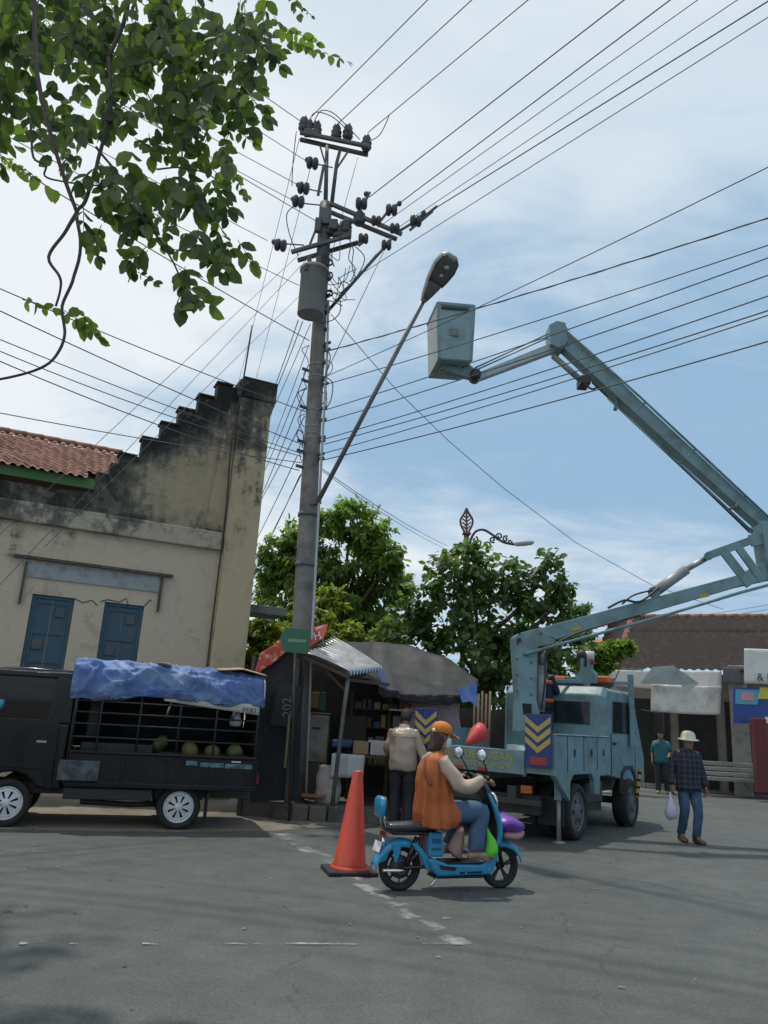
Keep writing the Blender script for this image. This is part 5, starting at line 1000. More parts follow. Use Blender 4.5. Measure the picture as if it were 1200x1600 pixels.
# blue tarp, draped over the cage
bt2 = thing('blue_tarp', 'crumpled blue tarp rolled over the cage of the black pickup', 'tarp', PM @ V((.2, -.7, 1.5)), math.atan2(PX.y, PX.x))
sec = [(-1.50, 1.60), (-1.49, 1.85), (-1.35, 1.98), (-.7, 2.05), (-.10, 2.00), (.04, 1.95), (.09, 1.88), (.10, 1.74), (.095, 1.62), (.06, 1.555), (.0, 1.55)]
def tf(u, v):
    x = 1.50 - 2.46 * u; k = v * (len(sec) - 1); i = min(int(k), len(sec) - 2); f_ = k - i
    y = sec[i][0] + (sec[i + 1][0] - sec[i][0]) * f_; z = sec[i][1] + (sec[i + 1][1] - sec[i][1]) * f_
    zl = 1.5 + (z - 1.5) * (1 - .10 * u); w_ = noise.noise(V((x * 2.2, v * 5, 2))) * .03 + noise.noise(V((x * 7, v * 9, 5))) * .022 + .045 * (1 - abs(noise.noise(V((x * 1.6 + v * 2, v * 4 - x, 9)))) * 2) ** 5 + .02 * (1 - abs(noise.noise(V((x * 4, v * 7 + x * 2, 12)))) * 2) ** 4
    rid = .02 * math.sin(x * 11 + noise.noise(V((x, v * 3, 0))) * 5) * (.3 + v); sag = .03 * math.sin(x * 4.1) * (v > .75)
    end = .05 * math.sin(min(1, min(u, 1 - u) * 14) * 1.57) - .05
    return PM @ V((x, y + (w_ + rid + end) * (1 if y > -.7 else -1), zl + w_ + sag + end + .02))
m_bt2 = mat('blue_tarp_pickup', (.085, .155, .37), .6, var=.3, scale=2.2, dirt=(.28, .37, .54), damt=.45, dscale=2.0, bump=.6, bscale=10)
MB().grid(tf, 150, 60).build('sheet', m_bt2, bt2, solid=.008)
b = MB(); b.grid(lambda u, v: PM @ V((-.93 - .03 * u, -.1 + .19 * v + .02 * math.sin(u * 5), 1.92 - .33 * u + .02 * noise.noise(V((u * 4, v * 4, 0))))), 10, 6); b.build('white_edge', m_cloth, bt2, solid=.01)
b = MB(); b.ell(PM @ V((.42, -.0, 2.03)), (.13, .10, .025)); b.wrinkle(.03, 12); b.build('grime_patch', mat('grime', (.14, .14, .12), .8), bt2)
b = MB(); b.grid(lambda u, v: PM @ V((-.30 - .66 * u, -.55 + .62 * v, 2.075 - .05 * abs(u - .5) * 2 + .02 * math.sin(v * 4) - .03 * u)), 8, 6); b.build('cardboard', mat('cardboard', (.46, .32, .22), .8, var=.08), label='sheet of brown cardboard lying on the blue tarp of the pickup', cat='cardboard', solid=.012)
# load
m_coc = mat('coconut', (.07, .10, .025), .6, var=.45, scale=8, tint=(.20, .15, .05), dirt=(.03, .035, .012), damt=.4, dscale=6)
k = 0
for x, y, z in ((-.36, -.18, .96), (-.08, -.26, .95), (-.66, -.22, .97), (.32, -.30, 1.02)):
    names = ('third from the left', 'second from the left', 'rightmost', 'leftmost')
    q = MB(); q.ell(PM @ V((x, y, z)), (.10 + .02 * (k % 2), .1, .09 + .012 * (k % 3)), 20, 14, M.Rotation(k * .7, 3, 'Y')); q.wrinkle(.02, 6, k); q.build('coconut', m_coc, label='%s of the young coconuts seen through the cage of the black pickup' % names[k], cat='coconut', group='coconuts in the pickup bed'); k += 1
q = MB(); q.box(PM @ V((-.25, -.75, .75)), (1.2, .9, .35), PM.to_3x3()); q.box(PM @ V((.85, -.7, .8)), (.9, 1.1, .42), PM.to_3x3()); q.build('dark_crates', m_plast, label='dark crates filling the bed of the black pickup', cat='crate', bevel=.02)
q = MB(); q.box(PM @ V((1.2, -.6, 1.3)), (.16, .3, .5), PM.to_3x3()); q.build('dark_bundle', m_plast, label='dark bundle behind the cab inside the pickup cage', cat='bundle', bevel=.03)
q = MB(); q.lathe([(0, 0), (.07, 0), (.085, .05), (.06, .13), (.05, .2), (.03, .22), (0, .22)], M.Translation(PM @ V((-.62, -.1, 1.3))), 12); q.build('bottle', mat('bottle_pale', (.35, .34, .36), .4), label='pale bottle hanging in the cage at the rear of the pickup', cat='bottle')
# ================================================================ boom truck, local x forward, y to its left, z up
TO = V((3.05, 11.73, 0)); TX = V((.57, .82, 0)).normalized(); TM = frame(TO, TX); TL = TM.inverted()
bt_ = thing('boom_truck', 'pale blue boom lift truck with chevron corner plates and a raised bucket', 'truck', TO, math.atan2(TX.y, TX.x))
m_tb_ = mat('truck_blue', (.165, .285, .32), .5, var=.12, scale=2, dirt=(.12, .16, .16), damt=.5, dscale=3, bump=.12, bscale=6)
m_tg = mat('truck_glass', (.02, .025, .03), .1)
def tb_(name, m_, fn, bevel=0, parent=None, **k): b = MB(); fn(b); return b.build(name, m_, parent or bt_, True, bevel=bevel, **k)
m_rimg = mat('truck_rim', (.10, .11, .115), .6)
for x, yy, s in ((0, .12, -1), (2.55, .12, -1), (0, 1.80, 1), (2.55, 1.80, 1)):
    wheel(bt_, TM @ V((x, yy, .385)), TM.to_3x3() @ V((0, s, 0)), .385, .24, m_rimg, 6, hub=.4)
wheel(bt_, TM @ V((0, .42, .385)), TM.to_3x3() @ V((0, -1, 0)), .385, .22, m_rimg, 6, hub=.4)
tb_('chassis', m_dark2, lambda b: (b.bx(-.95, 3.2, .55, .68, .52, .72), b.bx(-.95, 3.2, 1.25, 1.38, .52, .72), b.bx(-.75, -.60, .3, 1.7, .35, .60), b.cyl((0, .3, .4), (0, 1.7, .4), .09, 12), b.cyl((2.55, .3, .4), (2.55, 1.7, .4), .06, 12)))
tb_('fuel_tank', m_dark2, lambda b: b.bx(.7, 1.5, .15, .5, .42, .75), bevel=.04)
tb_('bed_floor', m_tb_, lambda b: b.bx(-.96, 1.25, .02, 2.1, .90, 1.02), bevel=.01)
# right side boxes with the slanted skirt and wheel arch
tb_('side_body', m_tb_, lambda b: b.prism([(-.98, .90), (-.50, .58), (-.45, .55), (-.43, .80), (-.30, .90), (.45, .90), (.55, .80), (.58, .60), (.80, .60), (.82, .86), (1.28, .86), (1.28, 1.45), (-.98, 1.45)], -.04, .045), bevel=.012)
for x in (-.55, .1, .68): tb_('box_seam', m_dark2, lambda b: b.bx(x, x + .015, -.046, -.041, .95, 1.42))
tb_('box_seam', m_dark2, lambda b: b.bx(-.95, 1.26, -.046, -.041, 1.425, 1.437))
for x in (-.3, .4, .95): tb_('latch', m_dark2, lambda b: b.bx(x, x + .05, -.055, -.041, 1.15, 1.25), bevel=.004)
tb_('side_body', m_tb_, lambda b: b.bx(-.98, 1.28, 2.07, 2.15, .90, 1.45), bevel=.012)
# tailboard
RM = TM @ M.Translation((-1.0, 0, 0)) @ M.Rotation(R(-90), 4, 'Z')       # local x to truck left ... used for rear writing
tl_ = tb_('tailboard', m_tb_, lambda b: b.bx(-1.03, -.985, .40, 1.78, .88, 1.20), bevel=.01)
WM = frame(TM @ V((-1.035, 1.12, 1.09)), TM.to_3x3() @ V((0, -1, 0)))
m_yl = mat('yellow_letters', (.42, .34, .10), .6, dirt=(.28, .26, .12), damt=.4, dscale=8)
writing('lettering', 'PERHUBUNGAN', WM, .155, m_yl, tl_, sx=1.0); writing('lettering', 'KABUPATEN KLATEN', WM @ M.Translation((0, 0, -.12)), .11, m_yl, tl_, sx=1.0)
m_ref = mat('reflector', (.35, .03, .03), .4)
for y in (.95, 1.35): tb_('reflector', m_ref, lambda b: b.bx(-1.042, -1.031, y, y + .16, .885, .925))
# chevron plates on both rear corners
m_cb = mat('chevron_blue', (.02, .045, .19), .5, dirt=(.03, .06, .15), damt=.3); m_cy = mat('chevron_yellow', (.46, .35, .10), .5, dirt=(.3, .24, .09), damt=.3)
for y0, z0 in ((.0, 1.0), (1.80, 1.0)):
    cp = tb_('chevron_plate', m_cb, lambda b: b.bx(-1.05, -1.02, y0, y0 + .38, z0, z0 + .70), bevel=.004)
    for i in range(3):
        z = z0 + .24 + i * .135; yc = y0 + .19
        tb_('chevron', m_cy, lambda b: (b.add([(-1.054, y0 + .005, z + .16), (-1.054, y0 + .005, z + .08), (-1.054, yc, z - .06), (-1.054, yc, z + .02), (-1.054, y0 + .375, z + .08), (-1.054, y0 + .375, z + .16)], [(0, 1, 2, 3), (3, 2, 4, 5)])), parent=cp, solid=.004)
    tb_('red_field', m_ref, lambda b: b.bx(-1.056, -1.051, y0 + .06, y0 + .30, z0 + .03, z0 + .13), parent=cp)
pp_ = tb_('number_plate', mat('plate_red', (.25, .02, .025), .5), lambda b: b.bx(-.93, -.915, 1.05, 1.42, .60, .74), bevel=.004)
for i in range(6): tb_('plate_mark', mat('plate_mark', (.45, .3, .3), .6), lambda b: b.bx(-.936, -.931, 1.09 + i * .055, 1.115 + i * .055, .63, .70), parent=pp_)
for y in (.30, 1.70): tb_('tail_light', mat('tail_orange', (.40, .08, .02), .3), lambda b: b.bx(-1.0, -.96, y, y + .16, .64, .74), bevel=.006)
tb_('rear_bumper', m_dark2, lambda b: b.bx(-.97, -.90, .2, 1.95, .48, .56), bevel=.01)
tb_('mud_flap', m_rub, lambda b: (b.bx(-.52, -.50, .02, .4, .22, .60)))
# stabiliser leg and its striped guard
lg = G(873, 1318); ll = TL @ lg
m_strp = mat('stripe_yellow', (.40, .31, .05), .5)
sl_ = tb_('stabiliser_leg', m_galv, lambda b: (b.tube([(ll.x, ll.y, .02), (ll.x, ll.y, .56)], .032, 10), b.lathe([(0, 0), (.09, 0), (.09, .02), (.03, .035)], M.Translation((ll.x, ll.y, 0)), 12)))
tb_('stabiliser_case', m_tb_, lambda b: b.bx(ll.x - .05, ll.x + .05, ll.y - .05, ll.y + .05, .56, 1.05), bevel=.006, parent=sl_)
for (xa, ya), (xb, yb) in (((884, 1185), (879, 1230)), ((868, 1222), (886, 1226)), ((1000, 1200), (995, 1245))):
    a, c = P(xa, ya, 11.3 if xa < 900 else 13.6), P(xb, yb, 11.3 if xa < 900 else 13.6); gg = MB().beam(a, c, .05, .05).build('hazard_bar', m_strp, bt_)
    for i in range(4): q = a.lerp(c, (i + .5) / 4); MB().beam(q, q + (c - a) * .09, .054, .054).build('black_stripe', m_dark, gg)
MB().tube([P(980, 1240, 13.7), P(978, 1300, 13.7)], .04, 8).build('front_leg', m_dark2, bt_)
# cab
cabp = [(1.34, .86), (3.50, .62), (3.62, .70), (3.60, 1.15), (3.42, 1.45), (3.02, 2.17), (2.85, 2.24), (1.50, 2.24), (1.36, 2.10)]
b = MB(); secs = []
def cabsec(y, k):
    c_ = V((2.4, y, 1.4)); return [V((c_.x + (x - c_.x) * k, y, c_.z + (z - c_.z) * (k if z > c_.z else 1))) for x, z in cabp]
rows = [cabsec(.07, .93), cabsec(.12, .985), cabsec(.22, 1), cabsec(1.68, 1), cabsec(1.80, .985), cabsec(1.86, .93)]
vs = [q for r_ in rows for q in r_]; n_ = len(cabp)
b.add(vs, [(i * n_ + j, i * n_ + (j + 1) % n_, (i + 1) * n_ + (j + 1) % n_, (i + 1) * n_ + j) for i in range(5) for j in range(n_)] + [tuple(range(n_)), tuple(range(5 * n_, 6 * n_))])
b.build('cab', m_tb_, bt_, True, bevel=.02)
for y0, y1 in ((.30, .92), (1.08, 1.50)): tb_('rear_window', m_tg, lambda b: b.bx(1.325, 1.345, y0, y1, 1.62, 1.98), bevel=.02)
tb_('side_window', m_tg, lambda b: b.prism([(1.75, 1.5), (3.05, 1.5), (2.82, 2.03), (1.80, 2.03)], .055, .085), bevel=.01)
tb_('side_window', m_tg, lambda b: b.prism([(1.75, 1.5), (3.05, 1.5), (2.82, 2.03), (1.80, 2.03)], 1.84, 1.88), bevel=.01)
tb_('windscreen', m_tg, lambda b: b.add([(3.47, .2, 1.46), (3.47, 1.72, 1.46), (3.07, 1.65, 2.14), (3.07, .27, 2.14)], [(0, 1, 2, 3)]), solid=.02)
tb_('door_seam', m_dark2, lambda b: b.bx(1.68, 1.69, .058, .068, .85, 1.5)); tb_('door_seam', m_dark2, lambda b: b.bx(3.0, 3.01, .064, .075, .75, 1.5)); tb_('door_handle', m_plast, lambda b: b.bx(1.78, 1.92, .045, .065, 1.32, 1.36), bevel=.006)
tb_('wheel_arch', m_plast, lambda b: b.prism([(2.10, .55), (2.18, .88), (2.38, .98), (2.75, .98), (2.95, .86), (3.02, .60), (2.95, .60), (2.85, .82), (2.70, .92), (2.42, .92), (2.25, .84), (2.17, .55)], .045, .10), bevel=.006)
tb_('wing_mirror', m_plast, lambda b: (b.tube([(3.35, .05, 1.95), (3.45, -.25, 1.9)], .015, 6), b.bx(3.40, 3.46, -.34, -.18, 1.55, 1.92)), bevel=.01)
tb_('headlight', m_gl, lambda b: (b.bx(3.60, 3.63, .2, .5, .8, 1.0)), bevel=.01); tb_('headlight', m_gl, lambda b: b.bx(3.60, 3.63, 1.4, 1.7, .8, 1.0), bevel=.01)
# warning light bar
tb_('light_bar_base', m_dark2, lambda b: b.bx(2.0, 2.22, .18, 1.75, 2.28, 2.33)); tb_('light_bar_foot', m_dark2, lambda b: (b.bx(2.05, 2.15, .4, .46, 2.22, 2.28), b.bx(2.05, 2.15, 1.5, 1.56, 2.22, 2.28)))
m_or = mat('amber_lens', (.60, .12, .03), .25, coat=.5)
for y0, y1 in ((.16, .70), (1.22, 1.77)): tb_('amber_lens', m_or, lambda b: b.bx(1.99, 2.23, y0, y1, 2.33, 2.45), bevel=.03)
tb_('siren_case', m_galv, lambda b: b.bx(2.0, 2.22, .705, .96, 2.33, 2.43), bevel=.01); tb_('amber_lens', m_or, lambda b: b.bx(1.99, 2.23, .965, 1.215, 2.33, 2.44), bevel=.03)
# rest frame over the cab
def px(x, y, Y): return P(x, y, Y)
MB().beam(px(848, 1063, 13.2), px(986, 1068, 13.9), .05, .06).build('rest_frame', m_tb_, bt_, bevel=.006)
for a, c, w_ in (((985, 1054), (993, 1140), .09), ((916, 1064), (918, 1150), .12)):
    Y = 13.9 if a[0] > 950 else 13.55; MB().beam(px(*a, Y), V((px(*a, Y).x, Y, 1.3)), w_, .08).build('frame_post', m_tb_, bt_, bevel=.006)
q = [(898, 1067), (932, 1067), (928, 1052), (921, 1044), (921, 1030), (917, 1030), (917, 1042), (911, 1042), (911, 1028), (907, 1028), (907, 1044), (902, 1055)]
c_ = [px(x, y, 13.5) for x, y in q]; b = MB(); n_ = len(c_)
b.add(c_ + [p_ + V((.1, .12, 0)) for p_ in c_], [tuple(range(n_)), tuple(range(2 * n_ - 1, n_ - 1, -1))] + [(i, (i + 1) % n_, (i + 1) % n_ + n_, i + n_) for i in range(n_)]); b.build('boom_cradle', m_tb_, bt_)
MB().cyl(px(921, 1037, 13.6), px(921, 1030, 13.6), .085, 14).build('beacon', m_ref, bt_); MB().cyl(px(921, 1030, 13.6), px(921, 1018, 13.6), .085, 14).build('beacon', m_white, bt_)
MB().ell(px(909, 1024, 13.6), (.09, .09, .10)).build('cradle_roller', m_dark2, bt_)
# turret, mast and booms: all in the vertical plane at BY, running right
BY = 12.65
def K(x, y, d=0): return P(x, y, BY + d)
c = K(826, 1130); MB().lathe([(.0, 1.02), (.42, 1.02), (.42, 1.10), (.34, 1.12), (.34, 1.24), (0, 1.24)], M.Translation(V((c.x, BY, 0))), 28).build('turntable', m_tb_, bt_)
def plate(name, px_, y0, y1, m_=None, bevel=.008, parent=None):
    c_ = [P(x, y, BY) for x, y in px_]; n_ = len(c_); b = MB()
    b.add([V((p_.x, BY + y0, p_.z)) for p_ in c_] + [V((p_.x, BY + y1, p_.z)) for p_ in c_], [tuple(range(n_)), tuple(range(2 * n_ - 1, n_ - 1, -1))] + [(i, (i + 1) % n_, (i + 1) % n_ + n_, i + n_) for i in range(n_)])
    return b.build(name, m_ or m_tb_, parent or bt_, bevel=bevel)
plate('mast', [(800, 997), (806, 992), (836, 984), (862, 1002), (862, 1008), (836, 1012), (834, 1095), (843, 1130), (843, 1142), (804, 1142), (806, 1095)], -.22, .22)
plate('lower_boom', [(833, 985), (1000, 940), (1150, 900), (1190, 880), (1236, 872), (1240, 898), (1150, 918), (1020, 956), (866, 1000)], -.14, .14)
for x, y in ((811, 1000), (822, 1022)): MB().cyl(K(x, y, -.26), K(x, y, .26), .035, 12).build('pin', m_dark2, bt_)
MB().cyl(K(822, 1108, -.225), K(822, 1108, -.23), .12, 4).build('access_hole', m_dark, bt_)
MB().tube([K(820, 1022, -.27), K(1040, 961, -.27), K(1160, 925, -.27), K(1235, 905, -.27)], .025, 8).build('level_rod', m_tb_, bt_)
MB().cyl(K(845, 1040, .02), K(842, 1112, .02), .095, 18).build('lift_cylinder', m_galv, bt_); MB().cyl(K(848, 1008, .02), K(845, 1040, .02), .045, 12).build('cylinder_rod', m_steel, bt_)
# knuckle cylinder and linkage
MB().cyl(K(1022, 926), K(1072, 890), .085, 18).build('knuckle_cylinder', m_galv, bt_); MB().cyl(K(1072, 890), K(1107, 870), .05, 14).build('cylinder_rod', m_steel, bt_)
for p_, r_ in (((1022, 926), .10), ((1107, 869), .07)): MB().cyl(K(*p_, -.14), K(*p_, .14), r_, 14).build('pin', m_tb_, bt_)
for a, c_, w_ in (((1107, 868), (1172, 845), .13), ((1128, 858), (1172, 915), .15), ((1148, 848), (1192, 908), .13), ((1172, 845), (1210, 838), .2)):
    for d in (-.13, .13): MB().beam(K(*a, d), K(*c_, d), .05, w_).build('link', m_tb_, bt_, bevel=.006)
plate('knuckle', [(1180, 820), (1225, 815), (1255, 860), (1245, 905), (1195, 905), (1188, 865)], -.20, .20)
plate('upper_boom', [(856, 512), (880, 512), (893, 528), (1000, 632), (1205, 822), (1240, 850), (1220, 870), (1192, 832), (1058, 712), (876, 546), (862, 532)], -.12, .12)
plate('boom_head', [(855, 515), (866, 509), (880, 512), (884, 540), (874, 553), (857, 545)], -.19, .19)
MB().tube([K(883, 514, -.18), K(1000, 620, -.18), K(1205, 812, -.18)], .022, 8).build('level_rod', m_tb_, bt_); MB().tube([K(950, 622, -.13), K(1100, 762, -.13), K(1176, 832, -.13)], .022, 8).build('hydraulic_hose', m_tb_, bt_)
MB().cyl(K(864, 556, -.02), K(912, 598, -.02), .055, 14).build('jib_cylinder', m_galv, bt_); MB().box(K(912, 598), (.18, .34, .16)).build('cylinder_bracket', m_dark2, bt_, bevel=.02)
MB().tube(spline([K(914, 600, -.2), K(925, 608, -.22), (K(935, 604, -.2))], 4), .018, 6).build('hydraulic_hose', m_plast, bt_); MB().cyl(K(961, 641), K(965, 625), .035, 8).build('stop_peg', m_tb_, bt_)
MB().tube(spline([K(1030, 918, -.2), K(1000, 940, -.22), K(975, 938, -.2), K(950, 950, -.2)], 5), .02, 6).build('hydraulic_hose', m_plast, bt_)
MB().tube(spline([K(1020, 922, -.15), K(990, 930, -.2), K(972, 944, -.2)], 5), .015, 6).build('hydraulic_hose', m_plast, bt_)
# hoses, bolts, weld collars
for o_ in (0, 1): MB().tube(spline([K(1176 - 4 * o_, 830 + 3 * o_, -.14), K(1080, 741 + 3 * o_, -.14), K(1000, 666 + 2 * o_, -.14), K(925, 596 + 2 * o_, -.14)], 5), .012, 6).build('hydraulic_hose', m_plast, bt_)
MB().tube(spline([K(846, 1108, -.25), K(852, 1060, -.27), K(856, 1020, -.26), K(900, 990, -.2), K(1000, 962, -.16)], 5), .016, 6).build('hydraulic_hose', m_plast, bt_)
for t_ in (.12, .34, .56, .78):
    a = K(878 + (1230 - 878) * t_, 527 + (858 - 527) * t_); MB().box(a, (.04, .252, .25 + .06 * t_), M.Rotation(-.745, 3, 'Y').inverted()).build('weld_collar', m_tb_, bt_, bevel=.006)
for x, y in ((808, 1005), (808, 1030), (808, 1055), (808, 1080), (830, 1035), (830, 1060), (830, 1085), (812, 990), (845, 990)): MB().cyl(K(x, y, -.222), K(x, y, -.235), .016, 8).build('bolt', m_dark2, bt_)
for x, y, t2 in ((900, 976, '8'), (1100, 925, '8')): MB().box(K(x, y + 6, -.145), (.16, .006, .06), M.Rotation(-.27, 3, 'Y')).build('safety_decal', m_strp, bt_)
# jib and bucket
m_jb = mat('jib_blue', (.34, .44, .46), .45, var=.08, dirt=(.25, .32, .34), damt=.3)
MB().beam(K(744, 591), K(872, 541), .13, .13, w2=.16, h2=.17).build('jib', m_jb, bt_, bevel=.01)
for d in (-.05, .05): MB().tube([K(742, 577 + d * 40, d), K(864, 521 + d * 60, d)], .014, 6).build('level_rod', m_tb_, bt_)
bk = MB().lathe([(0, -.12), (.10, -.12), (.10, .12), (0, .12)], frame(K(742, 588), (1, 0, 0), (0, 1, 0)), 18).build('bucket_pivot', m_dark2, bt_)
# bucket: front face towards us, left face's lit look painted with a paler material
F0 = [K(684, 474, -.35), K(741, 479, -.25), K(736, 564, -.25), K(686, 560, -.35)]            # near face
Bk = [K(672, 492, .55), K(726, 488, .75), K(722, 580, .70), K(672, 588, .55)]            # far face
bz = [F0[3].z, F0[0].z]
nf = [V((F0[0].x, F0[0].y, F0[0].z)), V((F0[1].x, F0[1].y, F0[1].z)), V((F0[2].x, F0[2].y, F0[2].z)), V((F0[3].x, F0[3].y, F0[3].z))]
m_bw = mat('bucket_lit', (.36, .40, .40), .5, dirt=(.28, .31, .31), damt=.3); off = V((-.12, .80, 0)); ffar = [p_ + off for p_ in nf]; ffar = [V((p_.x, p_.y, p_.z)) for p_ in ffar]
bko = MB(); bko.add(nf, [(0, 1, 2, 3)]); bucket = bko.build('bucket', mat('bucket_blue', (.22, .33, .36), .5, var=.08, dirt=(.14, .2, .22), damt=.35, dscale=2), bt_, solid=.03, bevel=.004)
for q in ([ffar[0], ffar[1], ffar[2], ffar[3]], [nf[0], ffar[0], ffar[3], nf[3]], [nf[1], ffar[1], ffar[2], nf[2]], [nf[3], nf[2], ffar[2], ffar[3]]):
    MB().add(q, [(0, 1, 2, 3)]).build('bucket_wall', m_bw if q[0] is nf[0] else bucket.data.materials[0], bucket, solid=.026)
rim_ = MB()
for p0, p1 in zip([nf[0], nf[1], ffar[1], ffar[0]], [nf[1], ffar[1], ffar[0], nf[0]]): rim_.beam(p0, p1, .05, .05)
rim_.build('bucket_rim', m_tb_, bucket)
for p0, p1 in ((nf[0], nf[3]), (nf[1], nf[2])): MB().beam(p0, p1, .05, .05).build('corner_rail', m_tb_, bucket, bevel=.005)
for k_ in (.08, ): 
    a_, c_ = nf[0].lerp(nf[3], k_), nf[1].lerp(nf[2], k_); MB().beam(a_.lerp(c_, .1) - V((0, .03, 0)), a_.lerp(c_, .85) - V((0, .03, 0)), .03, .05).build('upper_rail', m_dark2, bucket)
q = nf[0].lerp(nf[2], .5) + V((-.02, -.03, -.02)); MB().box(q, (.17, .012, .14)).build('notice_plate', mat('notice_plate', (.14, .17, .17), .6, dirt=(.22, .25, .25), damt=.4, dscale=20), bucket)
MB().beam(nf[3] + V((.05, .3, -.04)), K(742, 588), .18, .12, w2=.12, h2=.16).build('bucket_bracket', m_tb_, bucket, bevel=.01); MB().beam(nf[2] + V((-.1, .25, -.05)), K(740, 585), .2, .22, w2=.1, h2=.16).build('bucket_bracket', m_tb_, bucket, bevel=.01)
# red cone lying on the tailboard
rc = MB(); a, c_ = P(728, 1163, 11.9), P(752, 1143, 12.1); rc.tube([a, a.lerp(c_, .25), a.lerp(c_, .7), c_ + V((.02, 0, 0)), c_ + V((.07, 0, .02))], [.022, .06, .13, .155, .11], 20)
rc.wrinkle(.01, 5); rc.build('red_cone', mat('cone_red', (.50, .05, .05), .5), label='red cone lying on its side on the bed of the boom truck', cat='traffic cone')

# ================================================================ people
def limbs(bm, pts, rad, n=12, k=4):
    p_ = spline(pts, k); m_ = len(p_); rs_ = []
    for i in range(m_):
        t_ = i / (m_ - 1) * (len(rad) - 1); j = min(int(t_), len(rad) - 2); rs_.append(rad[j] + (rad[j + 1] - rad[j]) * (t_ - j))
    return bm.tube(p_, rs_, n)
def hand(b, wr, d, pn, s=1.0, curl=.5, side=1):
    """palm, four fingers of different length with two bends, thumb from the side; d pointing direction, pn palm normal"""
    d = V(d).normalized(); pn = V(pn); pn = (pn - d * pn.dot(d)).normalized(); sd = d.cross(pn) * side
    b.loft([(wr + d * t_ * s, sd * w_ * s, pn * h_ * s) for t_, w_, h_ in ((-.02, .026, .02), (.02, .032, .017), (.06, .042, .015), (.09, .042, .013), (.10, .036, .010))], 12)
    for i, (o_, l_) in enumerate(((-.031, .066), (-.010, .078), (.011, .073), (.031, .058))):
        a = wr + (d * .085 + sd * o_) * s; d1 = (d + pn * curl * .7).normalized(); d2 = (d + pn * curl * 2.0).normalized(); d3 = (d * .3 + pn * curl * 2.6).normalized()
        p1 = a + d1 * l_ * .45 * s; p2 = p1 + d2 * l_ * .32 * s; p3 = p2 + d3 * l_ * .26 * s; b.tube([a, p1, p2, p3], [.0092 * s, .0086 * s, .0078 * s, .006 * s], 7)
    a = wr + (d * .025 - sd * .03) * s; p1 = a + (d * .6 - sd * .8).normalized() * .035 * s; p2 = p1 + (d + pn * curl).normalized() * .032 * s; b.tube([a, p1, p2], [.012 * s, .0105 * s, .0075 * s], 7)
def headmesh(b, c, fwd, up, s=1.0):
    f_ = V(fwd).normalized(); u_ = V(up); u_ = (u_ - f_ * u_.dot(f_)).normalized(); r_ = f_.cross(u_)
    pr = [(-.115, .045, .05, .01), (-.10, .055, .062, .015), (-.06, .066, .080, .008), (-.01, .073, .090, 0), (.04, .076, .096, -.006), (.08, .070, .088, -.008), (.105, .050, .062, -.008), (.12, .02, .03, -.008)]
    b.loft([(c + u_ * h_ * s + f_ * o_ * s, r_ * rx * s, f_ * ry * s) for h_, rx, ry, o_ in pr], 18)
    b.ell(c + (f_ * .095 - u_ * .012) * s, (.013 * s, .013 * s, .024 * s), 8, 6); b.ell(c + (f_ * .080 - u_ * .06) * s, (.022 * s, .016 * s, .010 * s), 8, 5)
    b.ell(c + (f_ * .062 - u_ * .095) * s, (.03 * s, .02 * s, .018 * s), 8, 6)
    for q in (-1, 1): b.ell(c + (r_ * q * .077 - u_ * .005 - f_ * .005) * s, (.010 * s, .018 * s, .03 * s), 8, 6)
    return f_, u_, r_
def eyes(c, f_, u_, r_, parent, s=1.0):
    for q in (-1, 1): MB().ell(c + (f_ * .082 + u_ * .012 + r_ * q * .031) * s, (.012 * s, .010 * s, .008 * s), 8, 6).build('eye', mat('eye', (.03, .02, .02), .2), parent)
def bodymesh(root, J, skin=None, s=1.0, hd_=(0, -1, 0), up=(0, 0, 1), hands=(), name='body'):
    """one continuous skin surface over the joints, with head, hands and feet grown into it"""
    order = ['pelvis', 'belly', 'chest', 'neck', 'head0']; vs = [J[k_] for k_ in order]; rad = [.105, .10, .12, .052, .05]; ed = [(0, 1), (1, 2), (2, 3), (3, 4)]
    for sd in 'LR':
        i0 = len(vs); vs += [J['sh' + sd], J['el' + sd], J['wr' + sd]]; rad += [.055, .04, .028]; ed += [(2, i0), (i0, i0 + 1), (i0 + 1, i0 + 2)]
        i0 = len(vs); vs += [J['hip' + sd], J['kn' + sd], J['an' + sd], J['toe' + sd]]; rad += [.08, .055, .038, .03]; ed += [(0, i0), (i0, i0 + 1), (i0 + 1, i0 + 2), (i0 + 2, i0 + 3)]
    me = bpy.data.meshes.new('t'); me.from_pydata(vs, ed, []); o = bpy.data.objects.new('t', me); COL.objects.link(o)
    md = o.modifiers.new('s', 'SKIN'); sk = me.skin_vertices[0].data if me.skin_vertices else None
    if sk is None:
        import bmesh; bm = bmesh.new(); bm.from_mesh(me); bm.verts.layers.skin.verify(); bm.to_mesh(me); bm.free(); sk = me.skin_vertices[0].data
    for i, r_ in enumerate(rad): sk[i].radius = (r_ * s, r_ * s)
    for i in range(len(rad)): sk[i].use_root = (i == 0)
    sb = o.modifiers.new('u', 'SUBSURF'); sb.levels = 1; sb.render_levels = 1
    dg = bpy.context.evaluated_depsgraph_get(); dg.update(); m2 = bpy.data.meshes.new_from_object(o.evaluated_get(dg)); bpy.data.objects.remove(o)
    b = MB(); b.add([v.co for v in m2.vertices], [tuple(p.vertices) for p in m2.polygons], True)
    fr = headmesh(b, J['head'], hd_, up, s)
    for (sd, d, pn, cu) in hands: hand(b, J['wr' + sd], d, pn, s, cu, 1 if sd == 'R' else -1)
    ob = b.build(name, skin or m_skin, root); return ob, fr
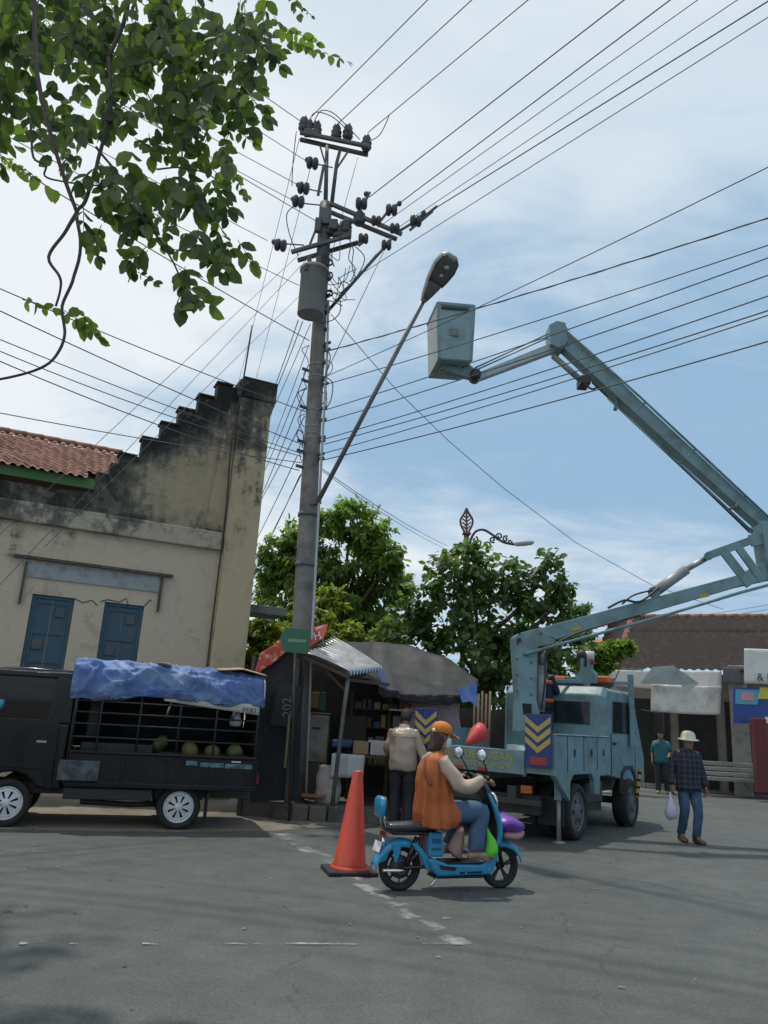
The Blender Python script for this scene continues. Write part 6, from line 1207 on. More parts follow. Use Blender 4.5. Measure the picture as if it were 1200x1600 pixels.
def garment_top(root, rings, sleeves, m_, name='shirt', wr=.012, fr=5, n=28, seed=0, pw=2.3, cap=False, fold=0):
    b = MB(); rr = []
    for i in range(len(rings) - 1):       # densify
        for k_ in range(4):
            t_ = k_ / 4; rr.append(tuple(V(rings[i][j]).lerp(V(rings[i + 1][j]), t_) for j in range(3)))
    rr.append(tuple(V(q) for q in rings[-1])); b.loft(rr, n, pw=pw, cap=cap)
    if fold:
        z0, z1 = min(q.z for q in b.v), max(q.z for q in b.v); c0 = V(rings[0][0])
        for q in b.v:
            d_ = V((q.x - c0.x, q.y - c0.y, 0)); a_ = math.atan2(d_.y, d_.x); k_ = 1 - (q.z - z0) / (z1 - z0)
            q += d_.normalized() * fold * (.25 + k_) * (math.sin(a_ * 11 + 2 * noise.noise(V((a_ * 2, q.z * 2.5, seed)))) * .6 + noise.noise(V((a_ * 5, q.z * 1.5, 1))))
    for pts, rad in sleeves: limbs(b, pts, rad, 14, 6)
    b.wrinkle(wr, fr, seed); b.wrinkle(wr * .4, fr * 3, seed + 4); return b.build(name, m_, root, solid=.006)
def trousers(root, J, m_, s=1.0, hem=.075, thigh=.098, wr=.01, top=.12, name='trousers', rr_=(.17, .12), fwd=(0, -1, 0), ank=.0):
    b = MB(); p_ = J['pelvis']; f_ = V(fwd); r_ = V((0, 0, 1)).cross(f_)
    b.loft([(p_ + V((0, 0, top * s)), r_ * rr_[0] * .92 * s, f_ * rr_[1] * .92 * s), (p_ + V((0, 0, .04 * s)), r_ * rr_[0] * s, f_ * rr_[1] * s), (p_ + V((0, 0, -.06 * s)), r_ * rr_[0] * s, f_ * rr_[1] * s), (p_ + V((0, 0, -.13 * s)), r_ * rr_[0] * .8 * s, f_ * rr_[1] * .8 * s)], 22)
    for sd in 'LR': limbs(b, [J['hip' + sd] + V((0, 0, .02)), J['hip' + sd].lerp(J['kn' + sd], .5), J['kn' + sd], J['kn' + sd].lerp(J['an' + sd], .5), J['an' + sd] + V((0, 0, ank))], [thigh * s, thigh * .95 * s, thigh * .8 * s, thigh * .75 * s, hem * s], 14, 5)
    b.wrinkle(wr, 7); b.wrinkle(wr * .5, 20, 3); return b.build(name, m_, root)
def shoes(root, J, m_, s=1.0, name='shoe'):
    for sd in 'LR':
        a, t_ = J['an' + sd], J['toe' + sd]; d = (t_ - a); d.z = 0; d.normalize(); r_ = V((0, 0, 1)).cross(d); z0 = min(a.z, t_.z) - .035 * s
        b = MB(); b.loft([(V((a.x, a.y, z0)) + d * x * s + V((0, 0, h_ * s)), r_ * w_ * s, V((0, 0, h_ * s))) for x, w_, h_ in ((-.07, .02, .035), (-.055, .036, .045), (0, .04, .05), (.08, .046, .038), (.15, .046, .028), (.19, .03, .02))], 14, pw=2.6); b.build(name, m_, root)

# ---- man in the beige jacket, seen from behind
mp_ = V((.50, 11.95, 0)); J = {}
def jj(o, R_, d):
    return {k_: o + R_ @ V(v_) for k_, v_ in d.items()}
def rz(a): return M.Rotation(a, 3, 'Z')
ma = thing('person', 'man in a glossy beige jacket and black trousers seen from behind at the stall', 'person', mp_)
ro = rz(R(172))       # local -Y is forward; turned away from us
J = jj(mp_, ro, dict(pelvis=(0, 0, .86), belly=(0, -.02, 1.04), chest=(0, -.06, 1.26), neck=(0, -.10, 1.42), head0=(0, -.13, 1.48), head=(0, -.19, 1.545), shL=(.17, -.06, 1.35), elL=(.24, -.10, 1.10), wrL=(.25, -.30, .98), shR=(-.17, -.05, 1.35), elR=(-.27, .0, 1.08), wrR=(-.30, -.05, .84), hipL=(.09, 0, .82), knL=(.10, -.03, .45), anL=(.10, .02, .08), toeL=(.12, -.14, .05), hipR=(-.09, 0, .82), knR=(-.10, -.02, .45), anR=(-.11, .03, .08), toeR=(-.13, -.13, .05)))
f_ = ro @ V((0, -1, 0)); r_ = ro @ V((1, 0, 0))
bo, fr = bodymesh(ma, J, hd_=ro @ V((0, -1, -.45)), hands=(('R', ro @ V((-.05, -.08, -1)), r_, .5), ('L', ro @ V((0, -1, -.2)), V((0, 0, -1)), .6)))
m_beige = mat('beige_jacket', (.32, .25, .195), .38, var=.08, spec=.6, coat=.15)
c = lambda x, y, z: mp_ + ro @ V((x, y, z))
garment_top(ma, [(c(0, -.01, .80), r_ * .205, f_ * .15), (c(0, -.01, .95), r_ * .20, f_ * .145), (c(0, -.03, 1.15), r_ * .205, f_ * .145), (c(0, -.05, 1.30), r_ * .215, f_ * .13), (c(0, -.065, 1.37), r_ * .175, f_ * .10), (c(0, -.085, 1.41), r_ * .085, f_ * .075), (c(0, -.10, 1.455), r_ * .068, f_ * .068)],
            [([J['shR'] + r_ * .03, J['elR'], J['wrR'] + V((0, 0, .03))], [.082, .072, .058, .048]), ([J['shL'] - r_ * .03, J['elL'], J['wrL']], [.082, .072, .058, .048])], m_beige, 'jacket', .026, 7, n=40)
MB().tube([c(-.19, .065, 1.27), c(0, .09, 1.28), c(.19, .065, 1.27)], .006, 6).build('jacket_yoke', m_beige, ma)
trousers(ma, J, mat('black_trousers', (.016, .017, .022), .8), fwd=f_, ank=.0, thigh=.10); shoes(ma, J, mat('dark_shoe', (.02, .02, .02), .6))
b = MB(); hc = J['head']; F_, U_, R_ = fr; b.loft([(hc + U_ * h_ + F_ * o_, R_ * rx, F_ * ry) for h_, rx, ry, o_ in ((-.07, .068, .05, -.05), (-.02, .083, .088, -.02), (.04, .087, .102, -.012), (.085, .08, .096, -.012), (.115, .055, .07, -.01), (.13, .02, .03, -.01))], 18); b.wrinkle(.006, 30); b.build('hair', m_hair, ma)

# ---- walking man in a cream hat
wp = V((4.82, 12.17, 0)); wm = thing('person', 'person in a cream hat, dark checked shirt and jeans walking right of the truck', 'person', wp)
ro = rz(R(6)); J = jj(wp, ro, dict(pelvis=(0, 0, .84), belly=(0, -.01, 1.0), chest=(0, -.01, 1.2), neck=(0, -.01, 1.34), head0=(0, -.02, 1.38), head=(0, -.04, 1.455), shL=(.16, 0, 1.28), elL=(.23, .03, 1.02), wrL=(.25, -.04, .80), shR=(-.16, 0, 1.28), elR=(-.23, .05, 1.02), wrR=(-.27, -.02, .80), hipL=(.085, 0, .80), knL=(.09, -.08, .44), anL=(.08, -.02, .09), toeL=(.10, -.18, .045), hipR=(-.085, 0, .80), knR=(-.08, .0, .44), anR=(-.07, .16, .12), toeR=(-.08, .03, .05)))
f_ = ro @ V((0, -1, 0)); r_ = ro @ V((1, 0, 0)); c = lambda x, y, z: wp + ro @ V((x, y, z))
bo, fr = bodymesh(wm, J, hd_=ro @ V((0, -1, -.1)), hands=(('R', (0, -.1, -1), r_, .8), ('L', (0, -.1, -1), -r_, .5))); eyes(J['head'], *fr, bo)
def plaid():
    m = bpy.data.materials.new('checked_cloth'); m.use_nodes = True; t = m.node_tree; b_ = t.nodes['Principled BSDF']; tcx = t.nodes.new('ShaderNodeTexCoord'); sp = t.nodes.new('ShaderNodeSeparateXYZ'); t.links.new(tcx.outputs['Object'], sp.inputs[0])
    s_ = [mth('GREATER_THAN', mth('FRACT', mth('MULTIPLY', o_, 13.0, tree=t), tree=t), .72, tree=t) for o_ in (sp.outputs[0], sp.outputs[2])]
    k_ = mth('MULTIPLY', mth('ADD', s_[0], s_[1], tree=t), .5, tree=t); r = t.nodes.new('ShaderNodeValToRGB'); t.links.new(k_, r.inputs[0]); r.color_ramp.elements[0].color = (.012, .016, .03, 1); r.color_ramp.elements[1].color = (.055, .062, .085, 1)
    t.links.new(r.outputs[0], b_.inputs['Base Color']); b_.inputs['Roughness'].default_value = .85; return m
m_jean = mat('denim', (.035, .075, .15), .8, var=.25, scale=6, dirt=(.09, .15, .24), damt=.3, dscale=5)
garment_top(wm, [(c(0, 0, .74), r_ * .185, f_ * .13), (c(0, 0, .95), r_ * .18, f_ * .125), (c(0, 0, 1.12), r_ * .185, f_ * .13), (c(0, 0, 1.24), r_ * .19, f_ * .115), (c(0, 0, 1.31), r_ * .13, f_ * .09), (c(0, 0, 1.35), r_ * .065, f_ * .065)],
            [([J['shR'] + r_ * .03, J['elR'], J['wrR'] + V((0, 0, .02))], [.07, .06, .05, .045]), ([J['shL'] - r_ * .03, J['elL'], J['wrL'] + V((0, 0, .02))], [.07, .06, .05, .045])], plaid(), 'shirt', .012, 6)
trousers(wm, J, m_jean, fwd=f_, thigh=.088, hem=.06, top=.0); shoes(wm, J, mat('sandal', (.10, .06, .045), .7))
F_, U_, R_ = fr; hc = J['head']; m_hat = mat('cream_hat', (.60, .60, .44), .7, var=.05)
b = MB(); b.loft([(hc + U_ * h_, R_ * rx, F_ * ry) for h_, rx, ry in ((.02, .150, .165), (.028, .148, .163), (.04, .105, .118), (.10, .098, .11), (.135, .075, .085), (.15, .03, .035))], 24); b.build('hat', m_hat, wm, solid=.004)
b = MB(); hp = J['wrR'] + V((-.05, -.05, -.10)); b.loft([(hp + V((0, 0, z_)), V((w_, 0, 0)), V((0, h_, 0))) for z_, w_, h_ in ((0, .01, .01), (-.10, .03, .02), (-.20, .08, .06), (-.30, .10, .07), (-.36, .07, .05), (-.375, .02, .02))], 16); b.wrinkle(.018, 12); b.build('carrier_bag', mat('lilac_bag', (.45, .44, .58), .4), label='small pale lilac bag hanging from the hand of the walking person', cat='bag')
# ---- bystander in a teal shirt beyond the truck
tp_ = V((8.0, 22.0, 0)); tm2 = thing('person', 'person in a teal shirt and dark trousers standing beyond the truck cab', 'person', tp_)
ro = rz(R(-25)); J = jj(tp_, ro, dict(pelvis=(0, 0, .88), belly=(0, 0, 1.04), chest=(0, 0, 1.26), neck=(0, 0, 1.42), head0=(0, -.01, 1.48), head=(0, -.03, 1.55), shL=(.17, 0, 1.35), elL=(.22, .02, 1.1), wrL=(.2, -.2, 1.0), shR=(-.17, 0, 1.35), elR=(-.24, .02, 1.1), wrR=(-.24, -.06, .86), hipL=(.09, 0, .84), knL=(.1, -.03, .46), anL=(.12, .05, .08), toeL=(.13, -.1, .04), hipR=(-.09, 0, .84), knR=(-.1, 0, .46), anR=(-.11, 0, .08), toeR=(-.12, -.14, .04)))
f_ = ro @ V((0, -1, 0)); r_ = ro @ V((1, 0, 0)); c = lambda x, y, z: tp_ + ro @ V((x, y, z))
bo, fr = bodymesh(tm2, J, hd_=f_, hands=(('R', (0, 0, -1), r_, .5), ('L', f_, (0, 0, -1), .5))); eyes(J['head'], *fr, bo)
garment_top(tm2, [(c(0, 0, .80), r_ * .19, f_ * .13), (c(0, 0, 1.1), r_ * .19, f_ * .13), (c(0, 0, 1.3), r_ * .2, f_ * .12), (c(0, 0, 1.39), r_ * .12, f_ * .09), (c(0, 0, 1.42), r_ * .065, f_ * .065)], [([J['shR'] + r_ * .03, J['elR']], [.075, .065]), ([J['shL'] - r_ * .03, J['elL']], [.075, .065])], mat('teal_shirt', (.012, .13, .16), .7, var=.2, dirt=(.03, .05, .08), damt=.4, dscale=4), 'shirt', .012, 6)
trousers(tm2, J, mat('dark_trousers', (.02, .022, .03), .8), fwd=f_); shoes(tm2, J, mat('brown_shoe', (.2, .15, .1), .7))
F_, U_, R_ = fr; hc = J['head']; b = MB(); b.loft([(hc + U_ * h_ - F_ * .012, R_ * rx, F_ * ry) for h_, rx, ry in ((.02, .082, .088), (.06, .082, .098), (.10, .065, .08), (.13, .02, .03))], 16); b.build('hair', m_hair, tm2)
# ---- operator on the truck bed, half hidden by the mast
op = V((P(846, 1060, 13.35).x, 13.35, 1.02)); om = thing('person', 'operator in a dark cap and orange banded uniform on the truck bed', 'person', op)
ro = rz(R(150)); J = jj(op, ro, dict(pelvis=(0, 0, .88), belly=(0, 0, 1.04), chest=(0, -.02, 1.26), neck=(0, -.03, 1.42), head0=(0, -.04, 1.48), head=(0, -.06, 1.56), shL=(.17, 0, 1.35), elL=(.22, -.1, 1.12), wrL=(.1, -.3, 1.1), shR=(-.17, 0, 1.35), elR=(-.22, -.1, 1.12), wrR=(-.1, -.3, 1.08), hipL=(.09, 0, .84), knL=(.1, -.03, .46), anL=(.10, .0, .08), toeL=(.11, -.15, .04), hipR=(-.09, 0, .84), knR=(-.1, -.02, .46), anR=(-.11, 0, .08), toeR=(-.12, -.15, .04)))
f_ = ro @ V((0, -1, 0)); r_ = ro @ V((1, 0, 0)); c = lambda x, y, z: op + ro @ V((x, y, z))
bo, fr = bodymesh(om, J, hd_=ro @ V((.7, -.8, .1)), hands=(('R', f_, (0, 0, -1), .7), ('L', f_, (0, 0, -1), .7))); eyes(J['head'], *fr, bo)
m_navy = mat('navy_uniform', (.015, .02, .045), .8)
garment_top(om, [(c(0, 0, .80), r_ * .19, f_ * .13), (c(0, 0, 1.1), r_ * .19, f_ * .13), (c(0, -.01, 1.3), r_ * .2, f_ * .12), (c(0, -.02, 1.39), r_ * .12, f_ * .09), (c(0, -.03, 1.42), r_ * .065, f_ * .065)], [([J['shR'] + r_ * .03, J['elR'], J['wrR']], [.075, .06, .05]), ([J['shL'] - r_ * .03, J['elL'], J['wrL']], [.075, .06, .05])], m_navy, 'uniform_shirt', .01, 6)
for z_ in (1.22, .92): b = MB(); b.loft([(c(0, -.005, z_), r_ * .206, f_ * .146), (c(0, -.005, z_ + .06), r_ * .208, f_ * .146)], 28, cap=False); b.build('orange_band', mat('hi_vis_orange', (.60, .14, .03), .6), om, solid=.004)
trousers(om, J, m_navy, fwd=f_, name='uniform_trousers'); shoes(om, J, mat('boot', (.02, .02, .02), .5), name='boot')
F_, U_, R_ = fr; hc = J['head']; b = MB(); b.loft([(hc + U_ * h_ - F_ * .005, R_ * rx, F_ * ry) for h_, rx, ry in ((.035, .088, .102), (.09, .08, .095), (.13, .04, .05))], 18); b.box(hc + F_ * .13 + U_ * .045, (.12, .12, .012), M.Rotation(math.atan2(F_.y, F_.x), 3, 'Z')); b.build('cap', m_dark, om)
# ================================================================ blue electric scooter, local x forward, y left (away from us), z up
SO = V((.34, 7.69, 0)); SX = V((.93, .37, 0)).normalized(); SM = frame(SO, SX); S3 = SM.to_3x3()
sc = thing('electric_scooter', 'bright blue electric scooter ridden to the right past the traffic cone', 'scooter', SO, math.atan2(SX.y, SX.x))
m_sb = mat('scooter_blue', (.02, .235, .42), .25, coat=.5, var=.05, scale=2); m_sk = mat('scooter_black', (.014, .015, .017), .4, var=.1); m_chr = mat('chrome', (.7, .72, .74), .12, metal=1, var=.02)
def sb_(name, m_, fn, bevel=0, parent=None, **k): b = MB(); fn(b); return b.build(name, m_, parent or sc, True, bevel=bevel, **k)
def swheel(x, r_, w_, drum):
    mm = frame(SM @ V((x, 0, r_)), (0, 0, 1), S3 @ V((0, -1, 0))); h = w_ / 2; ri = r_ * .72
    ty = MB().lathe([(ri, -h * .7), (r_ * .9, -h), (r_, -h * .35), (r_, h * .35), (r_ * .9, h), (ri, h * .7)], mm, 44, closed=True).build('wheel', m_rub, sc)
    MB().lathe([(ri, -h * .65), (ri, h * .65), (ri * .92, h * .6), (ri * .92, -h * .6)], mm, 44, closed=True).build('rim', m_sk, ty)
    b = MB()
    for i in range(5 if not drum else 8):
        a = 6.283 * i / (5 if not drum else 8)
        for o_ in ((-.13, .13) if not drum else (0,)): b.beam(mm @ V((.03 * math.cos(a), .03 * math.sin(a), 0)), mm @ V((ri * .95 * math.cos(a + o_), ri * .95 * math.sin(a + o_), 0)), .012, .02)
    b.build('spokes', m_sk, ty)
    MB().lathe([(0, h * .7), (.03 if not drum else .085, h * .7), (.034 if not drum else .10, h * .5), (.034 if not drum else .10, -h * .5), (0, -h * .5)], mm, 24).build('hub' if not drum else 'hub_motor', m_dark2, ty)
    if drum: MB().lathe([(.055, h * .85), (.06, h * .85), (.06, h * .7), (.055, h * .7)], mm, 24, closed=True).build('motor_ring', m_galv, ty)
    return ty
swheel(0, .205, .085, True); swheel(1.06, .200, .07, False)
def fender(name, cx_, r_, a0, a1, w_, extra=0, th=.05):
    def fn(b):
        for i in range(1):
            b.grid(lambda u, v: V((cx_ + (r_ + .018 * math.cos((v - .5) * math.pi) + extra * (1 - u)) * math.cos(R(a0 + (a1 - a0) * u)), (v - .5) * w_, .2 + (r_ + .018 * math.cos((v - .5) * math.pi)) * math.sin(R(a0 + (a1 - a0) * u)) - (.05 * (abs(v - .5) * 2) ** 4))), 24, 12)
    return sb_(name, m_sb, fn, solid=.008)
fender('rear_fender', 0, .232, 172, 62, .13, .03); fender('front_fender', 1.06, .226, 118, 22, .11)
sb_('fender_stay', m_sb, lambda b: b.prism([(-.12, .41), (-.02, .43), (-.035, .33), (-.06, .26), (-.085, .25), (-.10, .32)], -.075, -.062), bevel=.005)
sb_('mudguard_tail', m_sb, lambda b: b.prism([(-.27, .25), (-.235, .235), (-.16, .27), (-.12, .35), (-.2, .33)], -.055, .055), bevel=.012)
# body: swing arm, floor, battery box, seat
sb_('frame_tube', m_sk, lambda b: b.tube(spline([(.02, -.07, .24), (.15, -.07, .34), (.18, -.06, .48), (.19, -.05, .52)], 4), .022, 8)); sb_('swing_arm', m_sk, lambda b: b.tube([(.0, -.075, .205), (.14, -.08, .21), (.27, -.08, .22)], .018, 8)); sb_('shock_absorber', m_sk, lambda b: b.tube([(.03, -.08, .24), (.13, -.07, .47)], .022, 10))
sb_('silencer', m_chr, lambda b: b.tube([(-.20, -.085, .19), (-.05, -.09, .185), (.0, -.09, .19)], [.012, .018, .02], 10)); sb_('side_stand', m_chr, lambda b: b.tube([(.35, -.10, .14), (.26, -.13, .06)], .009, 6))
sb_('floor_body', m_sb, lambda b: (b.prism([(.22, .29), (.30, .285), (.44, .24), (.80, .235), (.88, .31), (.98, .33), (.93, .18), (.88, .145), (.34, .135), (.27, .19)], -.13, .13)), bevel=.02)
sb_('body_line', m_sk, lambda b: (b.prism([(.34, .235), (.52, .215), (.50, .185), (.36, .20)], -.138, -.13), b.prism([(.55, .175), (.80, .18), (.78, .165), (.56, .16)], -.138, -.13)))
sb_('footboard', m_sk, lambda b: b.bx(.42, .86, -.12, .12, .24, .255), bevel=.006); sb_('under_tray', m_sk, lambda b: b.bx(.32, .84, -.09, .09, .11, .134), bevel=.01)
bb = sb_('battery_box', m_sb, lambda b: b.prism([(.24, .515), (.38, .515), (.40, .30), (.235, .30)], -.11, .11), bevel=.018); sb_('box_vent', mat('scooter_dark_blue', (.012, .10, .2), .4), lambda b: (b.bx(.27, .36, -.116, -.1105, .42, .46), b.bx(.27, .36, -.116, -.1105, .36, .38)), parent=bb)
sb_('blue_side_fin', m_sb, lambda b: b.prism([(.06, .42), (.12, .42), (.24, .30), (.26, .20), (.22, .20), (.17, .30)], -.105, -.085), bevel=.006)
sb_('seat', mat('seat_vinyl', (.018, .018, .022), .32, coat=.3), lambda b: b.loft([((x, 0, z_), V((0, w_, 0)), V((0, 0, h_))) for x, w_, h_, z_ in ((-.18, .07, .03, .55), (-.14, .10, .045, .545), (.05, .115, .045, .55), (.22, .115, .045, .56), (.36, .09, .04, .565), (.42, .05, .025, .565))], 20, pw=3))
sb_('seat_base', m_sk, lambda b: b.bx(-.12, .36, -.09, .09, .485, .515), bevel=.01); sb_('tail_lamp', mat('lamp_red_dark', (.2, .02, .02), .3), lambda b: b.bx(-.20, -.17, -.05, .05, .47, .51), bevel=.006); sb_('rear_reflector', m_chr, lambda b: b.ell((-.19, -.02, .42), (.02, .03, .045), 10, 6))
sb_('backrest_bar', m_chr, lambda b: (b.tube([(-.17, -.05, .53), (-.20, -.05, .62), (-.21, -.05, .70)], .011, 8), b.tube([(-.17, .05, .53), (-.20, .05, .62), (-.21, .05, .70)], .011, 8)))
sb_('backrest', m_sk, lambda b: b.loft([((-.20 + .0 * i, 0, z_), V((.018, 0, 0)), V((0, w_, 0))) for i, (z_, w_) in enumerate(((.64, .05), (.67, .09), (.73, .10), (.78, .09), (.81, .05)))], 16, pw=3)); sb_('backrest_pad', m_sb, lambda b: b.loft([((-.228, 0, z_), V((t_, 0, 0)), V((0, w_, 0))) for z_, w_, t_ in ((.625, .05, .014), (.65, .095, .03), (.73, .108, .034), (.79, .095, .03), (.815, .05, .014))], 18, pw=3))
sb_('number_plate', m_white, lambda b: b.box((-.235, 0, .38), (.006, .16, .09), M.Rotation(.25, 3, 'Y')), bevel=.003)
for x_, z_ in ((.30, .22), (.62, .165), (.86, .20), (.10, .34)): sb_('bolt', m_chr, lambda b: b.cyl((x_, -.131, z_), (x_, -.139, z_), .009, 8))
# front end
sb_('fork', m_sk, lambda b: (b.tube([(1.06, -.06, .20), (1.0, -.06, .42), (.93, -.05, .62)], .017, 8), b.tube([(1.06, .06, .20), (1.0, .06, .42), (.93, .05, .62)], .017, 8))); sb_('steering_column', m_sk, lambda b: b.tube([(.97, 0, .50), (.88, 0, .78), (.80, 0, 1.0)], .03, 10))
sb_('leg_shield', m_sk, lambda b: b.loft([((x, 0, z_), V((.03, 0, .01)), V((0, w_, 0))) for x, z_, w_ in ((.93, .30, .09), (.955, .42, .13), (.945, .58, .15), (.90, .76, .15), (.84, .90, .12), (.81, .96, .07))], 20, pw=3))
sb_('blue_trim', m_sb, lambda b: (b.tube(spline([(.90, -.13, .32), (.955, -.155, .45), (.955, -.165, .58), (.90, -.165, .74), (.835, -.145, .87)], 5), [.010 + .018 * math.sin(math.pi * i / 20) for i in range(21)], 10)))
sb_('front_panel', m_sk, lambda b: b.loft([((x, 0, z_), V((.05, 0, .015)), V((0, w_, 0))) for x, z_, w_ in ((.93, .58, .07), (.915, .70, .10), (.90, .82, .11), (.86, .90, .09), (.82, .97, .06))], 18)); sb_('round_lamp', m_chr, lambda b: b.lathe([(.075, 0), (.085, .01), (.085, .03), (.07, .035)], frame((.95, 0, .79), (0, 1, 0), (1, 0, .25)), 22, closed=True)); sb_('lamp_glass', mat('lamp_lens', (.5, .55, .6), .1, coat=1), lambda b: b.ell((.965, 0, .793), (.02, .068, .068)))
sb_('handlebar', m_sk, lambda b: (b.tube(spline([(.74, -.31, 1.01), (.80, -.17, 1.03), (.82, 0, 1.0), (.80, .17, 1.03), (.74, .31, 1.01)], 4), .013, 8))); sb_('grip', m_sk, lambda b: b.tube([(.75, -.29, 1.012), (.79, -.18, 1.028)], .019, 10)); sb_('grip', m_sk, lambda b: b.tube([(.75, .29, 1.012), (.79, .18, 1.028)], .019, 10))
sb_('dashboard', m_sk, lambda b: b.ell((.80, 0, 1.0), (.06, .09, .045))); sb_('chrome_cup', m_chr, lambda b: b.lathe([(0, .0), (.035, .0), (.042, .035), (.0, .045)], frame((.77, -.15, .965), (0, 1, 0), (-.2, -1, .3)), 18))
for s_ in (-1, 1):
    mc_ = SM @ V((.70, s_ * .235, 1.225)); mn_ = S3 @ V((-.75, -.62, .05)); mf_ = frame(mc_, (0, 0, 1), mn_)
    mr_ = MB().lathe([(0, -.02), (.03, -.018), (.056, -.004), (.058, .004), (.05, .006)], mf_, 22).tube([SM @ V((.79, s_ * .17, 1.03)), SM @ V((.76, s_ * .21, 1.12)), mc_], .007, 6).build('mirror', m_sk, sc)
    MB().lathe([(0, .0075), (.05, .0075), (.05, .003)], mf_, 22).build('mirror_glass', mat('mirror_glass', (.62, .74, .80), .15, metal=.5, var=.01), mr_)
sb_('front_basket', m_sk, lambda b: (b.tube([(.96, -.1, .62), (1.22, -.12, .60), (1.22, .12, .60), (.96, .1, .62)], .008, 6), b.tube([(.97, -.1, .50), (1.20, -.11, .49), (1.20, .11, .49), (.97, .1, .50)], .008, 6), b.bx(.96, 1.2, -.11, .11, .475, .485)))
# bags
b = MB(); b.loft([(SM @ V((x, -.02, z_)), S3 @ V((0, w_, 0)), S3 @ V((0, 0, h_))) for x, z_, w_, h_ in ((.95, .58, .03, .02), (.99, .585, .13, .07), (1.08, .59, .16, .085), (1.18, .575, .15, .075), (1.25, .56, .10, .045), (1.28, .55, .02, .01))], 22); b.wrinkle(.025, 11); b.build('purple_bag', mat('purple_plastic', (.13, .04, .32), .35, var=.25, scale=9), label='purple plastic bundle carried in the front basket of the blue scooter', cat='bag')
b = MB(); b.loft([(SM @ V((x, -.05, z_)), S3 @ V((0, w_, 0)), S3 @ V((0, 0, h_))) for x, z_, w_, h_ in ((1.02, .48, .02, .01), (1.06, .485, .10, .04), (1.18, .49, .11, .042), (1.26, .50, .06, .03), (1.29, .51, .02, .012))], 18); b.wrinkle(.015, 12); b.build('pink_bundle', mat('dusty_pink', (.38, .22, .2), .7), label='dusty pink bundle just below the purple bag on the scooter', cat='bundle')
b = MB(); b.loft([(SM @ V((x, -.14, z_)), S3 @ V((w_, 0, 0)), S3 @ V((0, h_, 0))) for x, z_, w_, h_ in ((.84, .57, .008, .008), (.845, .52, .02, .02), (.875, .45, .045, .045), (.885, .37, .07, .06), (.88, .32, .065, .05), (.87, .305, .02, .02))], 18); b.wrinkle(.016, 14); b.build('green_bag', mat('green_plastic', (.12, .62, .03), .35, var=.2, scale=10), label='bright green plastic bag hanging inside the scooter leg shield', cat='bag')
b = MB(); b.loft([(SM @ V((x, .0, z_)), S3 @ V((w_, 0, 0)), S3 @ V((0, h_, 0))) for x, z_, w_, h_ in ((.62, .56, .02, .02), (.61, .50, .05, .04), (.585, .42, .07, .05), (.57, .35, .08, .05), (.60, .29, .05, .04), (.64, .26, .02, .02))], 18); b.wrinkle(.02, 12); b.build('cloth_bag', mat('pinkish_cloth', (.40, .27, .24), .75, var=.12), label='pinkish beige cloth bag between the rider legs on the scooter', cat='bag')
# ---- rider
rp = thing('person', 'scooter rider in a rust orange tunic, orange cap, white mask and blue jeans', 'person', SM @ V((.25, 0, .57)))
sp_ = lambda x, y, z: SM @ V((x, y, z))
J = dict(pelvis=sp_(.25, 0, .68), belly=sp_(.26, 0, .82), chest=sp_(.29, 0, 1.04), neck=sp_(.33, 0, 1.23), head0=sp_(.35, 0, 1.29), head=sp_(.385, 0, 1.375),
         shR=sp_(.32, -.155, 1.16), elR=sp_(.50, -.225, .93), wrR=sp_(.71, -.25, .99), shL=sp_(.32, .155, 1.16), elL=sp_(.50, .225, .95), wrL=sp_(.70, .25, 1.0),
         hipR=sp_(.30, -.10, .67), knR=sp_(.74, -.13, .70), anR=sp_(.72, -.13, .33), toeR=sp_(.87, -.14, .275), hipL=sp_(.30, .10, .67), knL=sp_(.70, .12, .68), anL=sp_(.58, .13, .33), toeL=sp_(.72, .14, .275))
f_ = S3 @ V((1, 0, 0)); r_ = S3 @ V((0, -1, 0)); up = V((0, 0, 1))
bo, fr = bodymesh(rp, J, skin=mat('skin_rider', (.36, .21, .15), .5, var=.08), hd_=S3 @ V((1, -.05, -.12)), hands=(('R', S3 @ V((1, .25, .1)), V((0, 0, -1)), .9), ('L', S3 @ V((1, -.25, .1)), V((0, 0, -1)), .9)))
eyes(J['head'], *fr, bo)
m_or2 = mat('rust_tunic', (.40, .105, .026), .72, var=.10, scale=4, dirt=(.34, .085, .02), damt=.35, dscale=4); m_be = mat('beige_shirt', (.46, .36, .28), .75, var=.06)
garment_top(rp, [(sp_(.30, 0, 1.10), r_ * .155, f_ * .105), (sp_(.315, 0, 1.18), r_ * .12, f_ * .085), (sp_(.33, 0, 1.235), r_ * .06, f_ * .06)], [([J['shR'] - r_ * .02 + up * .01, J['elR'] + up * .01, J['wrR'] - f_ * .01], [.068, .068, .062, .040]), ([J['shL'] + r_ * .02 + up * .01, J['elL'], J['wrL'] - f_ * .01], [.068, .068, .062, .040])], m_be, 'shirt', .022, 11)
garment_top(rp, [(sp_(.33, 0, .555), r_ * .225, f_ * .165), (sp_(.36, 0, .62), r_ * .235, f_ * .205), (sp_(.37, 0, .68), r_ * .228, f_ * .222 + up * .02), (sp_(.335, 0, .78), r_ * .195, f_ * .175), (sp_(.30, 0, .95), r_ * .172, f_ * .142), (sp_(.30, 0, 1.08), r_ * .175, f_ * .13), (sp_(.31, 0, 1.17), r_ * .165, f_ * .105), (sp_(.325, 0, 1.215), r_ * .11, f_ * .08), (sp_(.335, 0, 1.245), r_ * .065, f_ * .062)], [], m_or2, 'tunic', .014, 5, n=90, seed=3, fold=.020)
MB().tube(spline([sp_(.33, .10, 1.21), sp_(.22, .0, 1.17), sp_(.165, -.10, 1.05), sp_(.20, -.18, .93)], 5), .011, 6).build('bag_strap', mat('strap_brown', (.10, .05, .03), .7), rp)
b = MB()
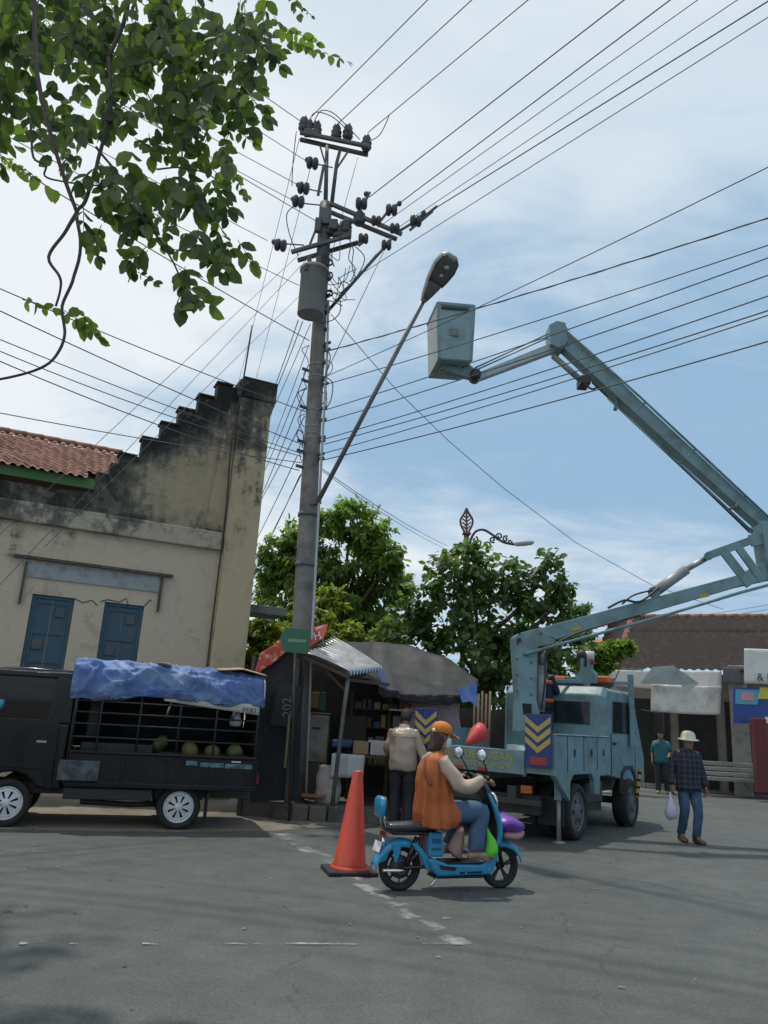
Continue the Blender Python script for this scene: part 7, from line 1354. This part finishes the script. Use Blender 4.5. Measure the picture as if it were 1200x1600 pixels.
for sd in 'RL': limbs(b, [J['hip' + sd], J['hip' + sd].lerp(J['kn' + sd], .55) + up * .01, J['kn' + sd] + f_ * .01, J['kn' + sd].lerp(J['an' + sd], .45) + f_ * .005, J['an' + sd] + up * .03], [.085, .092, .090, .082, .078], 16, 6)
b.loft([(sp_(.29, 0, .62), r_ * .14, f_ * .10), (sp_(.29, 0, .68), r_ * .15, f_ * .11), (sp_(.29, 0, .78), r_ * .13, f_ * .10)], 22); b.wrinkle(.014, 10); b.wrinkle(.006, 26, 2)
b.build('jeans', mat('denim_light', (.055, .115, .20), .8, var=.25, scale=6, dirt=(.12, .19, .28), damt=.35, dscale=5), rp)
for sd in 'RL':
    a, t_ = J['an' + sd], J['toe' + sd]; d = S3 @ V((1, 0, 0)); b = MB(); b.loft([(V((a.x, a.y, a.z - .04)) + d * x + up * h_, r_ * w_, up * h_) for x, w_, h_ in ((-.08, .022, .02), (-.06, .034, .035), (0, .038, .045), (.08, .044, .03), (.16, .046, .02), (.20, .03, .012))], 14); b.build('foot_cover', mat('skin_sock', (.38, .24, .17), .6), rp)
F_, U_, R_ = fr; hc = J['head']; m_cap = mat('orange_cap', (.56, .17, .015), .65, var=.08)
b = MB(); b.loft([(hc + U_ * h_ + F_ * o_, R_ * rx, F_ * ry) for h_, rx, ry, o_ in ((.030, .088, .105, -.008), (.06, .090, .108, -.010), (.095, .082, .098, -.012), (.125, .060, .074, -.012), (.143, .025, .03, -.012))], 24); cp_ = b.build('cap', m_cap, rp)
b = MB(); b.grid(lambda u, v: hc + F_ * (.085 + .10 * u * (1 - .25 * (2 * v - 1) ** 2)) + R_ * (v - .5) * .15 * (1 - .25 * u) + U_ * (.045 - .03 * u - .05 * (v - .5) ** 2), 8, 10); b.build('brim', m_cap, cp_, solid=.006)
MB().ell(hc - F_ * .105 + U_ * .045 + R_ * .03, (.02, .02, .02), 10, 6).build('cap_patch', m_white, cp_)
b = MB(); b.loft([(hc + U_ * h_ + F_ * o_, R_ * rx, F_ * ry) for h_, rx, ry, o_ in ((-.16, .05, .03, -.085), (-.13, .085, .055, -.07), (-.07, .092, .072, -.045), (-.01, .09, .085, -.028), (.04, .088, .09, -.022))], 22); b.wrinkle(.016, 22); b.build('hair', mat('brown_hair', (.05, .028, .02), .6, bump=.8, bscale=80), rp)
b = MB(); b.loft([(hc + U_ * h_ + F_ * o_, R_ * rx, F_ * ry) for h_, rx, ry, o_ in ((-.105, .045, .035, .05), (-.08, .062, .05, .048), (-.04, .070, .056, .046), (-.005, .066, .045, .048))], 18); b.build('face_mask', mat('white_mask', (.62, .64, .66), .8, var=.03), rp)
MB().lathe([(.020, -.012), (.024, -.012), (.024, .012), (.020, .012)], frame(J['wrR'], S3 @ V((0, 0, 1)), S3 @ V((1, 0, .2))), 14, closed=True).build('bracelet', m_chr, rp)
# leaf litter and grit on the asphalt
n_ = 420; gp = np.stack([rng.uniform(-6, 7, n_), rng.uniform(3.8, 12, n_), np.full(n_, .012)], 1); k_ = (gp[:, 0] + 6 < 3.5) | (gp[:, 1] > 9.3) | (rng.random(n_) < .22); gp = gp[k_]; n_ = len(gp)
a_ = rng.uniform(0, 6.28, n_); me = leaves_mesh('leaf_litter', gp, np.stack([np.cos(a_), np.sin(a_), np.full(n_, .1)], 1), np.array([0, 0, 1.]) + rng.normal(size=(n_, 3)) * .2, rng.uniform(.015, .055, n_), rng.uniform(.01, .026, n_), rng.random(n_), droop=.05)
me.materials.append(leafmat('dry_leaf', (.10, .075, .04), (.26, .22, .10), .1)); o = bpy.data.objects.new('leaf_litter', me); COL.objects.link(o); tag(o, 'scattered dry leaf litter on the asphalt', 'leaf litter', None, 'stuff')
bpy.context.view_layer.update()
